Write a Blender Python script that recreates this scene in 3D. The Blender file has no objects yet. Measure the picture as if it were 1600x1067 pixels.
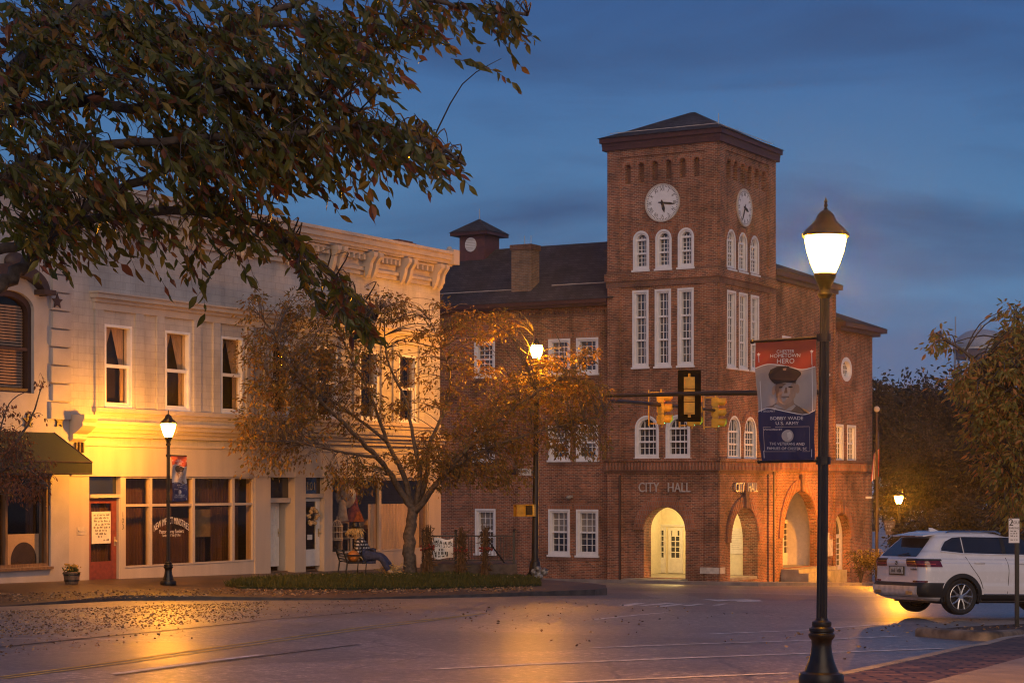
import bpy, bmesh, math, random
import numpy as np
from mathutils import Vector, Matrix
from mathutils.geometry import tessellate_polygon
random.seed(7); RNG = np.random.default_rng(7)
R = math.radians
SC = bpy.context.scene
COL = SC.collection
F = 3100.0; CX = 800.0; YH = 758.0; ZC = 1.82      # focal length and horizon in photo pixels, eye height

# ------------------------------------------------------------------ helpers
def pt(px, py, Y):
    return Vector(((px-CX)/F*Y, Y, ZC-(py-YH)/F*Y))

class MB:
    def __init__(s): s.v = []; s.f = []
    def add(s, vs, fs):
        b = len(s.v); s.v += [tuple(v) for v in vs]; s.f += [tuple(i+b for i in f) for f in fs]; return s
    def box(s, x0, x1, y0, y1, z0, z1, m=None):
        vs = [(x, y, z) for z in (z0, z1) for y in (y0, y1) for x in (x0, x1)]
        if m: vs = [m(*v) for v in vs]
        return s.add(vs, [(0,2,3,1),(4,5,7,6),(0,1,5,4),(2,6,7,3),(0,4,6,2),(1,3,7,5)])
    def wbox(s, m, u0, u1, z0, z1, w0, w1):
        vs = [m(u, z, w) for w in (w0, w1) for z in (z0, z1) for u in (u0, u1)]
        return s.add(vs, [(0,2,3,1),(4,5,7,6),(0,1,5,4),(2,6,7,3),(0,4,6,2),(1,3,7,5)])
    def plate(s, m, outer, holes, w0, w1):
        loops = [list(outer)] + [list(h) for h in holes]
        flat = [p for l in loops for p in l]
        tris = tessellate_polygon([[Vector((p[0], p[1], 0)) for p in l] for l in loops])
        n = len(flat)
        vs = [m(p[0], p[1], w1) for p in flat] + [m(p[0], p[1], w0) for p in flat]
        fs = [tuple(t) for t in tris] + [tuple(i+n for i in reversed(t)) for t in tris]
        b = 0
        for l in loops:
            k = len(l)
            for i in range(k):
                j = (i+1) % k
                fs.append((b+i, b+j, b+j+n, b+i+n))
            b += k
        return s.add(vs, fs)
    def prism(s, pts, axis_fn):      # extrude a closed profile: axis_fn(p, 0/1) -> 3d
        n = len(pts)
        vs = [axis_fn(p, 0) for p in pts] + [axis_fn(p, 1) for p in pts]
        fs = [(i, (i+1) % n, (i+1) % n + n, i+n) for i in range(n)]
        fs += [tuple(range(n-1, -1, -1)), tuple(range(n, 2*n))]
        return s.add(vs, fs)
    def tube(s, pts, rads, n=8, caps=True):
        pts = [Vector(p) for p in pts]
        if not hasattr(rads, '__len__'): rads = [rads]*len(pts)
        vs = []; fs = []
        t0 = (pts[1]-pts[0]).normalized()
        a = t0.orthogonal().normalized()
        for i, p in enumerate(pts):
            t = (pts[min(i+1, len(pts)-1)] - pts[max(i-1, 0)]).normalized()
            a = (a - t*a.dot(t)); a = a.normalized() if a.length > 1e-6 else t.orthogonal().normalized()
            b = t.cross(a)
            for k in range(n):
                q = 2*math.pi*k/n
                vs.append(p + (a*math.cos(q)+b*math.sin(q))*rads[i])
        for i in range(len(pts)-1):
            for k in range(n):
                fs.append((i*n+k, i*n+(k+1) % n, (i+1)*n+(k+1) % n, (i+1)*n+k))
        if caps:
            fs.append(tuple(range(n-1, -1, -1))); fs.append(tuple((len(pts)-1)*n+k for k in range(n)))
        return s.add(vs, fs)
    def lathe(s, prof, n=20, c=(0,0,0), flute=0):
        vs = []; fs = []
        for (r, z) in prof:
            for k in range(n):
                q = 2*math.pi*k/n
                vs.append((c[0]+r*math.cos(q), c[1]+r*math.sin(q), c[2]+z))
        m = len(prof)
        for i in range(m-1):
            for k in range(n):
                fs.append((i*n+k, i*n+(k+1) % n, (i+1)*n+(k+1) % n, (i+1)*n+k))
        fs.append(tuple(range(n-1, -1, -1))); fs.append(tuple((m-1)*n+k for k in range(n)))
        return s.add(vs, fs)
    def ball(s, c, rx, ry=None, rz=None, n=12, m=8, fn=None):
        ry = rx if ry is None else ry; rz = rx if rz is None else rz
        prof = [(math.sin(math.pi*i/m), -math.cos(math.pi*i/m)) for i in range(m+1)]
        vs = []; fs = []
        for (r, z) in prof:
            for k in range(n):
                q = 2*math.pi*k/n
                rr = fn(q, z) if fn else 1
                vs.append((c[0]+max(r,.001)*rr*math.cos(q)*rx, c[1]+max(r,.001)*rr*math.sin(q)*ry, c[2]+z*rz))
        for i in range(m):
            for k in range(n):
                fs.append((i*n+k, i*n+(k+1) % n, (i+1)*n+(k+1) % n, (i+1)*n+k))
        return s.add(vs, fs)
    def text(s, body, size, m, w=0.0, spacing=1.0, bend=0.0, sx=1.0, depth=0.0):
        for vs, fs in [text_geo(body, size, spacing, depth)]:
            out = []
            for (x, y, z) in vs:
                x *= sx
                if bend: y = y - bend*x*x
                out.append(m(x, y, w+z))
            s.add(out, fs)
        return s
    def build(s, name, mat, parent=None, smooth=False, fixn=True, loc=None):
        me = bpy.data.meshes.new(name)
        me.from_pydata(s.v, [], s.f)
        if fixn:
            bm = bmesh.new(); bm.from_mesh(me)
            bmesh.ops.recalc_face_normals(bm, faces=bm.faces); bm.to_mesh(me); bm.free()
        if smooth:
            for p in me.polygons: p.use_smooth = True
            if smooth != 'all':
                try: me.set_sharp_from_angle(angle=R(38))
                except Exception: pass
        me.materials.append(mat)
        o = bpy.data.objects.new(name, me); COL.objects.link(o)
        if parent: o.parent = parent
        if loc is not None: o.location = loc
        return o

_tc = {}
def text_geo(body, size, spacing=1.0, depth=0.0):
    k = (body, spacing, depth/size)
    if k not in _tc:
        cu = bpy.data.curves.new('t', 'FONT'); cu.body = body; cu.size = 1; cu.align_x = 'CENTER'; cu.align_y = 'CENTER'
        cu.space_character = spacing; cu.resolution_u = 3; cu.extrude = depth/size
        o = bpy.data.objects.new('t', cu); COL.objects.link(o)
        dg = bpy.context.evaluated_depsgraph_get()
        me = bpy.data.meshes.new_from_object(o.evaluated_get(dg))
        _tc[k] = ([tuple(v.co) for v in me.vertices], [tuple(p.vertices) for p in me.polygons])
        bpy.data.objects.remove(o); bpy.data.curves.remove(cu); bpy.data.meshes.remove(me)
    vs, fs = _tc[k]
    return [(x*size, y*size, z*size) for x, y, z in vs], fs

def tag(o, label=None, cat=None, group=None, kind=None):
    if label: o['label'] = label
    if cat: o['category'] = cat
    if group: o['group'] = group
    if kind: o['kind'] = kind
    return o
def thing(name, label, cat, loc=(0,0,0), rz=0.0, group=None):
    o = bpy.data.objects.new(name, None); COL.objects.link(o)
    o.location = loc; o.rotation_euler = (0, 0, rz); o.empty_display_size = .3
    return tag(o, label, cat, group)
def copy_tree(o, parent=None, only=None):
    c = o.copy(); COL.objects.link(c)
    if parent: c.parent = parent
    for ch in [x for x in bpy.data.objects if x.parent is o]: copy_tree(ch, c)
    return c

# ------------------------------------------------------------------ materials
def nodes(name):
    m = bpy.data.materials.new(name); m.use_nodes = True
    nt = m.node_tree; return m, nt, nt.nodes, nt.links, nt.nodes['Principled BSDF']
def N(nt, t, **kw):
    n = nt.nodes.new(t)
    for k, v in kw.items(): setattr(n, k, v)
    return n
def c4(c): return (c[0], c[1], c[2], 1)
def ramp(nt, stops):
    n = nt.nodes.new('ShaderNodeValToRGB'); e = n.color_ramp.elements
    while len(e) > 1: e.remove(e[-1])
    e[0].position = stops[0][0]; e[0].color = c4(stops[0][1])
    for p, c in stops[1:]:
        q = e.new(p); q.color = c4(c)
    return n
def P(name, col, rough=.6, metal=0., var=.18, scale=6., bump=0., bscale=60., spec=.5, coat=0., streak=False):
    m, nt, ns, L, b = nodes(name)
    tc = N(nt, 'ShaderNodeTexCoord'); no = N(nt, 'ShaderNodeTexNoise')
    no.inputs['Scale'].default_value = scale; no.inputs['Detail'].default_value = 6
    if streak:
        mp = N(nt, 'ShaderNodeMapping'); mp.inputs['Scale'].default_value = (1, 1, .12)
        L.new(tc.outputs['Object'], mp.inputs['Vector']); L.new(mp.outputs[0], no.inputs['Vector'])
    else: L.new(tc.outputs['Object'], no.inputs['Vector'])
    lo = [max(0, c*(1-var*1.6)) for c in col]; hi = [min(1, c*(1+var)) for c in col]
    rp = ramp(nt, [(.3, lo), (.7, hi)]); L.new(no.outputs[0], rp.inputs[0]); L.new(rp.outputs[0], b.inputs['Base Color'])
    mr = N(nt, 'ShaderNodeMapRange'); mr.inputs[3].default_value = max(.02, rough-.1); mr.inputs[4].default_value = min(1, rough+.1)
    L.new(no.outputs[0], mr.inputs[0]); L.new(mr.outputs[0], b.inputs['Roughness'])
    b.inputs['Metallic'].default_value = metal; b.inputs['Specular IOR Level'].default_value = spec
    b.inputs['Coat Weight'].default_value = coat
    if bump:
        n2 = N(nt, 'ShaderNodeTexNoise'); n2.inputs['Scale'].default_value = bscale; n2.inputs['Detail'].default_value = 5
        L.new(tc.outputs['Object'], n2.inputs['Vector'])
        bp = N(nt, 'ShaderNodeBump'); bp.inputs['Strength'].default_value = bump; bp.inputs['Distance'].default_value = .02
        L.new(n2.outputs[0], bp.inputs['Height']); L.new(bp.outputs[0], b.inputs['Normal'])
    return m
def brickmat(name, c1, c2, mortar, bw=.215, rh=.075, ms=.012, bump=.5, rough=.85, bias=0.0, stain=.45, lay=False):
    m, nt, ns, L, b = nodes(name)
    tc = N(nt, 'ShaderNodeTexCoord'); sp = N(nt, 'ShaderNodeSeparateXYZ'); L.new(tc.outputs['Object'], sp.inputs[0])
    ad = N(nt, 'ShaderNodeMath'); L.new(sp.outputs[0], ad.inputs[0]); L.new(sp.outputs[1], ad.inputs[1])
    cb = N(nt, 'ShaderNodeCombineXYZ')
    if lay: L.new(sp.outputs[0], cb.inputs[0]); L.new(sp.outputs[1], cb.inputs[1])
    else: L.new(ad.outputs[0], cb.inputs[0]); L.new(sp.outputs[2], cb.inputs[1])
    br = N(nt, 'ShaderNodeTexBrick'); L.new(cb.outputs[0], br.inputs['Vector'])
    for k, v in (('Scale', 1), ('Mortar Size', ms), ('Brick Width', bw), ('Row Height', rh), ('Bias', bias), ('Mortar Smooth', .2)):
        br.inputs[k].default_value = v
    br.inputs['Color1'].default_value = c4(c1); br.inputs['Color2'].default_value = c4(c2); br.inputs['Mortar'].default_value = c4(mortar)
    no = N(nt, 'ShaderNodeTexNoise'); no.inputs['Scale'].default_value = .55; no.inputs['Detail'].default_value = 8; no.inputs['Roughness'].default_value = .65
    L.new(tc.outputs['Object'], no.inputs['Vector'])
    rp = ramp(nt, [(.32, (1-stain,)*3), (.62, (1.12,)*3)]); L.new(no.outputs[0], rp.inputs[0])
    mx = N(nt, 'ShaderNodeMix', data_type='RGBA', blend_type='MULTIPLY'); mx.inputs[0].default_value = 1
    L.new(br.outputs[0], mx.inputs[6]); L.new(rp.outputs[0], mx.inputs[7])
    mp = N(nt, 'ShaderNodeMapping'); mp.inputs['Scale'].default_value = (1.6, 1.6, .16); L.new(tc.outputs['Object'], mp.inputs[0])
    n3 = N(nt, 'ShaderNodeTexNoise'); n3.inputs['Scale'].default_value = 1.5; n3.inputs['Detail'].default_value = 7; n3.inputs['Roughness'].default_value = .7; L.new(mp.outputs[0], n3.inputs[0])
    r3 = ramp(nt, [(.33, (1-stain*.9,)*3), (.52, (1,1,1))]); L.new(n3.outputs[0], r3.inputs[0])
    m3 = N(nt, 'ShaderNodeMix', data_type='RGBA', blend_type='MULTIPLY'); m3.inputs[0].default_value = .75
    L.new(mx.outputs[2], m3.inputs[6]); L.new(r3.outputs[0], m3.inputs[7]); L.new(m3.outputs[2], b.inputs['Base Color'])
    b.inputs['Roughness'].default_value = rough; b.inputs['Specular IOR Level'].default_value = .3
    bp = N(nt, 'ShaderNodeBump'); bp.inputs['Strength'].default_value = bump; bp.inputs['Distance'].default_value = .01; bp.invert = True
    L.new(br.outputs['Fac'], bp.inputs['Height']); L.new(bp.outputs[0], b.inputs['Normal'])
    return m
def emit(name, col, s):
    m, nt, ns, L, b = nodes(name)
    b.inputs['Base Color'].default_value = c4((.8,.8,.8)); b.inputs['Emission Color'].default_value = c4(col); b.inputs['Emission Strength'].default_value = s
    return m
def thin_glass(name, tint=(.75,.78,.8), ior=1.5):
    m, nt, ns, L, b = nodes(name)
    tr = N(nt, 'ShaderNodeBsdfTransparent'); tr.inputs[0].default_value = c4(tint)
    gl = N(nt, 'ShaderNodeBsdfGlossy'); gl.inputs['Roughness'].default_value = .03
    lw = N(nt, 'ShaderNodeLayerWeight'); lw.inputs[0].default_value = .5; pw = N(nt, 'ShaderNodeMath', operation='POWER'); L.new(lw.outputs['Facing'], pw.inputs[0]); pw.inputs[1].default_value = 3.5
    fr = N(nt, 'ShaderNodeMapRange'); fr.inputs[3].default_value = .015; fr.inputs[4].default_value = .25; L.new(pw.outputs[0], fr.inputs[0])
    mx = N(nt, 'ShaderNodeMixShader'); L.new(fr.outputs[0], mx.inputs[0]); L.new(tr.outputs[0], mx.inputs[1]); L.new(gl.outputs[0], mx.inputs[2])
    L.new(mx.outputs[0], ns['Material Output'].inputs[0]); return m
def leafmat(name, cols, rough=.45, trans=.35, spec=.5):
    m, nt, ns, L, b = nodes(name)
    g = N(nt, 'ShaderNodeNewGeometry')
    rp = ramp(nt, [(i/(len(cols)-1)*.98, c) for i, c in enumerate(cols)]); rp.color_ramp.interpolation = 'CONSTANT' if len(cols) > 3 else 'LINEAR'
    L.new(g.outputs['Random Per Island'], rp.inputs[0]); L.new(rp.outputs[0], b.inputs['Base Color'])
    b.inputs['Roughness'].default_value = rough; b.inputs['Specular IOR Level'].default_value = spec
    t = N(nt, 'ShaderNodeBsdfTranslucent'); L.new(rp.outputs[0], t.inputs[0])
    mx = N(nt, 'ShaderNodeMixShader'); mx.inputs[0].default_value = trans
    L.new(b.outputs[0], mx.inputs[1]); L.new(t.outputs[0], mx.inputs[2]); L.new(mx.outputs[0], ns['Material Output'].inputs[0])
    return m

M = {}
M['brick'] = brickmat('city_brick', (.40,.132,.064), (.115,.052,.04), (.45,.32,.23), bias=-.12, ms=.0105, stain=.6)
M['brick_dark'] = brickmat('corbel_brick', (.30,.10,.06), (.15,.065,.045), (.22,.16,.13), bw=.075, rh=.075)
M['brick_vous'] = brickmat('arch_brick', (.5,.18,.09), (.34,.125,.07), (.33,.26,.21), bw=.09, rh=.2)
M['brick_chim'] = brickmat('chimney_brick', (.36,.2,.11), (.2,.12,.08), (.3,.25,.2))
M['paint_wall'] = brickmat('painted_block', (.50,.47,.44), (.465,.435,.41), (.41,.38,.36), bw=.41, rh=.2, ms=.010, bump=.35, stain=.26, rough=.7)
M['paint'] = P('cream_paint', (.52,.44,.36), .5, var=.07, scale=3, bump=.08, streak=True)
M['plaster'] = P('grey_plaster', (.42,.39,.38), .75, var=.1, scale=1.5, bump=.15, bscale=30)
M['white'] = P('white_paint', (.8,.79,.78), .45, var=.05, scale=4)
M['door_white'] = P('white_door_paint', (.74,.71,.66), .4, var=.06)
M['red_door'] = P('rust_red_door', (.22,.05,.028), .5, var=.2, scale=9)
M['shingle'] = brickmat('roof_shingles', (.07,.068,.078), (.042,.042,.05), (.02,.02,.024), bw=.3, rh=.14, bump=.6, stain=.5)
M['fascia'] = P('maroon_fascia', (.075,.026,.02), .5, var=.2)
M['hood_brown'] = P('hood_brown', (.06,.035,.028), .6)
M['cupola'] = P('maroon_siding', (.12,.045,.045), .6, var=.15)
M['blindglass'] = P('window_with_blind', (.22,.2,.18), .12, var=.2, scale=3, spec=.8)
M['darkglass'] = P('dark_window_glass', (.02,.024,.034), .06, var=.3, scale=.8, spec=.9)
M['blueglass'] = P('sky_lit_window_glass', (.05,.06,.085), .08, var=.5, scale=1.2, spec=1.0)
M['shopglass'] = thin_glass('shop_glass', (.9,.84,.76))
M['curtain'] = P('brown_curtain', (.095,.055,.037), .9, var=.25, scale=5, streak=True)
M['pale_curtain'] = P('pale_curtain', (.5,.42,.36), .9, var=.15, scale=8, streak=True)
M['sheer'] = P('sheer_curtain', (.8,.76,.74), .9, var=.1, scale=10, streak=True)
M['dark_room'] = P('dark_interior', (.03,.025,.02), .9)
M['black_iron'] = P('black_enamel', (.010,.009,.009), .36, var=.3, scale=12, bump=.05, spec=.45)
M['concrete'] = P('concrete', (.3,.27,.23), .75, var=.2, scale=2.2, bump=.25, bscale=45)
M['stone'] = P('pale_stone', (.55,.5,.44), .7, var=.15, scale=5, bump=.15)
M['metal_letter'] = P('grey_letters', (.5,.44,.4), .4, var=.1)
M['gutter'] = P('brown_downspout', (.05,.025,.02), .5)
M['awning'] = P('green_canvas', (.02,.03,.015), .85, var=.2, scale=10, bump=.1)
M['cream_wall'] = P('porch_plaster', (.78,.7,.5), .7, var=.05)
M['porch_pink'] = P('porch_render', (.62,.54,.5), .7, var=.06)
M['paper'] = P('paper', (.75,.7,.62), .9, var=.06)
M['ink'] = P('dark_ink', (.04,.035,.03), .7)
M['lettering'] = P('white_lettering', (.8,.79,.77), .6, var=.03)
M['gold'] = P('gold_number', (.5,.4,.22), .4, metal=.2)
M['wood'] = P('brown_wood', (.2,.12,.07), .7, var=.3, scale=14, streak=True)
SOD = (1.0, .345, .012)
M['globe'] = emit('lit_lamp_globe', SOD, 800)
M['globe_near'] = emit('lit_near_lamp_globe', SOD, 900)
M['globe_far'] = emit('lit_far_lamp_globe', SOD, 3200)
M['globe_pole'] = emit('lit_pole_lamp_globe', SOD, 1050)

def curtain(mb, m, u0, u1, z0, z1, w, amp=.03, folds=8, top=None, n=6):
    k = folds*n; vs = []; fs = []
    for i in range(k+1):
        t = i/k; u = u0+(u1-u0)*t; ww = w+amp*math.sin(t*folds*2*math.pi)*(1+.4*math.sin(t*17))
        for z in (z0, (z0+z1)/2, z1): vs.append(m(u, z, ww))
    for i in range(k):
        for j in range(2): fs.append((i*3+j, i*3+3+j, i*3+4+j, i*3+1+j))
    mb.add(vs, fs); return mb

class Frame:
    def __init__(s, X, Y, ang, z0=0.0): s.o = (X, Y); s.a = ang; s.z0 = z0; s.c = math.cos(ang); s.s = math.sin(ang)
    def ty(s, px, yo=0.0):
        d = (px-CX)/F
        return (yo + (-s.s*s.o[0]+s.c*s.o[1]))/(-s.s*d+s.c)
    def tx(s, px, xo=0.0):
        d = (px-CX)/F
        return (xo + (s.c*s.o[0]+s.s*s.o[1]))/(s.c*d+s.s)
    def ux(s, px, yo=0.0):
        t = s.ty(px, yo); X = (px-CX)/F*t; return s.c*(X-s.o[0])+s.s*(t-s.o[1])
    def uy(s, px, xo=0.0):
        t = s.tx(px, xo); X = (px-CX)/F*t; return -s.s*(X-s.o[0])+s.c*(t-s.o[1])
    def zy(s, px, py, yo=0.0): return ZC-(py-YH)/F*s.ty(px, yo)-s.z0
    def zx(s, px, py, xo=0.0): return ZC-(py-YH)/F*s.tx(px, xo)-s.z0
    def world(s, x, y, z): return Vector((s.o[0]+s.c*x-s.s*y, s.o[1]+s.s*x+s.c*y, s.z0+z))

def scrawl(mb, f, u0, u1, z, h, w, lo=.05, hi=.14):
    """a line of writing too small to read: short uneven strokes"""
    x = u0
    while x < u1-lo*.5:
        l = random.uniform(lo, hi); b = min(x+l, u1); d = random.uniform(-.12, .12)*h
        q = x
        while q < b-h*.15:
            e = min(q+h*random.uniform(.35, .6), b); t_ = random.uniform(.5, 1)
            mb.add([f(q, z-h*.5+d, w), f(e-h*.14, z-h*.5+d, w), f(e-h*.14, z-h*.5+h*t_+d, w), f(q, z-h*.5+h*t_+d, w)], [(0,1,2,3)]); q = e
        x = b+lo*.6
    return mb
def rect(u0, u1, z0, z1): return [(u0,z0),(u1,z0),(u1,z1),(u0,z1)]
def arch(u0, u1, z0, zt, n=14, rise=None):
    r = (u1-u0)/2; c = (u0+u1)/2; rise = r if rise is None else rise; zs = zt-rise
    return [(u0,z0),(u1,z0)] + [(c+r*math.cos(math.pi*i/n), zs+rise*math.sin(math.pi*i/n)) for i in range(n+1)]
def ell(c, z, ru, rz, n=40): return [(c+ru*math.cos(2*math.pi*i/n), z+rz*math.sin(2*math.pi*i/n)) for i in range(n)]

# ------------------------------------------------------------------ terrain
_by = [0, 8, 15, 18.3, 30, 41, 43, 47.5, 52, 56, 60, 75, 88, 110, 160, 300, 2500]
_bh = [1.62, 1.74, 1.87, 1.93, 2.26, 2.62, 2.70, 2.83, 2.98, 3.11, 3.26, 3.80, 4.25, 5.2, 6.6, 8.0, 12.0]
def h_road(X, Y):
    return float(np.interp(Y, _by, _bh)) + (.015*min(30, X) if X > 0 else .008*max(-30, X))
def h_walk(X, Y): return 3.40+.045*X-.0075*Y       # raised pavement in front of the shops
def hit(px, py, hf):
    d = (px-CX)/F; k = (py-YH)/F; lo, hi = 4.0, 4000.0
    Y = lo
    while Y < 3000:
        if k*Y >= hf(d*Y, Y): break
        Y *= 1.004
    return Vector((d*Y, Y, ZC-hf(d*Y, Y)))
def on_walk(px, py): return hit(px, py, h_walk)
def on_road(px, py): return hit(px, py, h_road)

def catmull_(pts, k=5):
    out = []
    for i in range(len(pts)-1):
        p0, p1, p2, p3 = pts[max(i-1,0)], pts[i], pts[i+1], pts[min(i+2,len(pts)-1)]
        for j in range(k):
            t = j/k; out.append(.5*((2*p1)+(p2-p0)*t+(2*p0-5*p1+4*p2-p3)*t*t+(3*p1-p0-3*p2+p3)*t**3))
    out.append(pts[-1]); return out
# ------------------------------------------------------------------ camera, render settings, sky
cam = bpy.data.cameras.new('camera'); co = bpy.data.objects.new('camera', cam); COL.objects.link(co)
co.location = (0, 0, ZC); co.rotation_euler = (R(90), 0, 0)
cam.sensor_width = 36; cam.lens = F*36/1600; cam.shift_y = (YH-533.5)/1600; cam.clip_end = 6000; cam.clip_start = .2
SC.camera = co
SC.view_settings.view_transform = 'Standard'; SC.view_settings.look = 'None'; SC.view_settings.exposure = .15; SC.view_settings.gamma = 1
SC.cycles.use_denoising = True; SC.cycles.denoising_prefilter = 'ACCURATE'; SC.cycles.filter_width = 1.15; SC.cycles.sample_clamp_indirect = 6; SC.cycles.max_bounces = 8; SC.cycles.transparent_max_bounces = 16
SC.cycles.use_light_tree = True
w = bpy.data.worlds.new('World'); SC.world = w; w.use_nodes = True
nt = w.node_tree; L = nt.links; bg = nt.nodes['Background']
sky = N(nt, 'ShaderNodeTexSky', sky_type='NISHITA'); sky.sun_disc = False
sky.sun_elevation = R(-3.2); sky.sun_rotation = R(200); sky.air_density = 1.2; sky.dust_density = 1.0; sky.ozone_density = 3.0
tc = N(nt, 'ShaderNodeTexCoord'); sp = N(nt, 'ShaderNodeSeparateXYZ'); L.new(tc.outputs['Generated'], sp.inputs[0])
mr = N(nt, 'ShaderNodeMapRange'); mr.inputs[1].default_value = -.05; mr.inputs[2].default_value = .40; L.new(sp.outputs[2], mr.inputs[0])
# dusk cloud deck: streaky noise stretched along the horizon
mp = N(nt, 'ShaderNodeMapping'); mp.inputs['Scale'].default_value = (2.2, 2.2, 11); mp.inputs['Location'].default_value = (.35, .2, .1); mp.inputs['Rotation'].default_value = (0, R(6), 0)
L.new(tc.outputs['Generated'], mp.inputs[0])
no = N(nt, 'ShaderNodeTexNoise'); no.inputs['Scale'].default_value = 1.55; no.inputs['Detail'].default_value = 7; no.inputs['Roughness'].default_value = .52; no.inputs['Distortion'].default_value = .5
L.new(mp.outputs[0], no.inputs[0])
cl = ramp(nt, [(.40, (0,0,0)), (.60, (1,1,1))]); L.new(no.outputs[0], cl.inputs[0])
clear = ramp(nt, [(0, (.22,.33,.49)), (.24, (.18,.30,.48)), (.38, (.125,.27,.46)), (.64, (.062,.16,.38)), (.95, (.05,.125,.30))]); L.new(mr.outputs[0], clear.inputs[0])
cloud = ramp(nt, [(0, (.15,.20,.34)), (.26, (.16,.215,.36)), (.40, (.065,.12,.245)), (.7, (.05,.105,.24)), (1, (.05,.10,.22))]); L.new(mr.outputs[0], cloud.inputs[0])
mx = N(nt, 'ShaderNodeMix', data_type='RGBA'); L.new(cl.outputs[0], mx.inputs[0]); L.new(clear.outputs[0], mx.inputs[6]); L.new(cloud.outputs[0], mx.inputs[7])
sc_ = N(nt, 'ShaderNodeMix', data_type='RGBA', blend_type='MULTIPLY'); sc_.inputs[0].default_value = 1; L.new(mx.outputs[2], sc_.inputs[6]); sc_.inputs[7].default_value = (6.4, 7.2, 7.9, 1)
ad = N(nt, 'ShaderNodeMix', data_type='RGBA', blend_type='ADD'); ad.inputs[0].default_value = 1; L.new(sc_.outputs[2], ad.inputs[6]); L.new(sky.outputs[0], ad.inputs[7])
L.new(ad.outputs[2], bg.inputs[0]); bg.inputs[1].default_value = .1
sl = bpy.data.lights.new('dusk_glow', 'SUN'); so = bpy.data.objects.new('dusk_glow', sl); COL.objects.link(so)  # warm fill added for the glow behind the camera; the sun has set
sl.energy = 1.0; sl.angle = R(50); sl.color = (1, .69, .44); so.rotation_euler = (R(66), 0, R(10))

# ------------------------------------------------------------------ asphalt and pavements
def asphalt():
    m, nt, ns, L, b = nodes('wet_asphalt')
    tc = N(nt, 'ShaderNodeTexCoord')
    def noise(s, d=4, r=.5, v=None):
        n = N(nt, 'ShaderNodeTexNoise'); n.inputs['Scale'].default_value = s; n.inputs['Detail'].default_value = d; n.inputs['Roughness'].default_value = r
        L.new(v or tc.outputs['Object'], n.inputs[0]); return n
    fine = noise(10, 6, .85); mid = noise(.55, 5); big = noise(.13, 3)
    cr = ramp(nt, [(.34, (.036,.029,.026)), (.47, (.125,.10,.09)), (.56, (.27,.22,.195)), (.66, (.8,.68,.58))]); L.new(fine.outputs[0], cr.inputs[0])
    st = ramp(nt, [(.36, (.62,)*3), (.6, (1.15,)*3)]); L.new(mid.outputs[0], st.inputs[0])
    mx = N(nt, 'ShaderNodeMix', data_type='RGBA', blend_type='MULTIPLY'); mx.inputs[0].default_value = 1
    L.new(cr.outputs[0], mx.inputs[6]); L.new(st.outputs[0], mx.inputs[7])
    # meandering cracks and a few darker repair patches
    wob = noise(1.1, 3); wm = N(nt, 'ShaderNodeMix', data_type='VECTOR'); wm.inputs[0].default_value = .22; L.new(tc.outputs['Object'], wm.inputs[4]); L.new(wob.outputs[1], wm.inputs[5])
    vo = N(nt, 'ShaderNodeTexVoronoi', feature='DISTANCE_TO_EDGE'); vo.inputs['Scale'].default_value = .42; L.new(wm.outputs[1], vo.inputs['Vector'])
    ck = ramp(nt, [(.0, (.25,)*3), (.012, (1,)*3)]); L.new(vo.outputs['Distance'], ck.inputs[0])
    v2 = N(nt, 'ShaderNodeTexVoronoi'); v2.inputs['Scale'].default_value = .16; L.new(wm.outputs[1], v2.inputs['Vector'])
    s2 = N(nt, 'ShaderNodeSeparateColor'); L.new(v2.outputs['Color'], s2.inputs[0]); pt_ = ramp(nt, [(.0, (.55,)*3), (.22, (.62,)*3), (.26, (1,)*3), (.9, (1.12,)*3)]); L.new(s2.outputs[0], pt_.inputs[0])
    m4 = N(nt, 'ShaderNodeMix', data_type='RGBA', blend_type='MULTIPLY'); m4.inputs[0].default_value = 1; L.new(ck.outputs[0], m4.inputs[6]); L.new(pt_.outputs[0], m4.inputs[7])
    m5 = N(nt, 'ShaderNodeMix', data_type='RGBA', blend_type='MULTIPLY'); m5.inputs[0].default_value = 1; L.new(mx.outputs[2], m5.inputs[6]); L.new(m4.outputs[2], m5.inputs[7]); L.new(m5.outputs[2], b.inputs['Base Color'])
    a = N(nt, 'ShaderNodeMath', operation='ADD'); L.new(mid.outputs[0], a.inputs[0]); L.new(big.outputs[0], a.inputs[1])
    rr = N(nt, 'ShaderNodeMapRange'); rr.inputs[1].default_value = .75; rr.inputs[2].default_value = 1.25; rr.inputs[3].default_value = .34; rr.inputs[4].default_value = .60
    L.new(a.outputs[0], rr.inputs[0]); L.new(rr.outputs[0], b.inputs['Roughness'])
    b.inputs['Specular IOR Level'].default_value = .9; b.inputs['Coat Weight'].default_value = .6; b.inputs['Coat Roughness'].default_value = .4; b.inputs['Coat IOR'].default_value = 1.6
    bp = N(nt, 'ShaderNodeBump'); bp.inputs['Strength'].default_value = 1; bp.inputs['Distance'].default_value = .02
    L.new(fine.outputs[0], bp.inputs['Height']); L.new(bp.outputs[0], b.inputs['Normal'])
    return m
M['asphalt'] = asphalt()
M['walk'] = P('wet_pavement', (.075,.052,.042), .5, var=.35, scale=1.3, bump=.3, bscale=25)
M['kerb'] = P('dark_kerb', (.07,.06,.055), .6, var=.35, scale=3, bump=.3, bscale=20)
M['near_walk'] = P('near_concrete', (.24,.21,.2), .6, var=.2, scale=2, bump=.25, bscale=50)
M['paver'] = brickmat('brick_paver', (.20,.115,.08), (.075,.045,.035), (.015,.012,.01), bw=.42, rh=.2, ms=.025, lay=True, rough=.5, stain=.4)
M['line'] = P('white_road_paint', (.75,.7,.67), .5, var=.3, scale=7)
M['yline'] = P('yellow_road_paint', (.62,.42,.08), .5, var=.35, scale=7)
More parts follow.
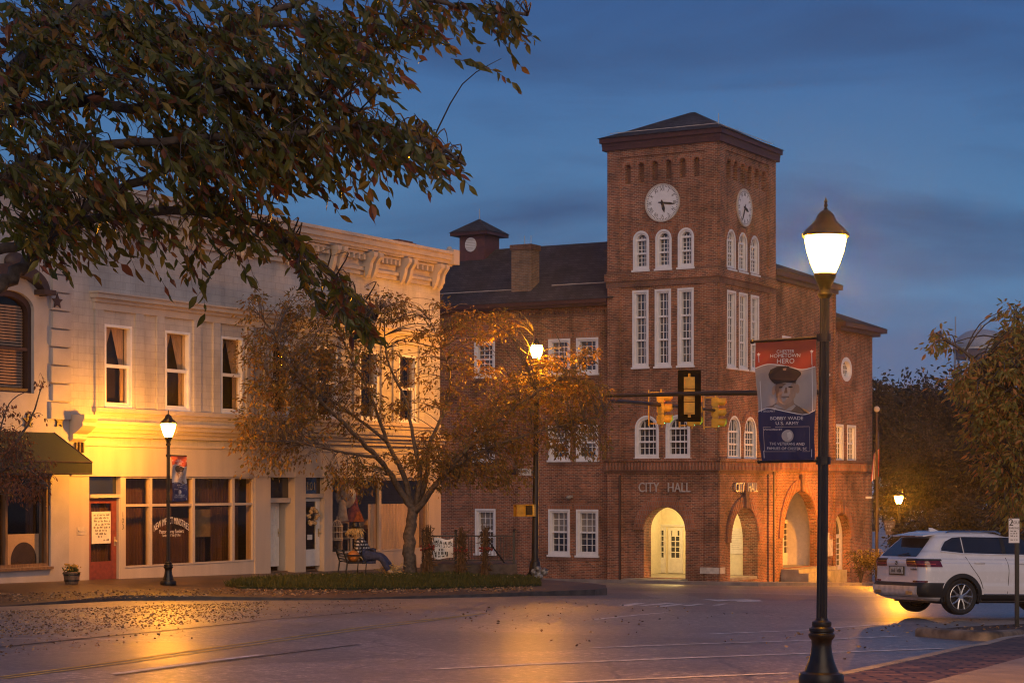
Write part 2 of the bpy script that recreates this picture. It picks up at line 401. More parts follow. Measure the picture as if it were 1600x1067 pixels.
M['seam'] = P('tar_seam', (.015,.013,.013), .5)
M['soil'] = P('mulch_soil', (.06,.04,.03), .95, var=.5, scale=9, bump=.8, bscale=20)
xs = sorted(set([-285, -200, -120, -80, -60, 60, 80, 120, 200, 285] + list(range(-48, 49, 3)) + [-30, 0, 30]))
ys = sorted(set([-30, -10] + [y for y in _by if y < 600] + [i*1.5 for i in range(0, 80)] + [120, 130, 145, 175, 200, 240, 400, 600, 640]))
vs = []; fs = []
for y in ys:
    for x in xs: vs.append((x, y, ZC-h_road(x, y)))
n = len(xs)
for j in range(len(ys)-1):
    for i in range(n-1): fs.append((j*n+i, j*n+i+1, (j+1)*n+i+1, (j+1)*n+i))
tag(MB().add(vs, fs).build('road', M['asphalt'], smooth='all'), kind='structure')

def strip(pxs, width, hf=h_road, lift=.006, mat='line', name='road_marking', flat=False):
    """a painted line of a real width on the ground through photo points"""
    pts = [hit(x, y, hf) for x, y in pxs]
    dense = []
    for a, b in zip(pts, pts[1:]):
        k = max(2, int((b-a).length/.7))
        dense += [a.lerp(b, i/k) for i in range(k)]
    dense.append(pts[-1]); vs = []; fs = []
    for i, p in enumerate(dense):
        d = (dense[min(i+1, len(dense)-1)]-dense[max(i-1, 0)]); d.z = 0; d.normalize(); nrm = Vector((-d.y, d.x, 0))
        for s in (-1, 1):
            q = p+nrm*s*width/2; vs.append((q.x, q.y, ZC-hf(q.x, q.y)+lift))
        if i: fs.append((2*i-2, 2*i-1, 2*i+1, 2*i))
    return tag(MB().add(vs, fs).build(name, M[mat], fixn=False), kind='structure')
for l in ([(927,968),(1042,957)], [(1109,990.5),(1250,985),(1370,976)], [(927,1012),(1100,1006),(1255,1001),(1404,994)],
          [(677,1046),(900,1035),(1100,1027),(1255,1021),(1472,1013)], [(879,1066),(1060,1059),(1236,1052)], [(640,1092),(900,1083)]):
    strip(l, .14)
strip([(180,1053),(290,1038),(408,1023)], .12)
for dx in (0, 5): strip([(0+dx,1058+dx*.6),(197+dx,1032+dx*.6),(337+dx,1011.5+dx*.6),(450+dx,996+dx*.6),(611+dx,974+dx*.6),(760,958)], .08, mat='yline', name='road_centre_line')
strip([(0,1011),(60,1005),(135,997),(250,986),(330,978),(399,970.6)], .10, mat='seam', name='tar_seam')
strip([(180,1056),(290,1041),(440,1022),(560,1007)], .05, mat='seam', name='tar_seam')
strip([(399,970),(445,966),(527,959.6),(620,951)], .05, mat='seam', name='tar_seam')
strip([(0,998),(135,996.5)], .06)
strip([(1180,926.5),(1290,929.5),(1368,932)], .3, name='stop_line')
strip([(1060,919.5),(1300,922)], .2, name='stop_line')
# lettering and turn arrow painted on the far lane (lying flat, read from the cross street)
def road_plate(pxs, name, mat='line'):
    pts = [on_road(x, y) for x, y in pxs]
    return tag(MB().add([(p.x, p.y, p.z+.008) for p in pts], [tuple(range(len(pts)))]).build(name, M[mat], fixn=False), kind='structure')
road_plate([(1094,935.2),(1120,936.8),(1165,936.3),(1187,937.4),(1192,939.4),(1178,940.0),(1150,940.2),(1152,939),(1168,938.6),(1140,938.2),(1122,939.5)], 'turn_arrow')
for a in ([(962,947),(990,942.5),(1010,942),(982,947)], [(995,946),(1040,942),(1062,942),(1035,944.5),(1010,946.5)], [(1020,948),(1058,943.5),(1075,943),(1040,948.2)], [(1062,946.8),(1090,943.8),(1104,943.6),(1080,946.6)], [(1112,946),(1130,943),(1138,943),(1124,946)]):
    road_plate(a, 'road_lettering')

def raised(name, mat, px, hf, drop=.3, extra=None, kmat='kerb', kerbw=0):
    """raised pavement whose outline is given by photo points on its top surface"""
    pts = [hit(x, y, hf) for x, y in px]
    if extra: pts += [Vector((x, y, ZC-hf(x, y))) for x, y in extra]
    n = len(pts)
    tris = tessellate_polygon([[Vector((p.x, p.y, 0)) for p in pts]])
    mb = MB().add(pts + [p-Vector((0,0,drop)) for p in pts], [tuple(t) for t in tris] + [(i, (i+1)%n, (i+1)%n+n, i+n) for i in range(n)])
    return tag(mb.build(name, M[mat]), kind='structure'), pts
kpx = [(-260,975),(-120,962),(0,947),(60,942.5),(112,937.6),(160,933),(197,930),(225,930),(309,931.5),(408,933),(470,934.5),(540,935),(602,933),(681,930.6),(760,927.5),(822,925),(929,921),(948,919)]
kback = [(947,914.5),(925,911),(850,905)]
_, kp = raised('pavement', 'walk', kpx+kback, h_walk, extra=[(-1.2,70.5),(-30,22)])
# kerb stones along the pavement edge: a darker band standing 2 mm proud of the paving
mb = MB()
kk = [hit(x, y, h_walk) for x, y in kpx]
for a, b in zip(kk, kk[1:]):
    d = (b-a); d.z = 0; nrm = Vector((-d.y, d.x, 0)).normalized()
    q = [a-nrm*.012, b-nrm*.012, b+nrm*.16, a+nrm*.16]
    mb.add([p+Vector((0,0,.004)) for p in q]+[p-Vector((0,0,.32)) for p in q], [(0,1,2,3),(0,1,5,4),(1,2,6,5),(2,3,7,6),(3,0,4,7)])
tag(mb.build('kerb', M['kerb']), kind='structure')
def h_near(X, Y): return h_road(X, Y)-.13
npx = [(1060,1090),(1190,1074),(1232,1065),(1315,1050.5),(1400,1032),(1437,1024.7),(1507,1009),(1528,1006),(1568,995),(1640,986),(1800,976)]
raised('near_pavement', 'paver', npx, h_near, extra=[(17,30),(13,8),(.5,8)])
def h_n2(X, Y): return h_near(X, Y)-.006
raised('footpath', 'near_walk', [(1380,1090),(1447,1067),(1530,1045),(1600,1026),(1800,985)], h_n2, drop=.02, extra=[(12,10)])
mb = MB()
kk = [hit(x, y, h_near) for x, y in npx]
for a, b in zip(kk, kk[1:]):
    d = (b-a); d.z = 0; nrm = Vector((-d.y, d.x, 0)).normalized()
    q = [a+nrm*.01, b+nrm*.01, b-nrm*.13, a-nrm*.13]
    mb.add([p+Vector((0,0,.004)) for p in q]+[p-Vector((0,0,.3)) for p in q], [(0,1,2,3),(0,1,5,4),(1,2,6,5),(2,3,7,6),(3,0,4,7)])
tag(mb.build('kerb', M['concrete']), kind='structure')
# planting strip with its rounded stone kerb by the sign post
def h_isl(X, Y): return h_near(X, Y)+.035
raised('planting_bed', 'soil', [(1458,983),(1500,979),(1560,976),(1640,972),(1800,966),(1800,972),(1640,981),(1590,986),(1548,988.5),(1510,987.5),(1470,985)], h_isl, drop=.3)
a = [hit(x, y, h_isl) for x, y in [(1440,984.5),(1470,986.5),(1510,989.5),(1548,991),(1590,988)]]; mb = MB(); vs = []; fs = []
pf_ = [(-.12,-.3),(-.12,.0),(-.09,.04),(-.03,.055),(.05,.055),(.1,.03),(.12,-.02),(.12,-.3)]; a = catmull_(a, 5)
for i, p in enumerate(a):
    d = (a[min(i+1, len(a)-1)]-a[max(i-1, 0)]); d.z = 0; d.normalize(); nrm = Vector((-d.y, d.x, 0))
    vs += [p+nrm*x+Vector((0,0,z)) for x, z in pf_]
for i in range(len(a)-1):
    for k in range(7): fs.append((i*8+k, i*8+k+1, i*8+k+9, i*8+k+8))
fs += [tuple(range(8)), tuple((len(a)-1)*8+k for k in range(7, -1, -1))]
mb.add(vs, fs)
tag(mb.build('kerb', P('worn_kerb_stone', (.23,.175,.12), .7, var=.5, scale=3, bump=.4, bscale=15), smooth=True), kind='structure')
# ------------------------------------------------------------------ white painted shop building (local x along the facade, -y to the street)
TH = math.atan2(1, .574)
f0 = Frame(-10.94, 53, TH)
X0 = f0.ux(106); o = f0.world(X0, 0, 0)
W = Frame(o.x, o.y, TH, -.9)
shop = thing('shop_building', 'long two storey cream painted brick shop building with bracketed cornice and glass shopfronts', 'building', (W.o[0], W.o[1], W.z0), TH)
mW = lambda u, z, w: (u, -w, z)
LW = W.ux(687.5)
wz = lambda px, py, yo=0: W.zy(px, py, yo)
zc_top = wz(700, 393, -.55); z_arch = wz(689, 445, 0); z_front = wz(270, 744.5, 0); z_floor = wz(270, 902, 0)
zu0, zu1 = wz(183, 637), wz(183, 508)
upx = [(163,206),(258,297),(345,380),(424,454),(495,527),(562,591),(623,650)]
uw = [(W.ux(a), W.ux(b)) for a, b in upx]
print('LW', LW, 'ztop', zc_top, 'arch', z_arch, 'front', z_front, 'floor', z_floor, 'upper', zu0, zu1, uw)
z_hd = wz(270, 497)
# upper wall with window openings
mb = MB().plate(mW, rect(0, LW, z_front+.02, z_arch+1.2), [rect(a+.01, b-.01, zu0+.01, zu1-.01) for a, b in uw], -.35, 0)
mb.wbox(mW, LW-.35, LW-.003, -1.5, z_arch+1.2, -16, -.36)      # side wall toward the cross street
mb.wbox(mW, .003, .35, -1.5, z_arch+1.2, -16, -.36)
mb.wbox(mW, .4, LW-.4, -1.5, z_arch+.9, -16, -15.7)
mb.build('wall', M['paint_wall'], shop)
MB().wbox(mW, .36, LW-.36, z_arch+.5, z_arch+.7, -15.6, -.37).build('roof', M['shingle'], shop)
# piers either side of each window, header cornice above the row, sill courses below
mb = MB()
for a, b in uw: 
    mb.wbox(mW, a-.42, a-.1, zu0-.1, z_hd, .004, .07); mb.wbox(mW, b+.1, b+.42, zu0-.1, z_hd, .004, .07)
mb.build('pier', M['paint_wall'], shop)
uh0, uh1 = W.ux(142), LW-.15
mb = MB()
for (za, zb, ww) in ((0, .2, .08), (.2, .3, .15), (.3, .42, .26), (.42, .47, .32)): mb.wbox(mW, uh0-ww*.5+.1, uh1, z_hd+za, z_hd+zb, .004, ww)
mb.build('window_cornice', M['paint'], shop)
zs = wz(270, 648); mb = MB(); mb.wbox(mW, uh0+.05, uh1, zs-.02, zs+.1, .004, .14); mb.wbox(mW, uh0+.1, uh1, zs-.12, zs-.02, .004, .06)
mb.build('sill_course', M['paint'], shop)
# signband with its moulded cornice
zb = wz(270, 674); zsb = wz(270, 697)
mb = MB()
for (za, zb_, ww) in ((zb+.12, zb+.2, .42), (zb, zb+.12, .34), (zb-.1, zb, .22), (zb-.22, zb-.1, .13), (zsb-.05, zsb+.02, .1)): mb.wbox(mW, .35, LW-.02, za, zb_, .004, ww)
mb.build('signband_cornice', M['paint'], shop)
mb = MB(); mb.wbox(mW, .06, LW-.03, z_front, zsb-.06, .004, .07)
us = [W.ux(x) for x in (420, 459, 520, 590, 640)]
for u in us: mb.wbox(mW, u-.05, u+.05, z_front+.02, zsb-.06, .07, .1)
mb.build('signband', M['paint'], shop)
# carved end console of the signband
def console(u0, u1, zt, h, d, name, mat='paint'):
    pf = [(0, zt), (d, zt), (d, zt-h*.16), (d*.86, zt-h*.3), (d*.9, zt-h*.42), (d*.6, zt-h*.6), (d*.3, zt-h*.72), (d*.28, zt-h*.9), (d*.1, zt-h), (0, zt-h)]
    return MB().prism(pf, lambda p, k: (u0 if k == 0 else u1, -p[0]-.004, p[1])).build(name, M[mat], shop)
zk = wz(118, 648); console(.02, .55, zk, zk-wz(118, 690), .55, 'console')
for i in range(3):
    MB().wbox(mW, .14+i*.13, .19+i*.13, zk-1.0, zk-.72, .1, .16+.0*i).build('console_fluting', M['gutter'], shop)
# main cornice
H = zc_top
mb = MB()
for (za, zb_, ww) in ((H-.1, H, .68), (H-.28, H-.1, .6), (H-.4, H-.28, .5), (H-.46, H-.4, .42), (z_arch-.12, z_arch+.02, .12), (z_arch+.02, z_arch+.12, .2)):
    mb.wbox(mW, -.05, LW+.12*(ww > .3), za, zb_, -.2, ww)
mb.wbox(mW, .01, LW-.01, z_arch+.12, H-.46, -.3, .1)
mb.build('cornice', M['paint'], shop)
us = []
for px in (684.5, 634, 580, 524, 460, 388, 300, 205): us.append(W.ux(px, -.3))
def bracket(u):
    hb = H-.47-z_arch
    pf = [(.1, 0), (.56, 0), (.58, -.16), (.5, -.26), (.44, -.34), (.42, -.48), (.34, -.7), (.24, -.84), (.22, -hb+.13), (.1, -hb+.13)]
    mb = MB()
    for d in (-.17, .17):
        mb.prism([(a, H-.465+b) for a, b in pf], lambda p, k: (u+d+(-.085 if k == 0 else .085), -p[0], p[1]))
        mb.wbox(mW, u+d-.1, u+d+.1, H-.6, H-.47, .1, .6)
    mb.build('bracket', M['paint'], shop)
for u in us: bracket(u)
allu = sorted(us)
mb = MB(); mb.wbox(mW, allu[0]-.3, allu[-1]+.3, H-.56, H-.474, .101, .3)
for a, b in zip(allu, allu[1:]):
    k = max(4, int((b-a-.7)/.22))
    for i in range(k):
        uu = a+.4+(b-a-.8)*i/(k-1); mb.wbox(mW, uu-.05, uu+.05, H-.72, H-.561, .101, .33)
mb.build('dentil_course', M['paint'], shop)
mb = MB(); mb.wbox(mW, LW-.22, LW+.135, H-.42, H+.08, -.1, .70); mb.ball((LW-.04, -.4, H+.12), .1); mb.build('corner_block', M['paint'], shop)
uc = W.ux(634, 5); zc_ = W.zy(634, 384, 5)
MB().wbox(mW, uc-.5, uc+.5, z_arch+.4, zc_+.2, -5.9, -5).wbox(mW, uc-.6, uc+.6, zc_, zc_+.13, -6, -4.9).build('chimney', M['brick_dark'], shop)
# upper sash windows
def sash(parent, m, u0, u1, z0, z1, curtains=True, mat='white', blinds=False):
    mb = MB(); t = .07
    mb.plate(m, rect(u0, u1, z0, z1), [rect(u0+t, u1-t, z0+t, z1-t)], -.22, .012)
    zm = (z0+z1)/2
    mb.wbox(m, u0+t, u1-t, zm-.04, zm+.05, -.1, -.03)
    mb.wbox(m, u0+t, u0+t+.05, z0+t, zm-.04, -.12, -.06); mb.wbox(m, u1-t-.05, u1-t, z0+t, zm-.04, -.12, -.06)
    mb.wbox(m, u0+t+.05, u1-t-.05, z0+t, z0+t+.07, -.12, -.06)
    mb.wbox(m, u0-.06, u1+.06, z0-.07, z0, -.2, .09)
    fr = mb.build('window', M[mat], parent)
    MB().wbox(m, u0+t, u1-t, z0+t, z1-t, -.135, -.125).build('pane', M['shopglass'], fr)
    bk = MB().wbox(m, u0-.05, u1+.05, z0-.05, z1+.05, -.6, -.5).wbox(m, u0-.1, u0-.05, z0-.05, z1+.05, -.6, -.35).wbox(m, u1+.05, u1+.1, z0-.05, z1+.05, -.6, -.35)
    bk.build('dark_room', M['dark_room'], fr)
    if curtains:
        mb = MB(); um = (u0+u1)/2
        for sgn in (-1, 1):       # tied-back curtains: wide at the top centre, drawn to the sides at mid height
            vs = []; fs = []; k = 16; nz = 9; ue = um+sgn*(u1-u0-2*t)/2
            for j in range(nz+1):
                tt = j/nz; z = z1-t-(z1-z0-2*t)*(tt*.52 if sgn < 0 else tt)
                wd = (1-min(1, tt*(1 if sgn < 0 else 1.9))*(.9 if sgn < 0 else .72))*(u1-u0-2*t)*.5
                for i in range(k+1):
                    a = i/k; vs.append(m(ue-sgn*wd*a, z, -.26+.02*math.sin(a*28)))
            for j in range(nz):
                for i in range(k): fs.append((j*(k+1)+i, j*(k+1)+i+1, (j+1)*(k+1)+i+1, (j+1)*(k+1)+i))
            mb.add(vs, fs)
        mb.build('curtain', M['pale_curtain'], fr, smooth='all', fixn=False)
    if blinds:
        mb = MB(); z = z0+t+.02
        while z < z1-t: mb.wbox(m, u0+t, u1-t, z, z+.03, -.26, -.22); z += .06
        mb.build('blind', M['pale_curtain'], fr)
    return fr
for i, (a, b) in enumerate(uw): sash(shop, mW, a, b, zu0, zu1, curtains=i < 3)
# ---- shopfronts at street level
zt = z_front; z0s = wz(193, 887); zr = wz(270, 788.5)
U = lambda px, yo=0.0: W.ux(px, yo)
# masonry pilasters and panels below the glass
mb = MB()
mb.wbox(mW, .0, U(138), -1.2, zt-.002, -.3, .03)
for a, b in ((397, 421), (459, 476), (505, 517), (668, 687.3)): mb.wbox(mW, U(a), U(b), -1.4, zt-.002, -.3, .045)
mb.wbox(mW, U(187), U(193.5), -1.2, zt-.002, -.25, .03)
mb.wbox(mW, U(193.5)+.002, U(397)-.002, -1.4, z0s-.003, -.22, .0)
mb.wbox(mW, U(517)+.002, U(668)-.002, -1.4, wz(560, 863), -.22, .0)
mb.build('pilaster', M['paint'], shop)
MB().wbox(mW, .36, LW-.36, -1.1, z_floor-.02, -14, -.23).build('shop_floor', M['wood'], shop)
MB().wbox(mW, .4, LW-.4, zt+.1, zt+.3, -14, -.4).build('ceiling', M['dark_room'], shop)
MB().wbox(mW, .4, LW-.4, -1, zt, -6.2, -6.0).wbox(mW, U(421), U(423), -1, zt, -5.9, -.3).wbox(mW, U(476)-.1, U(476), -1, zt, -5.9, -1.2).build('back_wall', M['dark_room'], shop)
# window of the left shop: four lights wide, transom rail
vx = [193.5, 235, 302, 364, 396.5]; ux_ = [U(x) for x in vx]
mb = MB()
for u in ux_: mb.wbox(mW, u-.055 if u > ux_[0] else u, u+.055 if u < ux_[-1] else u+.01, z0s+.002, zt-.002, -.12, .02)
for a, b in zip(ux_, ux_[1:]):
    mb.wbox(mW, a+.056, b-.056, zr-.035, zr+.035, -.1, .0); mb.wbox(mW, a+.056, b-.056, z0s+.002, z0s+.05, -.1, .015); mb.wbox(mW, a+.056, b-.056, zt-.05, zt-.003, -.1, .015)
fr = mb.build('shop_window', M['paint'], shop)
for a, b in zip(ux_, ux_[1:]):
    MB().wbox(mW, a+.05, b-.05, z0s+.04, zt-.04, -.065, -.055).build('pane', M['shopglass'], fr)
mb = MB(); curtain(mb, mW, ux_[0]+.05, ux_[-1]-.05, zr-.05, zt-.05, -.5, .035, 46)
curtain(mb, mW, ux_[0]+.05, ux_[2]-.3, z0s, zr-.08, -.55, .05, 22); curtain(mb, mW, ux_[3]-.35, ux_[-1]-.03, z0s, zr-.08, -.55, .04, 14)
curtain(mb, mW, ux_[2]-.3, ux_[3]-.35, z0s, zr-.4, -.75, .04, 14)
mb.build('curtain', M['curtain'], fr, smooth='all', fixn=False)
MB().wbox(mW, ux_[2]+.75, ux_[3]+.1, zr-.95, zr-.15, -.62, -.58).build('pane_reflection', P('reflection_tint', (.3,.26,.15), .8), fr)  # panel added behind the glass to imitate a pale reflection in the pane
mb = MB(); um = U(270)
mt = lambda x, y, z: (um+x, -(-.045+z), zt2+y)
zt2 = wz(269, 813.5); mb.text('NEW IMPACT MINISTRIES', .27, mt, sx=.50, bend=.37)
zt2 = wz(269, 830); mb.text('Pastor Corey Sanders', .145, mt, sx=.82)
zt2 = wz(269, 836); mb.text('Sunday School  Time @ 9:30am', .10, mt, sx=.6)
mb.build('window_lettering', M['lettering'], fr, fixn=False)
# door 103
def door(parent, u0, u1, z0, z1, mat, glass=None, wo=-.06, panels=False, name='door', hand=1):
    mb = MB()
    if glass: mb.plate(mW, rect(u0, u1, z0, z1), [rect(*glass)], wo-.06, wo)
    else: mb.wbox(mW, u0, u1, z0, z1, wo-.06, wo)
    if panels:
        um = (u0+u1)/2
        for a, b in ((u0+.1, um-.05), (um+.05, u1-.1)):
            for c, d in ((.08, .3), (.36, .66), (.72, .93)):
                c, d = z0+(z1-z0)*c, z0+(z1-z0)*d; mb.plate(mW, rect(a, b, c, d), [rect(a+.04, b-.04, c+.04, d-.04)], wo, wo+.02)
    d = mb.build(name, M[mat], parent)
    if glass: MB().wbox(mW, glass[0]-.02, glass[1]+.02, glass[2]-.02, glass[3]+.02, wo-.035, wo-.028).build('pane', M['shopglass'], d)
    uh = u1-.07 if hand > 0 else u0+.07
    mb = MB(); mb.ball((uh, -(wo+.05), z0+1.02), .035); mb.wbox(mW, uh-.03, uh+.03, z0+.9, z0+1.15, wo, wo+.012)
    mb.build('handle', M['gold'], d, smooth=True)
    return d
zd0, zd1 = wz(160, 906), wz(160, 779)
u0, u1 = U(139)+.02, U(184.5)
d = door(shop, u0, u1, zd0, zd1, 'red_door', (u0+.12, u1-.2, wz(160, 877), wz(160, 786)))
m_ = MB(); curtain(m_, mW, u0+.05, u1-.1, zd0+.3, zd1-.05, -.2, .02, 9); m_.build('curtain', M['curtain'], d, smooth='all', fixn=False)
nt_ = MB().wbox(mW, u0+.16, u1-.22, wz(157, 849), wz(157, 799), -.07, -.066).build('notice', M['paper'], d)
mb = MB()
for i, (fa, fb) in enumerate(((.1,.95),(.14,.9),(.12,.98),(.18,.98),(.1,.97),(.18,.8),(.2,.78),(.34,.56),(.62,.96))):
    wd = (u1-.22)-(u0+.16); scrawl(mb, mW, u0+.16+wd*fa, u0+.16+wd*fb, wz(157, 804+i*4.9), .06, -.0655, .06, .16)
mb.build('handwriting', M['ink'], d)
mb = MB(); mb.wbox(mW, u0-.02, U(187), wz(160, 777.5), wz(160, 772), -.12, .05); mb.wbox(mW, U(184.5)+.01, U(187), zd0, wz(160, 778), -.12, .02)
tr = mb.build('door_frame', M['paint'], shop)
MB().wbox(mW, u0, U(187)-.02, wz(160, 772)+.002, zt-.003, -.12, -.11).build('transom_pane', M['darkglass'], tr)
mb = MB()
for i, c in enumerate('103'):
    zz = wz(191, 804+i*9.5); mb.text(c, .2, lambda x, y, z: (U(190.5)+x, -(.034+z), zz+y))
mb.build('house_number', M['ink'], shop, fixn=False)
mb = MB(); uu = U(126); z_ = wz(126, 829); mb.wbox(mW, uu-.18, uu+.18, z_-.1, z_+.1, .031, .045); mb.wbox(mW, uu-.14, uu+.14, z_-.02, z_+.02, .045, .06)
mb.build('letter_slot', M['stone'], shop)
# recessed panel door and door 101
yo = .55
ua, ub = U(421)+.03, U(459)-.02
d2 = door(shop, W.ux(421, .5)+.02, ub-.05, wz(432, 886), wz(432, 786), 'door_white', wo=-.5, panels=True, name='panel_door', hand=1)
tr = MB().wbox(mW, ua, ub, wz(440, 785), wz(440, 778), -.5, -.1).build('transom_bar', M['paint'], shop)
MB().wbox(mW, ua, ub, wz(440, 778)+.002, zt-.003, -.2, -.19).build('transom_pane', M['darkglass'], tr)
MB().wbox(mW, ub, ub+.04, -1.2, zt-.004, -.6, -.3).build('reveal', M['paint'], shop)
ua, ub = U(476)+.02, U(505)-.02
d3 = door(shop, ua, ub, wz(490, 884), wz(490, 778), 'door_white', (ua+.16, ub-.2, wz(490, 858), wz(490, 783)), wo=-.12, name='glazed_door')
tr = MB().wbox(mW, ua, ub, wz(490, 777), wz(490, 771), -.15, .03).build('transom_bar', M['paint'], shop)
MB().wbox(mW, ua, ub, wz(490, 771)+.002, zt-.003, -.12, -.11).build('transom_pane', M['darkglass'], tr)
z_ = wz(490, 760); uu = (ua+ub)/2
MB().text('101', .36, lambda x, y, z: (uu+x, -(-.105+z), z_+y)).build('house_number', M['gold'], shop, fixn=False)
MB().wbox(mW, uu-.16, uu+.1, wz(490, 843), wz(490, 835), -.14, -.136).build('notice', M['paper'], d3)
# right shop window, two big lights
vx = [517, 593.5, 668]; ux_ = [U(x) for x in vx]; z0r = wz(560, 863)
mb = MB()
for u in ux_: mb.wbox(mW, u-.06 if u > ux_[0] else u, u+.06 if u < ux_[-1] else u+.01, z0r+.002, zt-.002, -.12, .02)
for a, b in zip(ux_, ux_[1:]): mb.wbox(mW, a+.061, b-.061, z0r+.003, z0r+.06, -.1, .015); mb.wbox(mW, a+.061, b-.061, zt-.07, zt-.003, -.1, .015)
fr2 = mb.build('shop_window', M['paint'], shop)
for a, b in zip(ux_, ux_[1:]): MB().wbox(mW, a+.05, b-.05, z0r+.04, zt-.04, -.065, -.055).build('pane', M['shopglass'], fr2)
mb = MB(); curtain(mb, mW, ux_[1]-.25, ux_[2]-.05, z0r+.02, wz(620, 787), -.3, .05, 17); mb.build('sheer_curtain', M['sheer'], fr2, smooth='all', fixn=False)
MB().wbox(mW, U(545), U(547.5), z0r, wz(545, 803), -.4, -.3).build('display_post', M['paint'], fr2)
# goods hanging and standing in the window
def inwin(px, py, d=.28): return W.world(W.ux(px, d), d, W.zy(px, py, d))
g = thing('sun_hat', 'pale brimmed straw hat hanging in the right shop window', 'hat', inwin(540, 772)); mb = MB()
mb.ball((0, 0, 0), .34, .08, .46, n=16); mb.ball((.02, -.1, .05), .2, .1, .26, n=14); mb.build('hat_body', P('straw', (.6,.52,.42), .8), g, smooth='all')
g = tag(MB().lathe([(.06,.62),(.1,.5),(.12,.2),(.16,-.1),(.36,-.6),(.33,-.62)], 14).build('orange_dress', P('orange_cloth', (.38,.1,.03), .85, var=.4, scale=9), smooth='all', loc=inwin(552, 785)), 'orange dress hanging behind the shop window glass', 'dress')
g = tag(MB().lathe([(.04,.32),(.12,.22),(.15,-.1),(.2,-.36),(.17,-.37)], 12).build('white_blouse', P('white_cloth', (.6,.58,.56), .85, scale=9), smooth='all', loc=inwin(535, 796)), 'small white garment hanging under the straw hat', 'garment')
g = thing('bird_cage', 'white domed bird cage hanging in the shop window', 'bird cage', inwin(526.5, 827)); mb = MB()
for k in range(12):
    q = k*math.pi/6; mb.tube([(.26*math.cos(q), .26*math.sin(q), -.35), (.26*math.cos(q), .26*math.sin(q), .12), (.15*math.cos(q), .15*math.sin(q), .3), (0, 0, .38)], .013, 5)
for z in (-.33, -.1, .12): mb.lathe([(.25, z-.015), (.275, z-.015), (.275, z+.02), (.25, z+.02)], 16)
mb.lathe([(.27,-.4),(.27,-.36),(.02,-.36)], 16); mb.tube([(0,0,.38),(0,0,.5)], .02, 6); mb.build('cage_wires', M['white'], g)
bpy.data.objects['bird_cage'].scale = (.7, .7, .85)
g = thing('shop_counter', 'brown wooden counter standing inside the right shop', 'counter', W.world(W.ux(578, 1.6), 1.6, z_floor), TH); mb = MB()
mb.box(-.7, .6, -.3, .3, 0, 1.05).box(-.78, .68, -.38, .38, 1.05, 1.12); mb.build('cabinet', M['wood'], g)
MB().lathe([(.1,1.12),(.16,1.25),(.05,1.4),(.06,1.44)], 10, (-.2,0,0)).build('jar', M['stone'], g); MB().lathe([(.08,1.12),(.1,1.3),(.04,1.5)], 10, (.2,0,0)).build('jar', M['stone'], g)
g = thing('chair_frame', 'white painted chair frame displayed in the shop window', 'chair', W.world(W.ux(538, .7), .7, W.zy(538, 862, .7)), TH); mb = MB()
for x in (-.22, .22): mb.box(x-.025, x+.025, -.025, .025, 0, 1.0); mb.box(x-.025, x+.025, -.45, -.4, 0, .45)
for z in (.42, .66, .95): mb.box(-.22, .22, -.02, .02, z-.02, z+.02)
mb.box(-.24, .24, -.46, .0, .44, .47); mb.build('frame', M['white'], g)
g = tag(MB().box(-.13,.13,-.02,.02,0,1.0).box(-.2,.2,-.02,.02,.99,1.05).build('white_towel', P('towel', (.55,.53,.55), .9), loc=inwin(562, 832, .8)-Vector((0,0,.6))), 'white cloth draped on a rail inside the shop', 'cloth')
g = thing('wreath', 'round dried flower wreath hanging on the glazed door', 'wreath', W.world(U(490.5), -.0, wz(490.5, 806)) , TH)
mb = MB(); vs = []
for k in range(46):
    q = random.uniform(0, 2*math.pi); r = random.gauss(.22, .035); mb.ball((r*math.cos(q), random.uniform(-.02,.1), r*math.sin(q)), random.uniform(.03, .065), n=6, m=4)
mb.build('flowers', P('dried_flowers', (.5,.36,.2), .9, var=.4, scale=30), g)

# ------------------------------------------------------------------ neighbour at the far left
LB = thing('corner_building', 'grey plastered two storey building with quoins and an arched hooded window', 'building', (W.o[0], W.o[1], W.z0), TH)
ul0 = U(-120); uq0 = U(77); wu0, wu1 = U(-22), U(51); wv0, wv1 = wz(20, 613), wz(20, 480)
sw0, sw1, sv0, sv1 = U(-60), U(77), wz(40, 886), wz(40, 742)
rise = .45
mb = MB().plate(mW, rect(ul0, -.005, -1.2, z_arch+.6), [arch(wu0, wu1, wv0, wv1+.42, 12, rise), rect(sw0, sw1, sv0, sv1)], -.35, .05)
mb.wbox(mW, ul0, -.01, z_arch+.6, z_arch+.9, -.4, .35); mb.wbox(mW, ul0-.3, ul0-.002, -1.2, z_arch+.6, -12, .05)
mb.build('wall', M['plaster'], LB)
mb = MB(); zq = wz(90, 655); i = 0
while zq < z_arch+.3:
    mb.wbox(mW, uq0-(.0 if i % 2 else .06), -.012, zq, zq+.42, .05, .13); zq += .47; i += 1
mb.build('quoin', M['plaster'], LB)
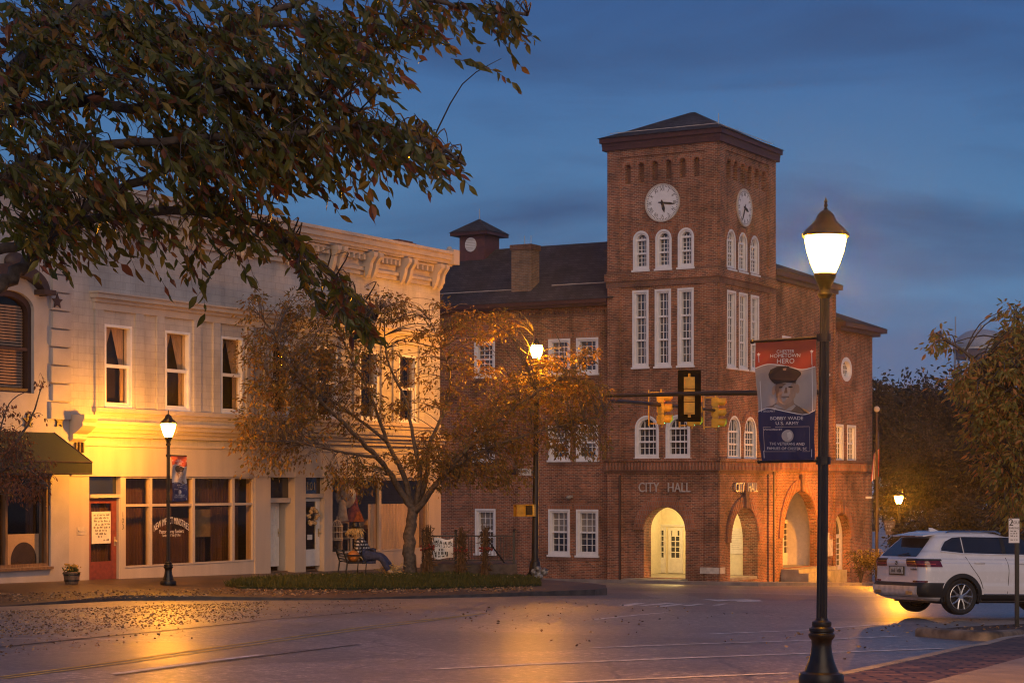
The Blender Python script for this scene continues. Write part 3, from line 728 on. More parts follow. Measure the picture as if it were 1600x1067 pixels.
# brown hood over the window
mb = MB(); um = (wu0+wu1)/2; hw = (wu1-wu0)/2+.3; zz = wv1+.42
pts_o = [(um+hw*math.cos(math.pi*i/16), zz+.05+.62*math.sin(math.pi*i/16)) for i in range(17)]
pts_i = [(um+(hw-.12)*math.cos(math.pi*i/16), zz-.08+.45*math.sin(math.pi*i/16)) for i in range(16, -1, -1)]
mb.plate(mW, pts_o+pts_i, [], .052, .32); mb.wbox(mW, um+hw-.3, um+hw+.14, zz-.05, zz+.08, .052, .4); mb.wbox(mW, um-hw-.14, um-hw+.3, zz-.05, zz+.08, .052, .4)
mb.ball((um, -.2, zz+.7), .35, .2, .25)
mb.build('window_hood', M['hood_brown'], LB, smooth=True)
mb = MB(); mb.plate(mW, arch(wu0, wu1, wv0, wv1+.42, 12, rise), [arch(wu0+.12, wu1-.12, wv0+.12, wv1+.28, 12, rise-.05)], -.25, -.05)
mb.wbox(mW, wu0+.12, wu1-.12, (wv0+wv1)/2, (wv0+wv1)/2+.08, -.14, -.06)
fr = mb.build('window', M['gutter'], LB)
MB().plate(mW, arch(wu0+.1, wu1-.1, wv0+.1, wv1+.3, 12, rise-.04), [], -.17, -.16).build('pane', M['shopglass'], fr)
mb = MB(); z = wv0+.15
while z < wv1+.1: mb.wbox(mW, wu0+.12, wu1-.12, z, z+.045, -.27, -.235); z += .075
mb.build('blind', M['pale_curtain'], fr)
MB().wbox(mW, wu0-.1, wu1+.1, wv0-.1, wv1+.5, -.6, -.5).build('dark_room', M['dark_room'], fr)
for px, py in ((88.5, 471), (46, 657), (95, 657)):
    pts = [(.2*(1 if k % 2 == 0 else .45)*math.sin(k*math.pi/5), .2*(1 if k % 2 == 0 else .45)*math.cos(k*math.pi/5)) for k in range(10)]
    uu, z_ = U(px, -.13), wz(px, py, -.13)
    MB().plate(lambda u, z, w: (uu+u, -w, z_+z), pts, [], .135 if px == 88.5 else .054, .17 if px == 88.5 else .1).build('wall_star', M['gutter'], LB)
mb = MB(); mb.plate(mW, rect(sw0, sw1, sv0, sv1), [rect(sw0+.08, (sw0+sw1)/2-.04, sv0+.08, sv1-.08), rect((sw0+sw1)/2+.04, sw1-.1, sv0+.08, sv1-.08)], -.16, -.0)
mb.wbox(mW, sw0-.05, sw1+.02, sv0-.07, sv0-.002, .052, .14)
fr = mb.build('shop_window', M['wood'], LB)
MB().wbox(mW, sw0+.05, sw1-.05, sv0+.05, sv1-.05, -.1, -.09).build('pane', M['shopglass'], fr)
mb = MB(); curtain(mb, mW, U(58), sw1-.08, sv0, sv1, -.4, .04, 8); curtain(mb, mW, U(-20), U(22), sv0, sv1, -.4, .04, 14); mb.build('curtain', M['curtain'], fr, smooth='all', fixn=False)
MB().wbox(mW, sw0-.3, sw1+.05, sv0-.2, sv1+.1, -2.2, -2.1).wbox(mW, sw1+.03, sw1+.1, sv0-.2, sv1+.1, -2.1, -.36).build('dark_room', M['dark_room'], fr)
ps = thing('window_poster', 'white poster with a dark dome leaning inside the left shop window', 'poster', W.world(U(39, .22), .22, wz(39, 868)), TH)
MB().box(-.62,.5,0,.015,-.62,.55).build('board', M['paper'], ps)
MB().plate(lambda u, z, w: (u-.05, -w, z-.12), arch(-.46,.46,-.3,.46, 18), [], .002, .006).build('dome_print', P('print_blue', (.06,.06,.09), .7), ps)
mb = MB(); mf_ = lambda u, z, w: (u, -w, z); scrawl(mb, mf_, -.5, -.02, -.47, .1, .004, .3, .5); scrawl(mb, mf_, .03, .38, -.47, .1, .004, .3, .5); scrawl(mb, mf_, -.5, .38, -.57, .05, .004); mb.build('lettering', M['ink'], ps, fixn=False)
# green canvas awning
aw = thing('awning', 'green canvas awning sloping over the left shop window', 'awning', (W.o[0], W.o[1], W.z0), TH)
d_ = 1.35; za = wz(80, 676); zb_ = wz(137, 722, -d_); a0, a1 = U(-110), U(82); ae = W.ux(136, -d_)
zv = wz(137, 741, -d_)
mb = MB().add([(a0,-.06,za),(a1,-.06,za),(a1,-d_,zb_),(a0,-d_,zb_),(a0,-d_,zv),(a1,-d_,zv),(a1,-.06,zv),(a0,-.06,za-.03),(a1-.01,-.06,za-.03),(a1-.01,-d_+.02,zb_-.03),(a0,-d_+.02,zb_-.03)],
    [(0,1,2,3),(3,2,5,4),(1,2,5,6),(7,10,9,8)])
mb.build('canvas', M['awning'], aw, fixn=False)
mb = MB(); mb.tube([(a0,-d_,zb_),(a1,-d_,zb_)], .02, 6); mb.tube([(a1,-.06,za),(a1,-d_,zb_)], .02, 6); mb.tube([(a0,-d_,zv+.02),(a1,-d_,zv+.02)], .012, 6)
mb.build('awning_frame', M['gutter'], aw)
# ------------------------------------------------------------------ brick city hall (local x along its left face, +y away along the street)
cx_ = (1122-CX)/F*88
K = Frame(cx_, 88, TH-math.pi/2, -2.9)
hall = thing('city_hall', 'red brick city hall with a square clock tower, dark hipped roofs and arched entrances', 'building', (K.o[0], K.o[1], K.z0), K.a)
mL = lambda u, z, w: (u, -w, z)              # left face, tower
mR = lambda u, z, w: (w, u, z)               # street face, tower
UL = -K.ux(950)*-1; UL = K.ux(950); TR = K.uy(1210); ZE = K.zy(1121.5, 219); ZB = -2.2
zl = lambda px, py, yo=0: K.zy(px, py, yo)
ul = lambda px, yo=0: K.ux(px, yo)
vr = lambda px, xo=0: K.uy(px, xo)
zr_ = lambda px, py, xo=0: K.zx(px, py, xo)
print('tower', UL, TR, ZE)
def hall_window(m, u0, u1, z0, z1, cols=3, rows=4, arched=False, glass='blueglass', rails=(.5,), parent=None, dp=.0, off=0.0):
    parent = parent or hall; sf_ = m in (mR, globals().get('mRw'))
    mb = MB(); t = .13 if sf_ else .15; d0, d1 = (-.2 if sf_ else -.3)+off, -.05+off
    if arched:
        mb.plate(m, arch(u0, u1, z0, z1), [arch(u0+t, u1-t, z0+t, z1-t)], d0, d1+.02)
        mb.plate(m, arch(u0-.02, u1+.02, z0-.02, z1+.02), [arch(u0+.07, u1-.07, z0+.07, z1-.07)], .004+off, .035+off)
        zs = z1-(u1-u0)/2
        mb.wbox(m, u0+t, u1-t, zs-.04, zs+.05, d0+.02, d1-.03)
        top = zs-.04
    else:
        mb.plate(m, rect(u0, u1, z0, z1), [rect(u0+t, u1-t, z0+t, z1-t)], d0, d1+.02)
        mb.plate(m, rect(u0-.02, u1+.02, z0-.02, z1+.02), [rect(u0+.07, u1-.07, z0+.07, z1-.07)], .004+off, .035+off)
        top = z1-t
    mb.wbox(m, u0-.07, u1+.07, z0-.11, z0-.022, -.1+off, .09+off)
    bz = [z0+t]
    for r_ in rails:
        zz = z0+t+(top-z0-t)*r_; mb.wbox(m, u0+t, u1-t, zz-.04, zz+.04, d0+.02, d1-.03); bz.append(zz)
    bz.append(top); uw_ = (u1-u0-2*t)
    for k in range(1, cols):
        u = u0+t+uw_*k/cols; mb.wbox(m, u-.014, u+.014, z0+t, top, d0+.05, d0+.09)
    if arched:
        for k in range(1, cols):
            u = u0+t+uw_*k/cols; mb.wbox(m, u-.014, u+.014, top+.09, z1-t-.08, d0+.05, d0+.09)
    per = max(1, rows//(len(bz)-1))
    for a, b in zip(bz, bz[1:]):
        for k in range(1, per):
            zz = a+(b-a)*k/per; mb.wbox(m, u0+t, u1-t, zz-.014, zz+.014, d0+.051, d0+.089)
    fr = mb.build('window', M['white'], parent)
    g = arch(u0+t-.03, u1-t+.03, z0+t-.03, z1-t+.03) if arched else rect(u0+t-.03, u1-t+.03, z0+t-.03, z1-t+.03)
    MB().plate(m, g, [], d0+.03, d0+.045).build('pane', M[glass], fr)
    if glass == 'darkglass' and not arched:
        zb_ = z1-t-(z1-z0-2*t)*random.choice((.5, .5, .35, .62)); MB().wbox(m, u0+t-.02, u1-t+.02, zb_, z1-t+.02, d0+.046, d0+.049).build('blind', M['blindglass'], fr)
    return fr
g_ = .015
shr = lambda r_: rect(r_[0]+g_, r_[1]-g_, r_[2]+g_, r_[3]-g_)
sha = lambda r_: arch(r_[0]+g_, r_[1]-g_, r_[2]+g_, r_[3]-g_)
def ring(m, r_, t, name='arch_ring', w=.05, n=20, key=None, full=False, rise=None):
    u0, u1, z0, z1 = r_; c = (u0+u1)/2; ra = (u1-u0)/2; zs = z1-ra
    mb = MB(); k0 = 22
    o = [(c+(ra+t)*math.cos(math.pi*i/k0), zs+(ra+t)*math.sin(math.pi*i/k0)) for i in range(k0+1)]
    i_ = [(c+(ra+.012)*math.cos(math.pi*i/k0), zs+(ra+.012)*math.sin(math.pi*i/k0)) for i in range(k0, -1, -1)]
    mb.plate(m, o+i_, [], .003, w)
    ns = int(math.pi*(ra+t/2)/.095)
    for i in range(ns):          # raised voussoirs, every other one a little prouder
        a0, a1 = math.pi*(i+.12)/ns, math.pi*(i+.88)/ns
        q = [(c+rr*math.cos(a), zs+rr*math.sin(a)) for rr, a in ((ra+.03, a0), (ra+t-.02, a0), (ra+t-.02, a1), (ra+.03, a1))]
        mb.plate(m, q, [], w, w+.015+.012*(i % 2))
    ob = mb.build(name, M['brick_vous'], hall)
    if key: MB().plate(m, [(c-.12, zs+ra-.05), (c+.12, zs+ra-.05), (c+.2, zs+ra+t+.22), (c-.2, zs+ra+t+.22)], [], w+.03, w+.12).build('keystone', M['brick_dark'], hall)
    return ob
# ---- tower, left face
Lw3 = [(ul(a), ul(b), zl(1037, 419), zl(1037, 359)) for a, b in ((990,1014), (1025,1049), (1060,1084))]
Lt = [(ul(a), ul(b), zl(1037, 571.5), zl(1037, 452.5)) for a, b in ((989,1013), (1024,1048), (1059.5,1083.5))]
Lp = [(ul(a), ul(b), zl(1037, 714.5), zl(1037, 649)) for a, b in ((993,1029), (1041,1078))]
Ln = [(ul(x-5), ul(x+5), zl(x, y+31), zl(x, y)) for x, y in ((981,257.5),(1002,254.5),(1023,252),(1044.6,250),(1066.5,247.5),(1088,245.5))]
La = (ul(1006), ul(1071), zl(1037, 903), zl(1037, 792))
holes = [shr(r_) for r_ in Lt]+[sha(r_) for r_ in Lw3+Lp+Ln]+[arch(La[0], La[1], La[2], La[3], 18)]
zf = La[2]
MB().plate(mL, rect(UL, 0, ZB, ZE), holes, -.4, 0).build('wall', M['brick'], hall)
Rw3 = [(vr(a), vr(b), zr_(1160, 424), zr_(1160, 364)) for a, b in ((1135.5,1148.5), (1153.5,1166.5), (1172,1185))]
Rt = [(vr(a), vr(b), zr_(1160, 575.5), zr_(1160, 458.5)) for a, b in ((1136,1149), (1154.5,1167), (1173,1185))]
Rp = [(vr(a), vr(b), zr_(1160, 716.5), zr_(1160, 651)) for a, b in ((1137,1156.5), (1162.5,1181))]
Rn = [(vr(x-3.4), vr(x+3.4), zr_(x, y+31), zr_(x, y)) for x, y in ((1138,249),(1149,252.5),(1160,256.5),(1171,260),(1182,264),(1193,268))]
Ra = (vr(1141), vr(1184), zr_(1160, 906), zr_(1160, 792))
holes = [shr(r_) for r_ in Rt]+[sha(r_) for r_ in Rw3+Rp+Rn]+[arch(Ra[0], Ra[1], Ra[2], Ra[3], 18)]
MB().plate(mR, rect(.4, TR, ZB, ZE), holes, -.4, 0).build('wall', M['brick'], hall)
# back sides of the tower
MB().box(UL, UL+.4, .401, TR, ZB+5, ZE).box(UL+.401, -.401, TR-.4, TR, ZB+5, ZE).build('wall', M['brick'], hall)
for r_ in Ln: ring(mL, r_, .13, w=.03)
for r_ in Rn: ring(mR, r_, .13, w=.03)
for r_ in Ln: MB().plate(mL, arch(r_[0]-.03, r_[1]+.03, r_[2]-.03, r_[3]+.03), [], -.39, -.26).build('niche', M['brick_dark'], hall)
for r_ in Rn: MB().plate(mR, arch(r_[0]-.03, r_[1]+.03, r_[2]-.03, r_[3]+.03), [], -.39, -.26).build('niche', M['brick_dark'], hall)
for r_ in Lw3: hall_window(mL, *r_, arched=True, rows=6)
for r_ in Rw3: hall_window(mR, *r_, arched=True, rows=6)
for r_ in Lt: hall_window(mL, *r_, rows=9, rails=(.333, .667))
for r_ in Rt: hall_window(mR, *r_, rows=9, rails=(.333, .667))
for r_ in Lp: hall_window(mL, *r_, arched=True, rows=4, cols=4, glass='darkglass')
for r_ in Rp: hall_window(mR, *r_, arched=True, rows=4, cols=4, glass='darkglass')
for r_ in Lp: ring(mL, r_, .3, w=.03)
for r_ in Rp: ring(mR, r_, .3, w=.03)
for r_ in Lw3: ring(mL, r_, .2, w=.025)
for r_ in Rw3: ring(mR, r_, .2, w=.025)
ring(mL, La, .5, w=.06); ring(mR, Ra, .5, w=.06, key=True)
# belts, corbel courses and corner pilasters
def belt(z0, z1, w, mat='brick', name='belt_course', u0=UL, v1=TR):
    mb = MB(); mb.wbox(mL, u0-w, w, z0, z1, .004, w); mb.wbox(mR, .0, v1+w, z0, z1, .004, w-.001); mb.build(name, M[mat], hall)
za, zb = zl(1037, 446), zl(1037, 424)
belt(za, za+.28, .07, 'brick_dark'); belt(za+.28, zb, .13)
belt(zb, zb+.12, .06, 'brick_dark')
zc, zd = zl(1037, 740), zl(1037, 721)
belt(zc, zc+.12, .06, 'brick_dark'); belt(zc+.12, zd, .16, 'brick_dark'); belt(zd, zd+.14, .22, 'brick')
mb = MB(); u = UL
while u < 0: mb.wbox(mL, u, u+.075, zc+.18, zd-.04, .16, .20); u += .16
mb.build('soldier_course', M['brick_vous'], hall); mb = MB(); u = .1
while u < TR: mb.wbox(mR, u, u+.075, zc+.18, zd-.04, .16, .20); u += .16
mb.build('soldier_course', M['brick_vous'], hall)
zt1 = zl(1037, 293)
for m_, a, b in ((mL, UL, ul(969)), (mL, ul(1103), -.002), (mR, .0, vr(1131)), (mR, vr(1199), TR)):
    mb = MB()
    for z0, z1 in ((ZB, zc-.003), (zd+.143, za-.003), (zb+.123, ZE)): mb.wbox(m_, a, b, z0, z1, .003, .075)
    mb.build('pilaster', M['brick'], hall)
mb = MB(); mb.wbox(mL, ul(969)+.002, ul(1103)-.002, zl(1037,241), ZE, .003, .074); mb.wbox(mR, vr(1131)+.002, vr(1199)-.002, zr_(1165,246), ZE, .003, .074); mb.build('frieze', M['brick'], hall)
for px in (970.5,): 
    mb = MB(); u = ul(px); mb.tube([(u, -.13, zd-.6), (u, -.13, ZB+1.2)], .055, 8); mb.build('downspout', M['gutter'], hall, smooth=True)
MB().box(vr(1207)*0-.05, .11, TR-.35, TR-.22, ZB+1, zd-.1).build('downspout', M['gutter'], hall)
# tower roof: boxed eaves, hipped shingles
ov = .30
mb = MB(); mb.box(UL-ov, ov, -ov, TR+ov, ZE+.28, ZE+.5).box(UL-ov*.72, ov*.72, -ov*.72, TR+ov*.72, ZE+.12, ZE+.279).box(UL-.2, .2, -.2, TR+.2, ZE-.06, ZE+.119)
mb.build('eaves', M['fascia'], hall)
ap = (UL/2, TR/2); ZA = K.zy(1080, 176, TR/2); e2 = ov+.08; ze = ZE+.503
fl = .35
base = [(UL-e2, -e2), (e2, -e2), (e2, TR+e2), (UL-e2, TR+e2)]
mid = [(ap[0]+(x-ap[0])*.72, ap[1]+(y-ap[1])*.72) for x, y in base]
vs = [(x, y, ze) for x, y in base]+[(x, y, ze+(ZA-ze)*.255) for x, y in mid]+[(ap[0]-.12, ap[1], ZA), (ap[0]+.12, ap[1], ZA)]
mb = MB().add(vs, [(0,1,5,4),(1,2,6,5),(2,3,7,6),(3,0,4,7),(4,5,9,8),(5,6,9),(6,7,8,9),(7,4,8),(3,2,1,0)])
rf = mb.build('roof', M['shingle'], hall)
mb = MB()
for a, b in ((0,1),(1,2)): mb.tube([Vector(vs[a]).lerp(Vector(vs[8]),.14)+Vector((0,0,.06)), Vector(vs[b]).lerp(Vector(vs[9]),.14)+Vector((0,0,.06))], .018, 5)
p = Vector(vs[1]).lerp(Vector(vs[9]),.14); mb.tube([p, p+Vector((0,0,.5))], .015, 5)
mb.build('lightning_wire', M['stone'], rf)
# ---- clocks
def clock(m, c, z, r, h_ang, m_ang):
    cl = MB().plate(m, ell(c, z, r, r, 56), [], .01, .05).build('clock_face', M['white'], hall)
    MB().plate(m, ell(c, z, r+.05, r+.05, 56), [ell(c, z, r-.02, r-.02, 56)], .012, .075).build('clock_rim', M['stone'], cl)
    mb = MB(); W0 = .053
    for k in range(60):
        q = k*math.pi/30; a = r*.92; l = .035 if k % 5 else .05
        mb.plate(m, [(c+math.sin(q)*(a-l)+math.cos(q)*s*.014, z+math.cos(q)*(a-l)-math.sin(q)*s*.014) for s in (-1, 1)]+[(c+math.sin(q)*(a+l*.6)+math.cos(q)*s*.014, z+math.cos(q)*(a+l*.6)-math.sin(q)*s*.014) for s in (1, -1)], [], .051, .056)
    mb.build('minute_marks', M['ink'], cl)
    mb = MB()
    for k, s in enumerate(['XII','I','II','III','IV','V','VI','VII','VIII','IX','X','XI']):
        q = k*math.pi/6; cc, ss = math.cos(q), math.sin(q); R_ = r*.74
        mb.text(s, r*.27, lambda x, y, zz: m(c+R_*ss+x*cc+y*ss, z+R_*cc-x*ss+y*cc, .052+zz), sx=.85, depth=.004)
    mb.build('numerals', M['ink'], cl)
    mb = MB()
    for q, l, wd, ww in ((h_ang, r*.58, .05, .062), (m_ang, r*.82, .035, .072)):
        q = R(q); d = (math.sin(q), math.cos(q)); n = (d[1], -d[0])
        P_ = lambda a, b: (c+d[0]*a+n[0]*b, z+d[1]*a+n[1]*b)
        mb.plate(m, [P_(-l*.28, -wd*.6), P_(-l*.28, wd*.6), P_(0, wd*1.2), P_(l*.6, wd*1.5), P_(l, 0), P_(l*.6, -wd*1.5), P_(0, -wd*1.2)], [], ww, ww+.008)
    mb.plate(m, ell(c, z, .06, .06, 14), [], .055, .085)
    mb.build('clock_hands', M['ink'], cl)
rc = (zl(1035.5, 289)-zl(1035.5, 345.5))/2
clock(mL, ul(1035.5), zl(1035.5, 317.2), rc, 166, 98)
clock(mR, vr(1162), zr_(1162, 325), rc, 108, 205)
# ---- CITY HALL lettering
def letters(m, c, z, size, sx):
    for wd, dx in (('CITY', -1.0), ('HALL', 1.0)): MB().text(wd, size, lambda x, y, zz: m(c+dx*size*sx*1.55+x, z+y, .08+zz), sx=sx, depth=.03).build('lettering', M['metal_letter'], hall)
letters(mL, (ul(1000)+ul(1077))/2, zl(1037, 762), .62, .78); letters(mR, (vr(1142.5)+vr(1184))/2, zr_(1163, 762), .62, .78)
# ---- porch inside the tower
def notch(u0, u1, z0, z1, A_):
    a = arch(A_[0], A_[1], z0, A_[3], 18)     # bl, br, then over the top from right to left
    return [(u0, z0), a[0]] + a[:1:-1] + [a[1], (u1, z0), (u1, z1), (u0, z1)]
yb = 4.7; mP = lambda u, z, w: (u, yb-w, z); zfl = zf
MB().box(UL+.02, -.02, .02, TR-.02, ZB, zfl-.003).build('porch_floor', M['concrete'], hall)
zce = La[3]+.35
MB().box(UL+.401, -.401, .401, TR-.41, zce, zce+.2).build('porch_ceiling', M['cream_wall'], hall)
pw = MB(); pw.box(UL+.402, -.405, yb, yb+.2, zfl, zce-.003).box(UL+.402, UL+.45, .41, yb-.003, zfl, zce-.003)
pw.build('porch_wall', M['cream_wall'], hall)
MB().plate(mL, notch(UL+.46, -.76, zfl+.001, zce-.005, La), [], -.75, -.401).build('arch_reveal', M['brick'], hall)
MB().plate(mR, notch(.402, yb+.0-.004, zfl+.001, zce-.006, Ra), [], -.75, -.401).build('arch_reveal', M['brick'], hall)
def pu(px): return K.ux(px, yb)
def pz(px, py): return K.zy(px, py, yb)
mb = MB(); u0, u1 = pu(1045), pu(1067.5)
zdt = pz(1055, 824)
mb.plate(mP, rect(u0, u1, zfl+.02, zdt), [rect(u0+.16, u0+.16+(u1-u0-.32)/2-.02, zfl+.75, zdt-.14), rect(u0+.16+(u1-u0-.32)/2+.02, u1-.16, zfl+.75, zdt-.14)], .01, .08)
for k in range(1, 5):
    zz = zfl+.75+(zdt-.14-zfl-.75)*k/5; mb.wbox(mP, u0+.16, u1-.16, zz-.02, zz+.02, .02, .07)
dr = mb.build('door', M['door_white'], hall)
MB().wbox(mP, u0+.1, u1-.1, zfl+.7, zdt-.1, .03, .04).build('pane', M['darkglass'], dr)
MB().wbox(mP, u0+.22, u0+.5, zfl+1.75, zfl+2.1, .083, .087).build('notice', M['paper'], dr)
mb = MB(); a, b = pu(1031.5), pu(1040.5)
mb.plate(mP, rect(a, b, zfl+.02, zdt+.02), [rect(a+.09, b-.09, zfl+.75, zdt-.14)], .01, .07)
for k in range(1, 5):
    zz = zfl+.75+(zdt-.14-zfl-.75)*k/5; mb.wbox(mP, a+.09, b-.09, zz-.02, zz+.02, .02, .06)
sd = mb.build('sidelight', M['door_white'], hall)
MB().wbox(mP, a+.05, b-.05, zfl+.7, zdt-.1, .03, .04).build('pane', M['darkglass'], sd)
mb = MB(); mb.wbox(mP, pu(1027), pu(1028.5), zfl, zce-.01, .001, .06); mb.wbox(mP, pu(1028.5), u1+.2, zdt+.05, zdt+.15, .001, .06); mb.build('door_trim', M['door_white'], hall)
db = thing('drop_box', 'black drop box on the cream porch wall beside the entrance door', 'mailbox', K.world(pu(1016), yb-.17, zl(1016, 855, yb)), K.a)
MB().box(-.2,.2,-.1,.1,-.1,.3).box(-.23,.23,-.14,.1,.3,.36).build('box_body', M['black_iron'], db); MB().box(-.12,.12,-.108,-.101,.12,.17).build('slot', M['stone'], db)
nb = thing('notice_board', 'pale notice sheet on the porch wall seen through the narrow right arch', 'notice', K.world(K.ux(1152.5, yb), yb-.02, zl(1152, 850, yb)), K.a)
MB().box(-.36,.36,-.01,.01,-.45,.75).build('sheet', M['paper'], nb)
mb = MB(); random.seed(3)
for k in range(11): mb.box(-.29, random.uniform(.05,.3), -.014, -.0115, .62-k*.085, .638-k*.085)
mb.build('print', M['metal_letter'], nb)
# entrance step, stone plaque on the corner
MB().box(ul(985), ul(1076), -.95, -.08, ZB, zfl-.02).box(ul(982), ul(1079), -1.5, -.951, ZB, zfl-.2).build('entrance_step', M['concrete'], hall)
MB().wbox(mL, ul(1095), .09, zl(1110, 896), zl(1110, 886), .076, .1).wbox(mR, .0, vr(1130), zl(1110, 896), zl(1110, 886), .076, .1).build('cornerstone', M['stone'], hall)
pl_ = bpy.data.lights.new('porch_light', 'POINT'); pl_.energy = 230; pl_.color = (1, .70, .27); pl_.shadow_soft_size = .12
po = bpy.data.objects.new('porch_light', pl_); COL.objects.link(po); po.location = K.world(UL*.48, 2.5, zce-.45)
# ---- left wing
yw = .45; mLw = lambda u, z, w: (u, yw-w, z); UE = UL-13.5
zle = zl(890, 480, yw)
def lw(x0, x1, y0, y1): return (K.ux(x0, yw), K.ux(x1, yw), zl((x0+x1)/2, y1, yw), zl((x0+x1)/2, y0, yw))
ws = [lw(742,773,532,583), lw(857.5,890.5,530,584), lw(901,934.5,527,583), lw(742,773,669,717), lw(857.5,890.5,665,718), lw(901,934.5,664,718), lw(743,774,791,862), lw(857.5,890,796,866), lw(901,934.5,797,868)]
zz = [(ws[1][2], ws[1][3]), (ws[4][2], ws[4][3]), (ws[7][2], ws[7][3])]
ws = [(w_[0], w_[1], zz[i//3][0], zz[i//3][1]) for i, w_ in enumerate(ws)]
MB().plate(mLw, rect(UE, UL-.002, ZB, zle), [shr(w_) for w_ in ws], -.4, 0).build('wall', M['brick'], hall)
mb = MB(); mb.box(UE, UE+.4, yw+.401, 11, ZB, zle).box(UE+.401, UL+.3, 10.6, 11, ZB, zle); mb.build('wall', M['brick'], hall)
for i, w_ in enumerate(ws):
    hall_window(mLw, *w_, rows=6 if i < 6 else 6, cols=3, rails=(.5,), glass='blueglass' if i < 3 else 'darkglass')
    MB().wbox(mLw, w_[0]-.12, w_[1]+.12, w_[3]+.02, w_[3]+.28, .003, .03).build('lintel', M['brick_vous'], hall)
    MB().wbox(mLw, w_[0]-.12, w_[1]+.12, w_[2]-.26, w_[2]-.115, .003, .05).build('sill', M['brick_dark'], hall)
mb = MB(); mb.wbox(mLw, UE, UL-.003, zle-.42, zle-.3, .003, .05); u = UE
while u < UL-.1: mb.wbox(mLw, u, u+.1, zle-.3, zle-.18, .003, .09); u += .2
mb.build('corbel_course', M['brick_dark'], hall)
mb = MB(); mb.box(UE-.3, UL-.003, yw-.5, yw-.003, zle-.02, zle+.1).box(UE-.3, UL-.003, yw-.62, yw-.4, zle+.101, zle+.27); mb.build('eaves', M['fascia'], hall)
yr = 5.7; zrg = K.zy(900, 381, yr)
mb = MB().add([(UE-.4, yw-.66, zle+.275), (UL+.3, yw-.66, zle+.275), (UL+.3, yr, zrg), (UE-.4, yr, zrg), (UE-.4, 11.2, zle+.275), (UL+.3, 11.2, zle+.275)], [(0,1,2,3),(3,2,5,4),(0,3,4),(1,5,2),(0,4,5,1)])
rf = mb.build('roof', M['shingle'], hall)
n_ = Vector((0, -(zrg-zle), (yr-yw))).normalized()*.05
A = lambda t: Vector((0, (yw-.66)+(yr-yw+.66)*t, zle+.275+(zrg-zle-.275)*t))+n_
mb = MB(); q = A(.21); mb.tube([(UE, q.y, q.z), (ul(797), q.y, q.z)], .02, 5); mb.tube([(ul(846), q.y, q.z+.1), (UL, q.y, q.z+.1)], .02, 5); mb.build('lightning_wire', M['stone'], rf)
# wing chimney
t_ = K.ty(820, 1.5); uc0, uc1 = K.ux(799, .9), K.ux(829, .9); zct = K.zy(815, 382, .9)
mb = MB().box(uc0, uc1, .9, 1.75, zle, zct-.25); cm = mb.build('chimney', M['brick_chim'], hall)
MB().box(uc0-.06, uc1+.06, 0.84, 1.81, zct-.249, zct).build('chimney_cap', M['brick_dark'], cm)
mb = MB()
for a in (uc0+.5, uc1-.2): mb.tube([(a, 1.3, zct), (a, 1.3, zct+.45)], .015, 5)
mb.build('lightning_rod', M['stone'], cm)
# louvred cupola on the ridge
ca, cb = K.ux(718, yr-1.1), K.ux(757, yr-1.1); cz0, cz1 = K.zy(740, 402, yr-1.1), K.zy(740, 368, yr-1.1); cy0 = yr-1.1; cy1 = cy0+(cb-ca)
mb = MB().box(ca, cb, cy0, cy1, cz0-1.2, cz1); cu = mb.build('cupola', M['cupola'], hall)
mb = MB(); cc = ((ca+cb)/2, (cy0+cy1)/2); ov = .35
mb.box(ca-ov, cb+ov, cy0-ov, cy1+ov, cz1+.002, cz1+.16); mb.build('cupola_eaves', M['fascia'], cu)
pa = K.zy(751, 342, cc[1])
bs = [(ca-ov-.05, cy0-ov-.05), (cb+ov+.05, cy0-ov-.05), (cb+ov+.05, cy1+ov+.05), (ca-ov-.05, cy1+ov+.05)]
md = [(cc[0]+(x-cc[0])*.6, cc[1]+(y-cc[1])*.6) for x, y in bs]
vs = [(x, y, cz1+.163) for x, y in bs]+[(x, y, cz1+.163+(pa-cz1)*.33) for x, y in md]+[(cc[0], cc[1], pa)]
MB().add(vs, [(0,1,5,4),(1,2,6,5),(2,3,7,6),(3,0,4,7),(4,5,8),(5,6,8),(6,7,8),(7,4,8),(3,2,1,0)]).build('cupola_roof', M['shingle'], cu)
mC = lambda u, z, w: (u, cy0-w, z); um_ = K.ux(736, cy0); zm_ = K.zy(736, 382.5, cy0); rr = .32
lv = MB().plate(mC, ell(um_, zm_, rr, rr*1.12), [], .004, .06).build('round_vent', M['white'], cu)
mb = MB()
for k in range(1, 8):
    z = zm_-rr+2*rr*k/8; hw = math.sqrt(max(0, rr*rr-(z-zm_)**2))*.9; mb.wbox(mC, um_-hw, um_+hw, z-.012, z+.012, .061, .075)
mb.build('louvre', M['stone'], lv)
mb = MB(); mb.tube([(cc[0], cc[1], pa-.02), (cc[0], cc[1], pa+.5)], .015, 5); mb.build('lightning_rod', M['stone'], cu)
# ---- street wing: tall part, then the lower end part
xw = -.35; mRw = lambda u, z, w: (xw+w, u, z); V1 = vr(1303.5, xw); V2 = vr(1363, xw)
vw = lambda px: vr(px, xw); zw = lambda px, py: zr_(px, py, xw)
zh1 = zw(1290, 452); zh2 = zw(1340, 519)
A1 = (vw(1223), vw(1277), zw(1250, 886), zw(1250, 766)); A2 = (vw(1299.5), vw(1328), zw(1314, 902), zw(1314, 801))
sw = [(vw(1222), vw(1235), zw(1236, 583), zw(1236, 527)), (vw(1240), vw(1252), zw(1236, 583), zw(1236, 527)), (vw(1284), vw(1294), zw(1290, 583), zw(1290, 528)),
      (vw(1222), vw(1235), zw(1236, 722), zw(1236, 660)), (vw(1240), vw(1252), zw(1236, 722), zw(1236, 660))]
sw2 = [(vw(1303.8), vw(1317), zw(1320, 721), zw(1320, 664)), (vw(1323.5), vw(1336.5), zw(1320, 721), zw(1320, 664))]
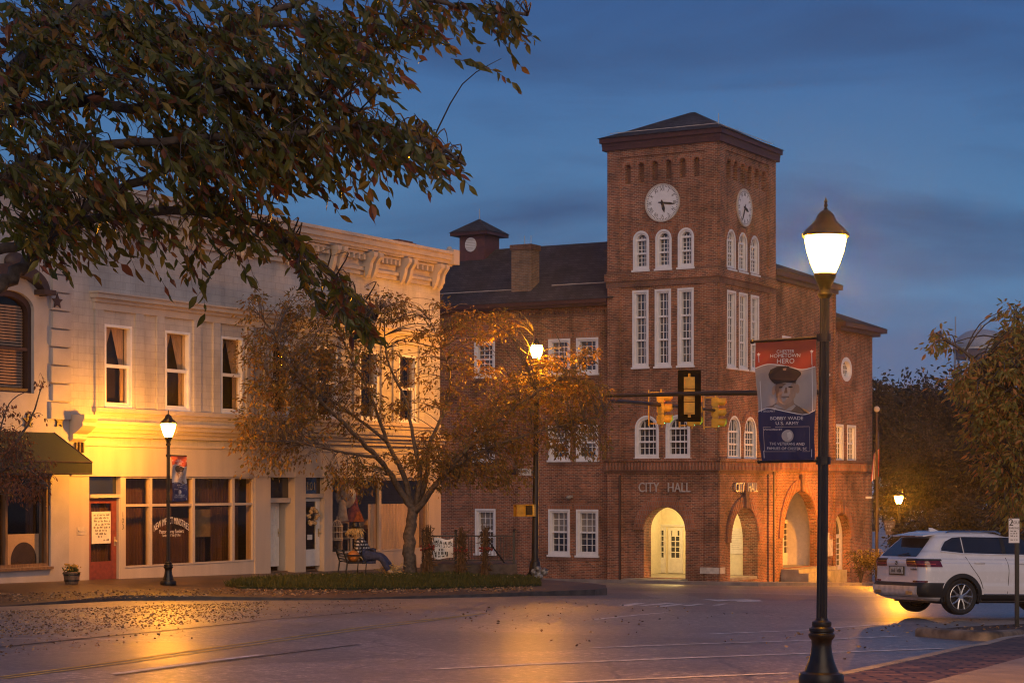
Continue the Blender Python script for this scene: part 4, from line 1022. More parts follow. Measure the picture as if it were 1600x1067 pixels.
cv, cz, rv, rz_ = vw(1322), zw(1322, 577), (vw(1330.5)-vw(1313.5))/2, (zw(1322, 558)-zw(1322, 596))/2
holes = [shr(s) for s in sw]+[arch(A1[0], A1[1], A1[2], A1[3], 18)]
MB().plate(mRw, rect(TR+.002, V1, ZB, zh1), holes, -.4, 0).build('wall', M['brick'], hall)
x2 = xw+.0
MB().plate(mRw, rect(V1+.001, V2, ZB, zh2), [shr(s) for s in sw2]+[arch(A2[0], A2[1], A2[2], A2[3], 18), ell(cv, cz, rv-.01, rz_-.01)], -.4, 0).build('wall', M['brick'], hall)
mb = MB(); mb.box(-12, xw-.41, V2-.4, V2, ZB, zh2).box(-12, xw-.41, V1-.4, V1-.01, zh2-1, zh1).box(-12, -11.6, 6, V2-.41, ZB, zh2); mb.build('wall', M['brick'], hall)
MB().box(xw-.03, xw+.1, V1-.13, V1-.0, ZB+1, zh1-.1).build('corner_pier', M['brick'], hall)
for s in sw: hall_window(mRw, *s, rows=6, glass='darkglass')
for s in sw2: hall_window(mRw, *s, rows=6, glass='darkglass')
fr = MB().plate(mRw, ell(cv, cz, rv, rz_), [ell(cv, cz, rv-.2, rz_-.2)], -.3, .03).build('round_window', M['white'], hall)
MB().plate(mRw, ell(cv, cz, rv-.17, rz_-.17), [], -.2, -.19).build('pane', M['blueglass'], fr)
mb = MB()
for k in (-1, 0, 1):
    mb.wbox(mRw, cv+k*rv*.38-.02, cv+k*rv*.38+.02, cz-rz_*.72, cz+rz_*.72, -.188, -.16); mb.wbox(mRw, cv-rv*.72, cv+rv*.72, cz+k*rz_*.38-.02, cz+k*rz_*.38+.02, -.187, -.161)
mb.build('muntin', M['white'], fr)
MB().plate(mRw, ell(cv, cz, rv+.28, rz_+.28), [ell(cv, cz, rv+.02, rz_+.02)], .003, .03).build('round_surround', M['brick_vous'], hall)
ring(mRw, A1, .55, w=.05, key=True); ring(mRw, A2, .45, w=.05, key=True)
zq0, zq1 = zw(1330, 738), zw(1330, 723)
mb = MB(); mb.wbox(mRw, TR+.2, V2+.05, zq0, zq1, .003, .12); mb.wbox(mRw, TR+.2, V2+.05, zq1, zq1+.12, .003, .18); mb.build('belt_course', M['brick_dark'], hall)
mb = MB(); u = TR+.3
while u < V2: mb.wbox(mRw, u, u+.075, zq0+.08, zq1-.04, .12, .155); u += .16
mb.build('soldier_course', M['brick_vous'], hall)
# deep entrance behind the big arch, arched glazed door at the end
xb_ = xw-1.9; vb = lambda px: vr(px, xb_)
mb = MB(); mb.box(xb_-.2, xb_, vb(1205)-.4, A1[1]+1.6, ZB, A1[3]+.5).box(xb_+.001, xw-.401, A1[1]+.5, A1[1]+.7, ZB, A1[3]+.5)
mb.build('porch_wall', M['porch_pink'], hall)
MB().box(xb_+.001, xb_+.35, vb(1236), vb(1249.5), ZB, A1[3]+.5).build('porch_pier', M['brick'], hall)
MB().box(xb_+.001, xw-.401, vb(1205)-.4, A1[1]+.49, A1[3]+.3, A1[3]+.49).build('porch_ceiling', M['cream_wall'], hall)
MB().box(xb_+.001, xw+.9, A1[0]-.2, A1[1]+.45, ZB, A1[2]-.005).box(xw+.9, xw+1.4, A1[0]-.2, A1[1]+.45, ZB, A1[2]-.18).build('entrance_step', M['concrete'], hall)
mQ = lambda u, z, w: (xb_+.003+w, u, z)
a, b = vb(1207), vb(1235.5); zz0, zz1 = A1[2], A1[2]+2.2
mb = MB().plate(mQ, rect(a, b, zz0, zz1+.9), [rect(a+.25, (a+b)/2-.06, zz0+.6, zz1-.1), rect((a+b)/2+.06, b-.25, zz0+.6, zz1-.1), rect(a+.15, b-.15, zz1+.08, zz1+.75)], .0, .1)
for k in range(1, 5): mb.wbox(mQ, a+.15, b-.15, zz0+.6+k*.3, zz0+.64+k*.3, .02, .08)
dr = mb.build('door', M['door_white'], hall); MB().wbox(mQ, a+.1, b-.1, zz0+.5, zz1+.8, .03, .04).build('pane', M['darkglass'], dr)
mS = lambda u, z, w: (xw-.55+w, u, z)
zdd = zw(1314, 838)
mb = MB(); mb.plate(mS, arch(A2[0]-.05, A2[1]+.05, A2[2], A2[3]+.05, 18), [rect(A2[0]+.25, (A2[0]+A2[1])/2-.1, A2[2]+.6, zdd-.1), rect((A2[0]+A2[1])/2+.1, A2[1]-.25, A2[2]+.6, zdd-.1), arch(A2[0]+.2, A2[1]-.2, zdd+.1, A2[3]-.15, 14, (A2[1]-A2[0])/2-.2)], .0, .12)
for k in range(1, 5):
    z = A2[2]+.6+(zdd-.1-A2[2]-.6)*k/5; mb.wbox(mS, A2[0]+.25, A2[1]-.25, z-.025, z+.025, .02, .1)
for c in (.3, .7):
    u = A2[0]+(A2[1]-A2[0])*c; mb.wbox(mS, u-.02, u+.02, A2[2]+.6, zdd-.1, .021, .101)
u = (A2[0]+A2[1])/2; mb.wbox(mS, u-.05, u+.05, zdd+.1, A2[3]-.1, .02, .1)
dr = mb.build('arched_door', M['door_white'], hall); MB().plate(mS, arch(A2[0]+.1, A2[1]-.1, A2[2]+.4, A2[3]-.1, 14), [], .03, .04).build('pane', M['darkglass'], dr)
# roofs of the street wing
e = .34
mb = MB(); mb.box(-12.3, xw+e, TR+.3, V1+e, zh1+.05, zh1+.3).box(-12.2, xw+e*.5, TR+.3, V1+e*.5, zh1-.15, zh1+.049); mb.build('eaves', M['fascia'], hall)
zt_ = K.zx(1212, 397, xw-2.6)
vs = [(xw+e+.06, TR+.2, zh1+.303), (xw+e+.06, V1+e+.06, zh1+.303), (-12.3, V1+e+.06, zh1+.303), (-12.3, TR-6, zh1+.303), (-5.5, TR, zh1+2.9), (-5.5, V1-5, zh1+2.9), (xw+e+.06, TR-6, zh1+.303)]
MB().add([(xw+e+.06, TR+.2, zh1+.303), (xw+e+.06, V1+e+.06, zh1+.303), (-12.3, V1+e+.06, zh1+.303), (-12.3, TR+.2, zh1+.303), (-6, TR+.2, zh1+2.6), (-6, V1-5, zh1+2.6)], [(0,1,5,4),(1,2,5),(2,3,4,5),(3,0,4),(3,2,1,0)]).build('roof', M['shingle'], hall)
e = .62
mb = MB(); mb.box(-12.3, xw+e, V1+.02, V2+e, zh2+.08, zh2+.3).box(-12.2, xw+e*.55, V1+.02, V2+e*.55, zh2-.1, zh2+.079); mb.build('eaves', M['fascia'], hall)
zpk = K.zy(1305, 487, V1)
MB().add([(xw+e+.06, V1+.02, zh2+.303), (xw+e+.06, V2+e+.06, zh2+.303), (-12.3, V2+e+.06, zh2+.303), (-12.3, V1+.02, zh2+.303), (-3.5, V1+.02, zh2+1.9), (-9, V1+.02, zh2+1.9)], [(0,1,4),(1,2,5,4),(2,3,5),(0,4,5,3),(3,2,1,0)]).build('roof', M['shingle'], hall)
p2_ = bpy.data.lights.new('porch_light', 'POINT'); p2_.energy = 60; p2_.color = (1, .6, .2); p2_.shadow_soft_size = .1
po = bpy.data.objects.new('porch_light', p2_); COL.objects.link(po); po.location = K.world(xw-1.1, A1[0]+1.0, A1[3]-.1)
# small fittings on the walls
wl = thing('wall_lamp', 'small unlit lamp fixed to the brick wall above the paired ground floor windows', 'lamp', K.world(K.ux(893, yw), yw-.02, zl(893, 776, yw)), K.a)
MB().box(-.1,.1,-.2,0,-.05,.07).ball((0,-.28,-.03),.11,.14,.08).build('lamp_head', M['concrete'], wl, smooth=True)
wc = thing('security_camera', 'small white camera on the brick wall near its right corner', 'camera', K.world(xw+.12, vw(1353), zw(1353, 777)), K.a)
MB().box(-.12,.16,-.06,.06,-.06,.06).ball((.17,0,0),.06,.06,.06).build('camera_body', M['white'], wc, smooth=True)
wp = thing('wall_plaque', 'pale plaque on the brick wall beside the arched glazed door', 'plaque', K.world(xw+.02, vw(1296), zw(1295, 850)), K.a)
MB().box(0,.03,-.35,.35,-.6,.6).build('plate', M['stone'], wp)
# pavement round the hall
def h_hall(X, Y): return h_road(X, Y)-.14
pp = []
mb = MB(); gx = [UE-2, UL-8, UL-4, UL, -2.5, -1.2, 0, 1.2, 2.4, 3.0]; gy = [-2.6, -1.5, -.2, 2, 4, 6, 8, 10, 13, 16, 19, 22, 26]
vs = []; fs = []
for y in gy:
    for x in gx: p = K.world(x, y, 0); vs.append((p.x, p.y, ZC-h_hall(p.x, p.y)))
n = len(gx)
for j in range(len(gy)-1):
    for i in range(n-1): fs.append((j*n+i, j*n+i+1, (j+1)*n+i+1, (j+1)*n+i))
k = len(vs); rim = [i for i in range(n)]+[j*n+n-1 for j in range(1, len(gy))]
vs += [(vs[i][0], vs[i][1], vs[i][2]-.3) for i in rim]
for a in range(len(rim)-1): fs.append((rim[a], rim[a+1], k+a+1, k+a))
tag(mb.add(vs, fs).build('pavement', M['near_walk']), kind='structure')
# ------------------------------------------------------------------ street lamps: fluted black post, acorn globe, finial
LH = 4.42
def lamp(label, base, H=LH, globe='globe', tilt=(0, 0), group='acorn street lamps'):
    t = thing('street_lamp', label, 'street lamp', base, group=group); t.rotation_euler = (tilt[0], tilt[1], 0)
    k = H/4.42
    MB().lathe([(a_*k, b_*k) for a_, b_ in ((.2,0),(.205,.02),(.205,.09),(.195,.11),(.17,.118),(.152,.125),(.15,.14),(.14,.165),(.118,.22),(.099,.29),(.09,.36),(.094,.41),(.112,.43),(.12,.445),(.12,.465),(.106,.475),(.104,.482),(.114,.492),(.114,.515),(.098,.523),(.086,.535),(.09,.55),(.088,.575),(.06,.59),(.052,.61))], 20).build('base', M['black_iron'], t, smooth=True)
    mb = MB(); n = 24; prof = [(.049*k,.6*k),(.047*k,2.0*k),(.043*k,3.55*k)]; vs = []; fs = []
    for r_, z in prof:
        for i in range(n): q = 2*math.pi*i/n; rr = r_*(1 if i % 2 else .88); vs.append((rr*math.cos(q), rr*math.sin(q), z))
    for j in range(2):
        for i in range(n): fs.append((j*n+i, j*n+(i+1) % n, (j+1)*n+(i+1) % n, (j+1)*n+i))
    mb.add(vs, fs).build('post', M['black_iron'], t)
    MB().lathe([(.045*k,3.5*k),(.07*k,3.54*k),(.05*k,3.58*k),(.06*k,3.62*k),(.085*k,3.67*k),(.1*k,3.7*k),(.1*k,3.725*k),(.085*k,3.74*k)], 18).build('collar', M['black_iron'], t, smooth=True)
    MB().lathe([(.09*k,3.735*k),(.125*k,3.81*k),(.165*k,3.93*k),(.185*k,4.03*k),(.18*k,4.09*k),(.15*k,4.13*k)], 24).build('globe', M[globe], t, smooth='all')
    MB().lathe([(.2*k,4.06*k),(.215*k,4.06*k),(.215*k,4.085*k),(.17*k,4.135*k),(.1*k,4.2*k),(.075*k,4.26*k),(.045*k,4.29*k),(.03*k,4.3*k)], 20).build('cap', M['black_iron'], t, smooth=True)
    MB().lathe([(.012*k,4.28*k),(.022*k,4.31*k),(.01*k,4.325*k),(.02*k,4.345*k),(.01*k,4.365*k),(.016*k,4.38*k),(.008*k,4.395*k),(.002*k,4.42*k)], 10).build('finial', M['black_iron'], t, smooth=True)
    return t
pL = on_walk(263, 914)
pN = hit(1283, 1071, h_near)
print('left lamp', pL, 'near lamp', pN)
lampL = lamp('lit black street lamp on the left pavement in front of the cream shop', pL, H=(914-640)*pL.y/F)
lampN = lamp('tall lit street lamp nearest the camera on the brick pavement at right', pN, H=(1071-309)*pN.y/F, globe='globe_near', tilt=(0, R(.55)))
YF = 94; pf_ = pt(1404.5, 778, YF); zg = ZC-h_road(pf_.x, YF)+.14
lampF = lamp('far lit street lamp behind the white car beside the flagpole', (pf_.x, YF, zg), H=(pf_.z-zg)/.9, globe='globe_far')
print('far lamp', pf_, zg, (pf_.z-zg)/.9)
# ------------------------------------------------------------------ signal poles and traffic lights
M['signal_yellow'] = P('signal_yellow_paint', (.78,.38,.02), .4, var=.15)
M['pole_dark'] = P('dark_bronze_pole', (.022,.016,.013), .4, var=.3)
M['matte_black'] = P('matte_black', (.006,.005,.005), .9, spec=.05)
def ball_lens(name, col, s): return emit(name, col, s)
M['green_lens'] = emit('lit_green_lens', (.02,.8,.6), 10); M['red_glow'] = emit('red_lens', (1,.06,.03), 3); M['amber_off'] = P('amber_lens', (.3,.12,.01), .2)  # red lens given a faint glow for the red cast in its visor
bp_ = pt(836, 902, 63.5); bp_.z = ZC-h_walk(bp_.x, 63.5); print('signal pole', bp_)
sp_ = thing('signal_pole', 'dark signal pole by the young tree with a lit lamp globe on top', 'signal pole', bp_)
def lz(py, Y=bp_.y): return ZC-(py-YH)/F*Y-bp_.z
zt_ = lz(562)
MB().lathe([(.26,0),(.26,.12),(.2,.2),(.17,.5),(.125,.55),(.125,.62)], 18).build('base', M['pole_dark'], sp_, smooth=True)
MB().tube([(0,0,.6),(0.02,0,2.5),(.05,0,zt_)], [.115,.105,.075], 14).build('post', M['pole_dark'], sp_, smooth=True)
k = (lz(541)-zt_)/.4
MB().lathe([(.09*k,.0),(.125*k,.08*k),(.165*k,.2*k),(.185*k,.3*k),(.18*k,.36*k),(.15*k,.4*k)], 24, (.05,0,zt_+.02)).build('globe', M['globe_pole'], sp_, smooth='all')
MB().lathe([(.2*k,.4*k),(.16*k,.42*k),(.1*k,.48*k),(.05*k,.55*k),(.01*k,.62*k)], 20, (.05,0,zt_+.02)).build('cap', M['black_iron'], sp_, smooth=True)
def world_of(px, py, Y): return pt(px, py, Y)
a0 = Vector((bp_.x+.04, bp_.y, ZC+(YH-619)/F*bp_.y)); YE = bp_.y*(YH-619)/(YH-642); a1 = pt(1128, 642, YE)
MB().tube([a0-bp_, (a0+a1)/2-bp_+Vector((0,0,.06)), a1-bp_], [.085,.07,.05], 12).build('mast_arm', M['pole_dark'], sp_, smooth=True)
arm_dir = (a1-a0).normalized()
p2 = thing('signal_pole', 'dark signal pole behind the near lamp post carrying the front mast arm', 'signal pole')
YP = 60.0; b2 = pt(1283.5, 700, YP); gz = ZC-h_road(b2.x, YP); p2.location = (b2.x, YP, gz)
c0 = pt(1283.5, 612.8, YP); c1 = pt(948, 618.5, YP*(YH-612.8)/(YH-618.5)); o2 = Vector((b2.x, YP, gz))
MB().tube([(0,0,0),(0,0,c0.z-gz+.5)], [.12,.1], 12).build('post', M['pole_dark'], p2, smooth=True)
MB().tube([c0-o2, (c0+c1)/2-o2+Vector((0,0,.03)), c1-o2], [.09,.075,.05], 12).build('mast_arm', M['pole_dark'], p2, smooth=True)
def signal(label, loc, heading, plate=None):
    """three-section head, local +x is the way its lenses face"""
    t = thing('traffic_light', label, 'traffic light', loc, heading, 'traffic lights on the mast arms'); t.scale = (1.12,)*3
    mb = MB()
    for i in range(3):
        z = .35-.35*i; mb.box(-.11, .09, -.15, .15, z-.165, z+.165); mb.box(-.15, -.11, -.11, .11, z-.12, z+.12)
    mb.tube([(-.02,0,.5),(-.02,0,.62)], .03, 8); mb.box(-.02, .02, -.04, .04, -.6, -.52); mb.build('housing', M['signal_yellow'], t)
    for i, mt_ in enumerate(('red_glow', 'amber_off', 'green_lens')):
        z = .35-.35*i
        MB().add([(.095, .125*math.cos(a*.5236), z+.125*math.sin(a*.5236)) for a in range(12)], [tuple(range(12))]).build('lens', M[mt_], t, fixn=False)
        mb = MB(); n = 14; vs = []; fs = []
        for j in range(n+1):
            q = R(-50)+R(280)*j/n
            for rr, x in ((.145, .09), (.145, .34), (.135, .34), (.135, .09)): vs.append((x-(.05 if math.sin(q) < -.2 and x > .2 else 0), rr*math.cos(q), z+rr*math.sin(q)))
        for j in range(n):
            for c in range(3): fs.append((j*4+c, j*4+c+1, j*4+c+5, j*4+c+4))
        mb.add(vs, fs).build('visor', M['signal_yellow'], t)
    if plate == 'black': MB().box(.092, .105, -.32, .32, -.72, .72).build('backplate', M['matte_black'], t)
    else: MB().box(-.42, -.40, -.13, .13, -.56, .6).box(-.41, -.1, -.02, .02, .5, .53).box(-.41, -.1, -.02, .02, -.5, -.47).build('bracket', M['signal_yellow'], t)
    return t
def on_line(a, b, px):
    lo, hi = 0, 1
    for _ in range(40):
        m = (lo+hi)/2; p = a.lerp(b, m)
        if p.x/p.y*F+CX < px: lo = m
        else: hi = m
    return a.lerp(b, (lo+hi)/2)
for px, lb in ((1034, 'yellow traffic light nearest the signal pole on the thin mast arm'), (1081, 'yellow traffic light half hidden behind the one with the black backplate'), (1119, 'yellow traffic light at the outer end of the thin mast arm')):
    q = on_line(a0, a1, px); signal(lb, (q.x, q.y, q.z-.08), R(-12))
q = on_line(c1, c0, 1079); signal('traffic light seen from behind with a tall black backplate', (q.x-.02, q.y+.2, q.z-.03), R(84), 'black')
# street name plates and crossing signals on the pole
sg = thing('street_sign', 'white street name plate reading MAIN on the signal pole', 'street sign', pt(820, 737, bp_.y-.1), R(6))
MB().box(-.21,.21,-.008,.008,-.11,.11).build('plate', M['white'], sg); MB().text('MAIN', .19, lambda x, y, z: (x-.03, -.011-z, y), sx=.8).build('lettering', M['ink'], sg, fixn=False)
MB().box(.2,.3,-.01,.01,-.03,.03).build('bracket', M['pole_dark'], sg)
sg = thing('street_sign', 'dark brown cross street plate to the left of the white MAIN plate', 'street sign', pt(803, 737, bp_.y+.1), R(55))
MB().box(-.22,.22,-.008,.008,-.09,.09).build('plate', M['gutter'], sg); MB().box(.2,.5,-.01,.01,-.02,.02).build('bracket', M['pole_dark'], sg)
for px, h_, lb in ((814, R(200), 'yellow crossing signal box, the left of two on the signal pole'), (829, R(250), 'yellow crossing signal box, the right of two on the signal pole')):
    g = thing('crossing_signal', lb, 'crossing signal', pt(px, 797, bp_.y-.18), h_, 'crossing signals on the pole')
    MB().box(-.1,.1,-.15,.15,-.19,.19).box(.1,.2,-.16,-.13,-.19,.19).box(.1,.2,.13,.16,-.19,.19).box(.1,.22,-.16,.16,.16,.19).build('housing', M['signal_yellow'], g); MB().box(.1,.105,-.12,.12,-.15,.15).build('screen', M['black_iron'], g)
mb = MB(); random.seed(11)
for i in range(9): mb.ball((random.uniform(-.2,.2), random.uniform(-.3,-.05), random.uniform(.03,.3)), random.uniform(.08,.15), n=8, m=6, fn=lambda q, z: 1+.25*math.sin(5*q+3*z))
bgm = P('crumpled_plastic', (.2,.19,.18), .4, var=1.2, scale=9)
tag(mb.build('trash_bag', bgm, smooth='all', loc=bp_+Vector((.1,-.2,0))), 'crumpled black and white plastic bundle at the foot of the signal pole', 'bag')
# ------------------------------------------------------------------ banners on the lamps
M['ban_red'] = P('banner_red', (.46,.075,.03), .55, var=.08, scale=3); M['ban_navy'] = P('banner_navy', (.022,.028,.10), .5, var=.12, scale=3)
M['ban_bg'] = P('banner_photo_grey', (.42,.37,.34), .6, var=.12, scale=4); M['ban_skin'] = P('banner_skin', (.40,.27,.19), .6, var=.14, scale=9)
M['ban_dark'] = P('banner_dark', (.035,.025,.022), .6, var=.2); M['ban_shirt'] = P('banner_shirt', (.2,.145,.11), .6); M['ban_shade'] = P('banner_shade', (.2,.13,.09), .6)
def banner(label, tl, tr, bl, br, pole_x, bulge=.03):
    tl, tr, bl, br = [Vector(p) for p in (tl, tr, bl, br)]
    t = thing('banner', label, 'banner', (tl+tr+bl+br)/4, group='hometown hero banners'); O = (tl+tr+bl+br)/4
    nrm = (tr-tl).cross(bl-tl).normalized(); nrm = -nrm if nrm.y > 0 else nrm
    def S(u, v, w=0):
        a = tl.lerp(tr, u); b = bl.lerp(br, u); p = a.lerp(b, v)
        s_ = bulge*math.sin(math.pi*v)*(.5+.5*math.cos(3*u))+bulge*.5*math.sin(7*u+9*v)*math.sin(math.pi*v)+bulge*.25*math.sin(19*u-6*v)*v*v+bulge*.5*max(0, v-.86)*7*math.sin(11*u)*(1-v)*6
        return p+nrm*(s_+w)-O
    def uv(cx, cy):
        xl = 80+(cy-130)/775*65; xr = 475-(cy-120)/785*10; u = (cx-xl)/(xr-xl); return u, (cy-(130-12*u))/778
    wave = lambda pts: (lambda u: float(np.interp(u, [p[0] for p in pts], [p[1] for p in pts])))
    def smooth(pts):
        u = np.linspace(0, 1, 41); y = np.interp(u, [p[0] for p in pts], [p[1] for p in pts])
        for _ in range(14): y[1:-1] = (y[:-2]+2*y[1:-1]+y[2:])/4
        return lambda q: float(np.interp(q, u, y))
    w1 = smooth([(0,.225),(.2,.19),(.5,.215),(.8,.262),(1,.235)]); w2 = smooth([(0,.585),(.2,.55),(.5,.59),(.82,.63),(1,.59)])
    def region(fa, fb, name, mat, nu=24, nv=14, back=True):
        vs = []; fs = []
        for w in ((0, -.004) if back else (0,)):
            b = len(vs)
            for j in range(nv+1):
                for i in range(nu+1):
                    u = i/nu; vs.append(S(u, fa(u)+(fb(u)-fa(u))*j/nv, w))
            for j in range(nv):
                for i in range(nu):
                    q = (b+j*(nu+1)+i, b+j*(nu+1)+i+1, b+(j+1)*(nu+1)+i+1, b+(j+1)*(nu+1)+i); fs.append(q if w == 0 else q[::-1])
        return MB().add(vs, fs).build(name, M[mat], t, smooth='all', fixn=False)
    region(lambda u: 0, w1, 'title_panel', 'ban_red'); ph = region(w1, w2, 'photo_panel', 'ban_bg'); nv_ = region(w2, lambda u: 1, 'name_panel', 'ban_navy')
    def poly(cps, name, mat, w, par=ph):
        MB().add([S(*uv(x, y), w) for x, y in cps], [tuple(range(len(cps)))]).build(name, M[mat], par, fixn=False)
    el = lambda cx, cy, rx, ry, n=24, a0=0, a1=360: [(cx+rx*math.cos(R(a0+(a1-a0)*i/n)), cy+ry*math.sin(R(a0+(a1-a0)*i/n))) for i in range(n if a1-a0 == 360 else n+1)]
    poly([(165,556),(215,545),(245,525),(335,525),(360,548),(410,575),(440,603),(405,606),(330,590),(260,570),(200,560)], 'shirt_print', 'ban_shirt', .002)
    poly([(248,480),(338,480),(345,540),(295,572),(240,535)], 'neck_print', 'ban_skin', .003)
    poly(el(216,447,12,30), 'ear_print', 'ban_skin', .003); poly(el(365,440,12,30), 'ear_print', 'ban_skin', .003)
    poly([(225,400),(357,398),(360,440),(352,490),(330,525),(295,545),(262,528),(238,492),(226,445)], 'face_print', 'ban_skin', .004)
    poly([(225,400),(300,405),(252,440),(246,500),(262,528),(238,492),(226,445)], 'face_shadow_print', 'ban_shade', .0045)
    for x in (262, 326): poly(el(x,428,14,5,12), 'eye_print', 'ban_dark', .005)
    poly([(294,430),(304,430),(310,466),(288,466)], 'nose_print', 'ban_shade', .005); poly(el(296,490,25,6,12), 'mouth_print', 'ban_shade', .005); poly(el(296,488,19,2.5,12), 'teeth_print', 'ban_bg', .0055)
    poly([(178,345),(190,315),(230,295),(290,292),(350,310),(388,335),(390,350),(370,372),(358,392),(345,386),(290,384),(240,392),(222,408),(205,395),(185,372)], 'cap_print', 'ban_dark', .006)
    poly([(222,390),(290,380),(358,388),(357,404),(292,398),(228,410)], 'visor_print', 'black_iron', .0065)
    poly([(270,308),(292,306),(290,322),(272,322)], 'cap_badge_print', 'ban_skin', .007)
    def stripe(f, name, wd, u0=0, u1=1, n=30):
        vs = []
        for i in range(n+1):
            u = u0+(u1-u0)*i/n; vs += [S(u, f(u)-wd, .006), S(u, f(u)+wd, .006)]
        MB().add(vs, [(2*i, 2*i+1, 2*i+3, 2*i+2) for i in range(n)]).build(name, M['lettering'], t, fixn=False)
    stripe(w1, 'wave_line', .004); stripe(w2, 'wave_line', .004)
    for u in (.065, .945):
        MB().add([S(u+d, v, .0065) for v in (.12, .5, .97) for d in (-.006, .006)], [(0,1,3,2),(2,3,5,4)]).build('border_line', M['lettering'], t, fixn=False)
        MB().add([S(u+.035*(1 if k % 2 == 0 else .45)*math.sin(k*math.pi/5), .11-.016*(1 if k % 2 == 0 else .45)*math.cos(k*math.pi/5), .007) for k in range(10)], [tuple(range(10))]).build('star', M['lettering'], t, fixn=False)
    def line(s, cx, cy, px_size, sx=1.0, mat='lettering', par=t):
        mm = lambda x, y, z: S(*uv(cx+x, cy-y), .007)
        MB().text(s, px_size, mm, sx=sx).build('lettering', M[mat], par, fixn=False)
    line('CHESTER', 282, 201, 29, .95); line('HOMETOWN', 283, 228, 33, .98); line('HERO', 285, 263, 44, 1.0)
    line('SERGEANT', 195, 582, 17); line('BOBBY WADE', 300, 628, 31, .95); line('U.S. ARMY', 303, 660, 30, .95)
    line('SPONSORED BY', 217, 700, 17, .9); line('THE VETERANS AND', 302, 792, 25, .92); line('FAMILIES OF CHESTER, SC', 301, 822, 24, .88)
    poly(el(304,740,36,40,28), 'seal_ring', 'metal_letter', .007, nv_); poly(el(304,738,26,29,24), 'seal_centre', 'paper', .008, nv_); poly([(290,748),(304,722),(318,748),(312,758),(296,758)], 'seal_emblem', 'ban_shirt', .009, nv_)
    fr_ = [(160,684),(438,680),(438,838),(168,842)]
    for a, b in zip(fr_, fr_[1:]+fr_[:1]):
        dx, dy = b[0]-a[0], b[1]-a[1]; l = math.hypot(dx, dy); n_ = (-dy/l*1.2, dx/l*1.2)
        poly([(a[0]-n_[0],a[1]-n_[1]),(b[0]-n_[0],b[1]-n_[1]),(b[0]+n_[0],b[1]+n_[1]),(a[0]+n_[0],a[1]+n_[1])], 'frame_line', 'stone', .007, nv_)
    for (a, b) in ((tl, tr), (bl, br)):
        d = (b-a).normalized(); e0 = a-d*.04-O; e1 = b-O
        px_ = Vector(pole_x)-O; px_.z = e1.z+ (e1.z-e0.z)*.1
        MB().tube([e0, e1, Vector((px_.x, px_.y, px_.z))], .014, 8).ball(tuple(e0), .022).build('rod', M['black_iron'], t, smooth=True)
        MB().lathe([(.062,-.035),(.07,-.035),(.07,.035),(.062,.035)], 16, (px_.x, px_.y, px_.z)).build('clamp', M['black_iron'], t)
    return t
yN = pN.y; yl = yN*231/225.
banner('large hero banner with a cap-wearing serviceman portrait hung on the nearest lamp post', pt(1180.5,533.5,yl), pt(1275,527.5,yN-.02), pt(1191,721,yl), pt(1273,719.5,yN-.02), (pN.x+.02, pN.y, 0))
yL = pL.y
banner('small faded hero banner on the lamp before the cream shopfront', pt(267,711,yL-.02), pt(291.5,712,yL+.35), pt(268,784,yL-.02), pt(293,782.5,yL+.35), (pL.x, pL.y, 0), bulge=.06)
# ------------------------------------------------------------------ parking sign at the right edge
ps = hit(1589, 979, h_isl)
t = thing('parking_sign', 'white two hour parking sign on a square dark post in the planting bed', 'sign', ps); k = ps.y/F
MB().box(-.032,.032,-.032,.032,-.1,(979-808)*k).build('post', M['black_iron'], t)
cx0 = (1583.5-1589)*k; z0 = (979-829)*k
MB().box(cx0-8.3*k, cx0+8.3*k, -.045, -.035, z0-19*k, z0+19*k).build('plate', M['white'], t)
mb = MB(); mb.text('2', 15*k, lambda x, y, z: (cx0-4.6*k+x, -.0475, z0+12.5*k+y)); mb.text('HOUR', 6.5*k, lambda x, y, z: (cx0+2.6*k+x, -.0475, z0+12.5*k+y), sx=.8)
mb.text('PARKING', 4.6*k, lambda x, y, z: (cx0+x, -.0475, z0+4*k+y), sx=.8); mf_ = lambda u, z, w: (u, -w, z)
for dz, hh in ((-.5, 2.2), (-4, 2.6), (-8, 2.2), (-14, 1.8)): scrawl(mb, mf_, cx0-5.5*k, cx0+5.5*k, z0+dz*k, hh*k, .0475, 2*k, 4*k)
mb.build('lettering', M['ink'], t, fixn=False)
# wooden plaque by the far lamp, flagpole with its flag, water tower, overhead cable
q = pt(1390, 824, YF-.3)
t = thing('hanging_sign', 'brown keystone shaped sign hanging beside the far lamp post', 'sign', q)
MB().prism([(-.28,.34),(.28,.34),(.17,-.32),(-.17,-.32)], lambda p, k: (p[0], -.03+.06*k, p[1])).build('board', M['wood'], t)
mb = MB()
mf_ = lambda u, z, w: (u, -w, z)
scrawl(mb, mf_, -.2, .18, .2, .07, .033); scrawl(mb, mf_, -.17, .17, .06, .09, .033); scrawl(mb, mf_, -.14, .13, -.12, .1, .033)
mb.build('lettering', M['stone'], t, fixn=False); MB().box(-.3,.46,-.02,.02,.36,.4).build('arm', M['black_iron'], t)
YG = 103.5; q = pt(1370, 642, YG); gz = ZC-h_road(q.x, YG)
t = thing('flagpole', 'tall thin flagpole with a round ball on top at the corner of the brick hall', 'flagpole', (q.x, YG, gz))
MB().tube([(0,0,0),(0,0,q.z-gz)], [.1,.055], 10).build('pole', M['gutter'], t, smooth=True); MB().ball((0,0,q.z-gz+.1), .16).build('ball', M['stone'], t, smooth='all')
q = pt(1369, 672, YG)
t = thing('flag', 'limp striped red and white flag with a blue canton hanging from the flagpole', 'flag', q)
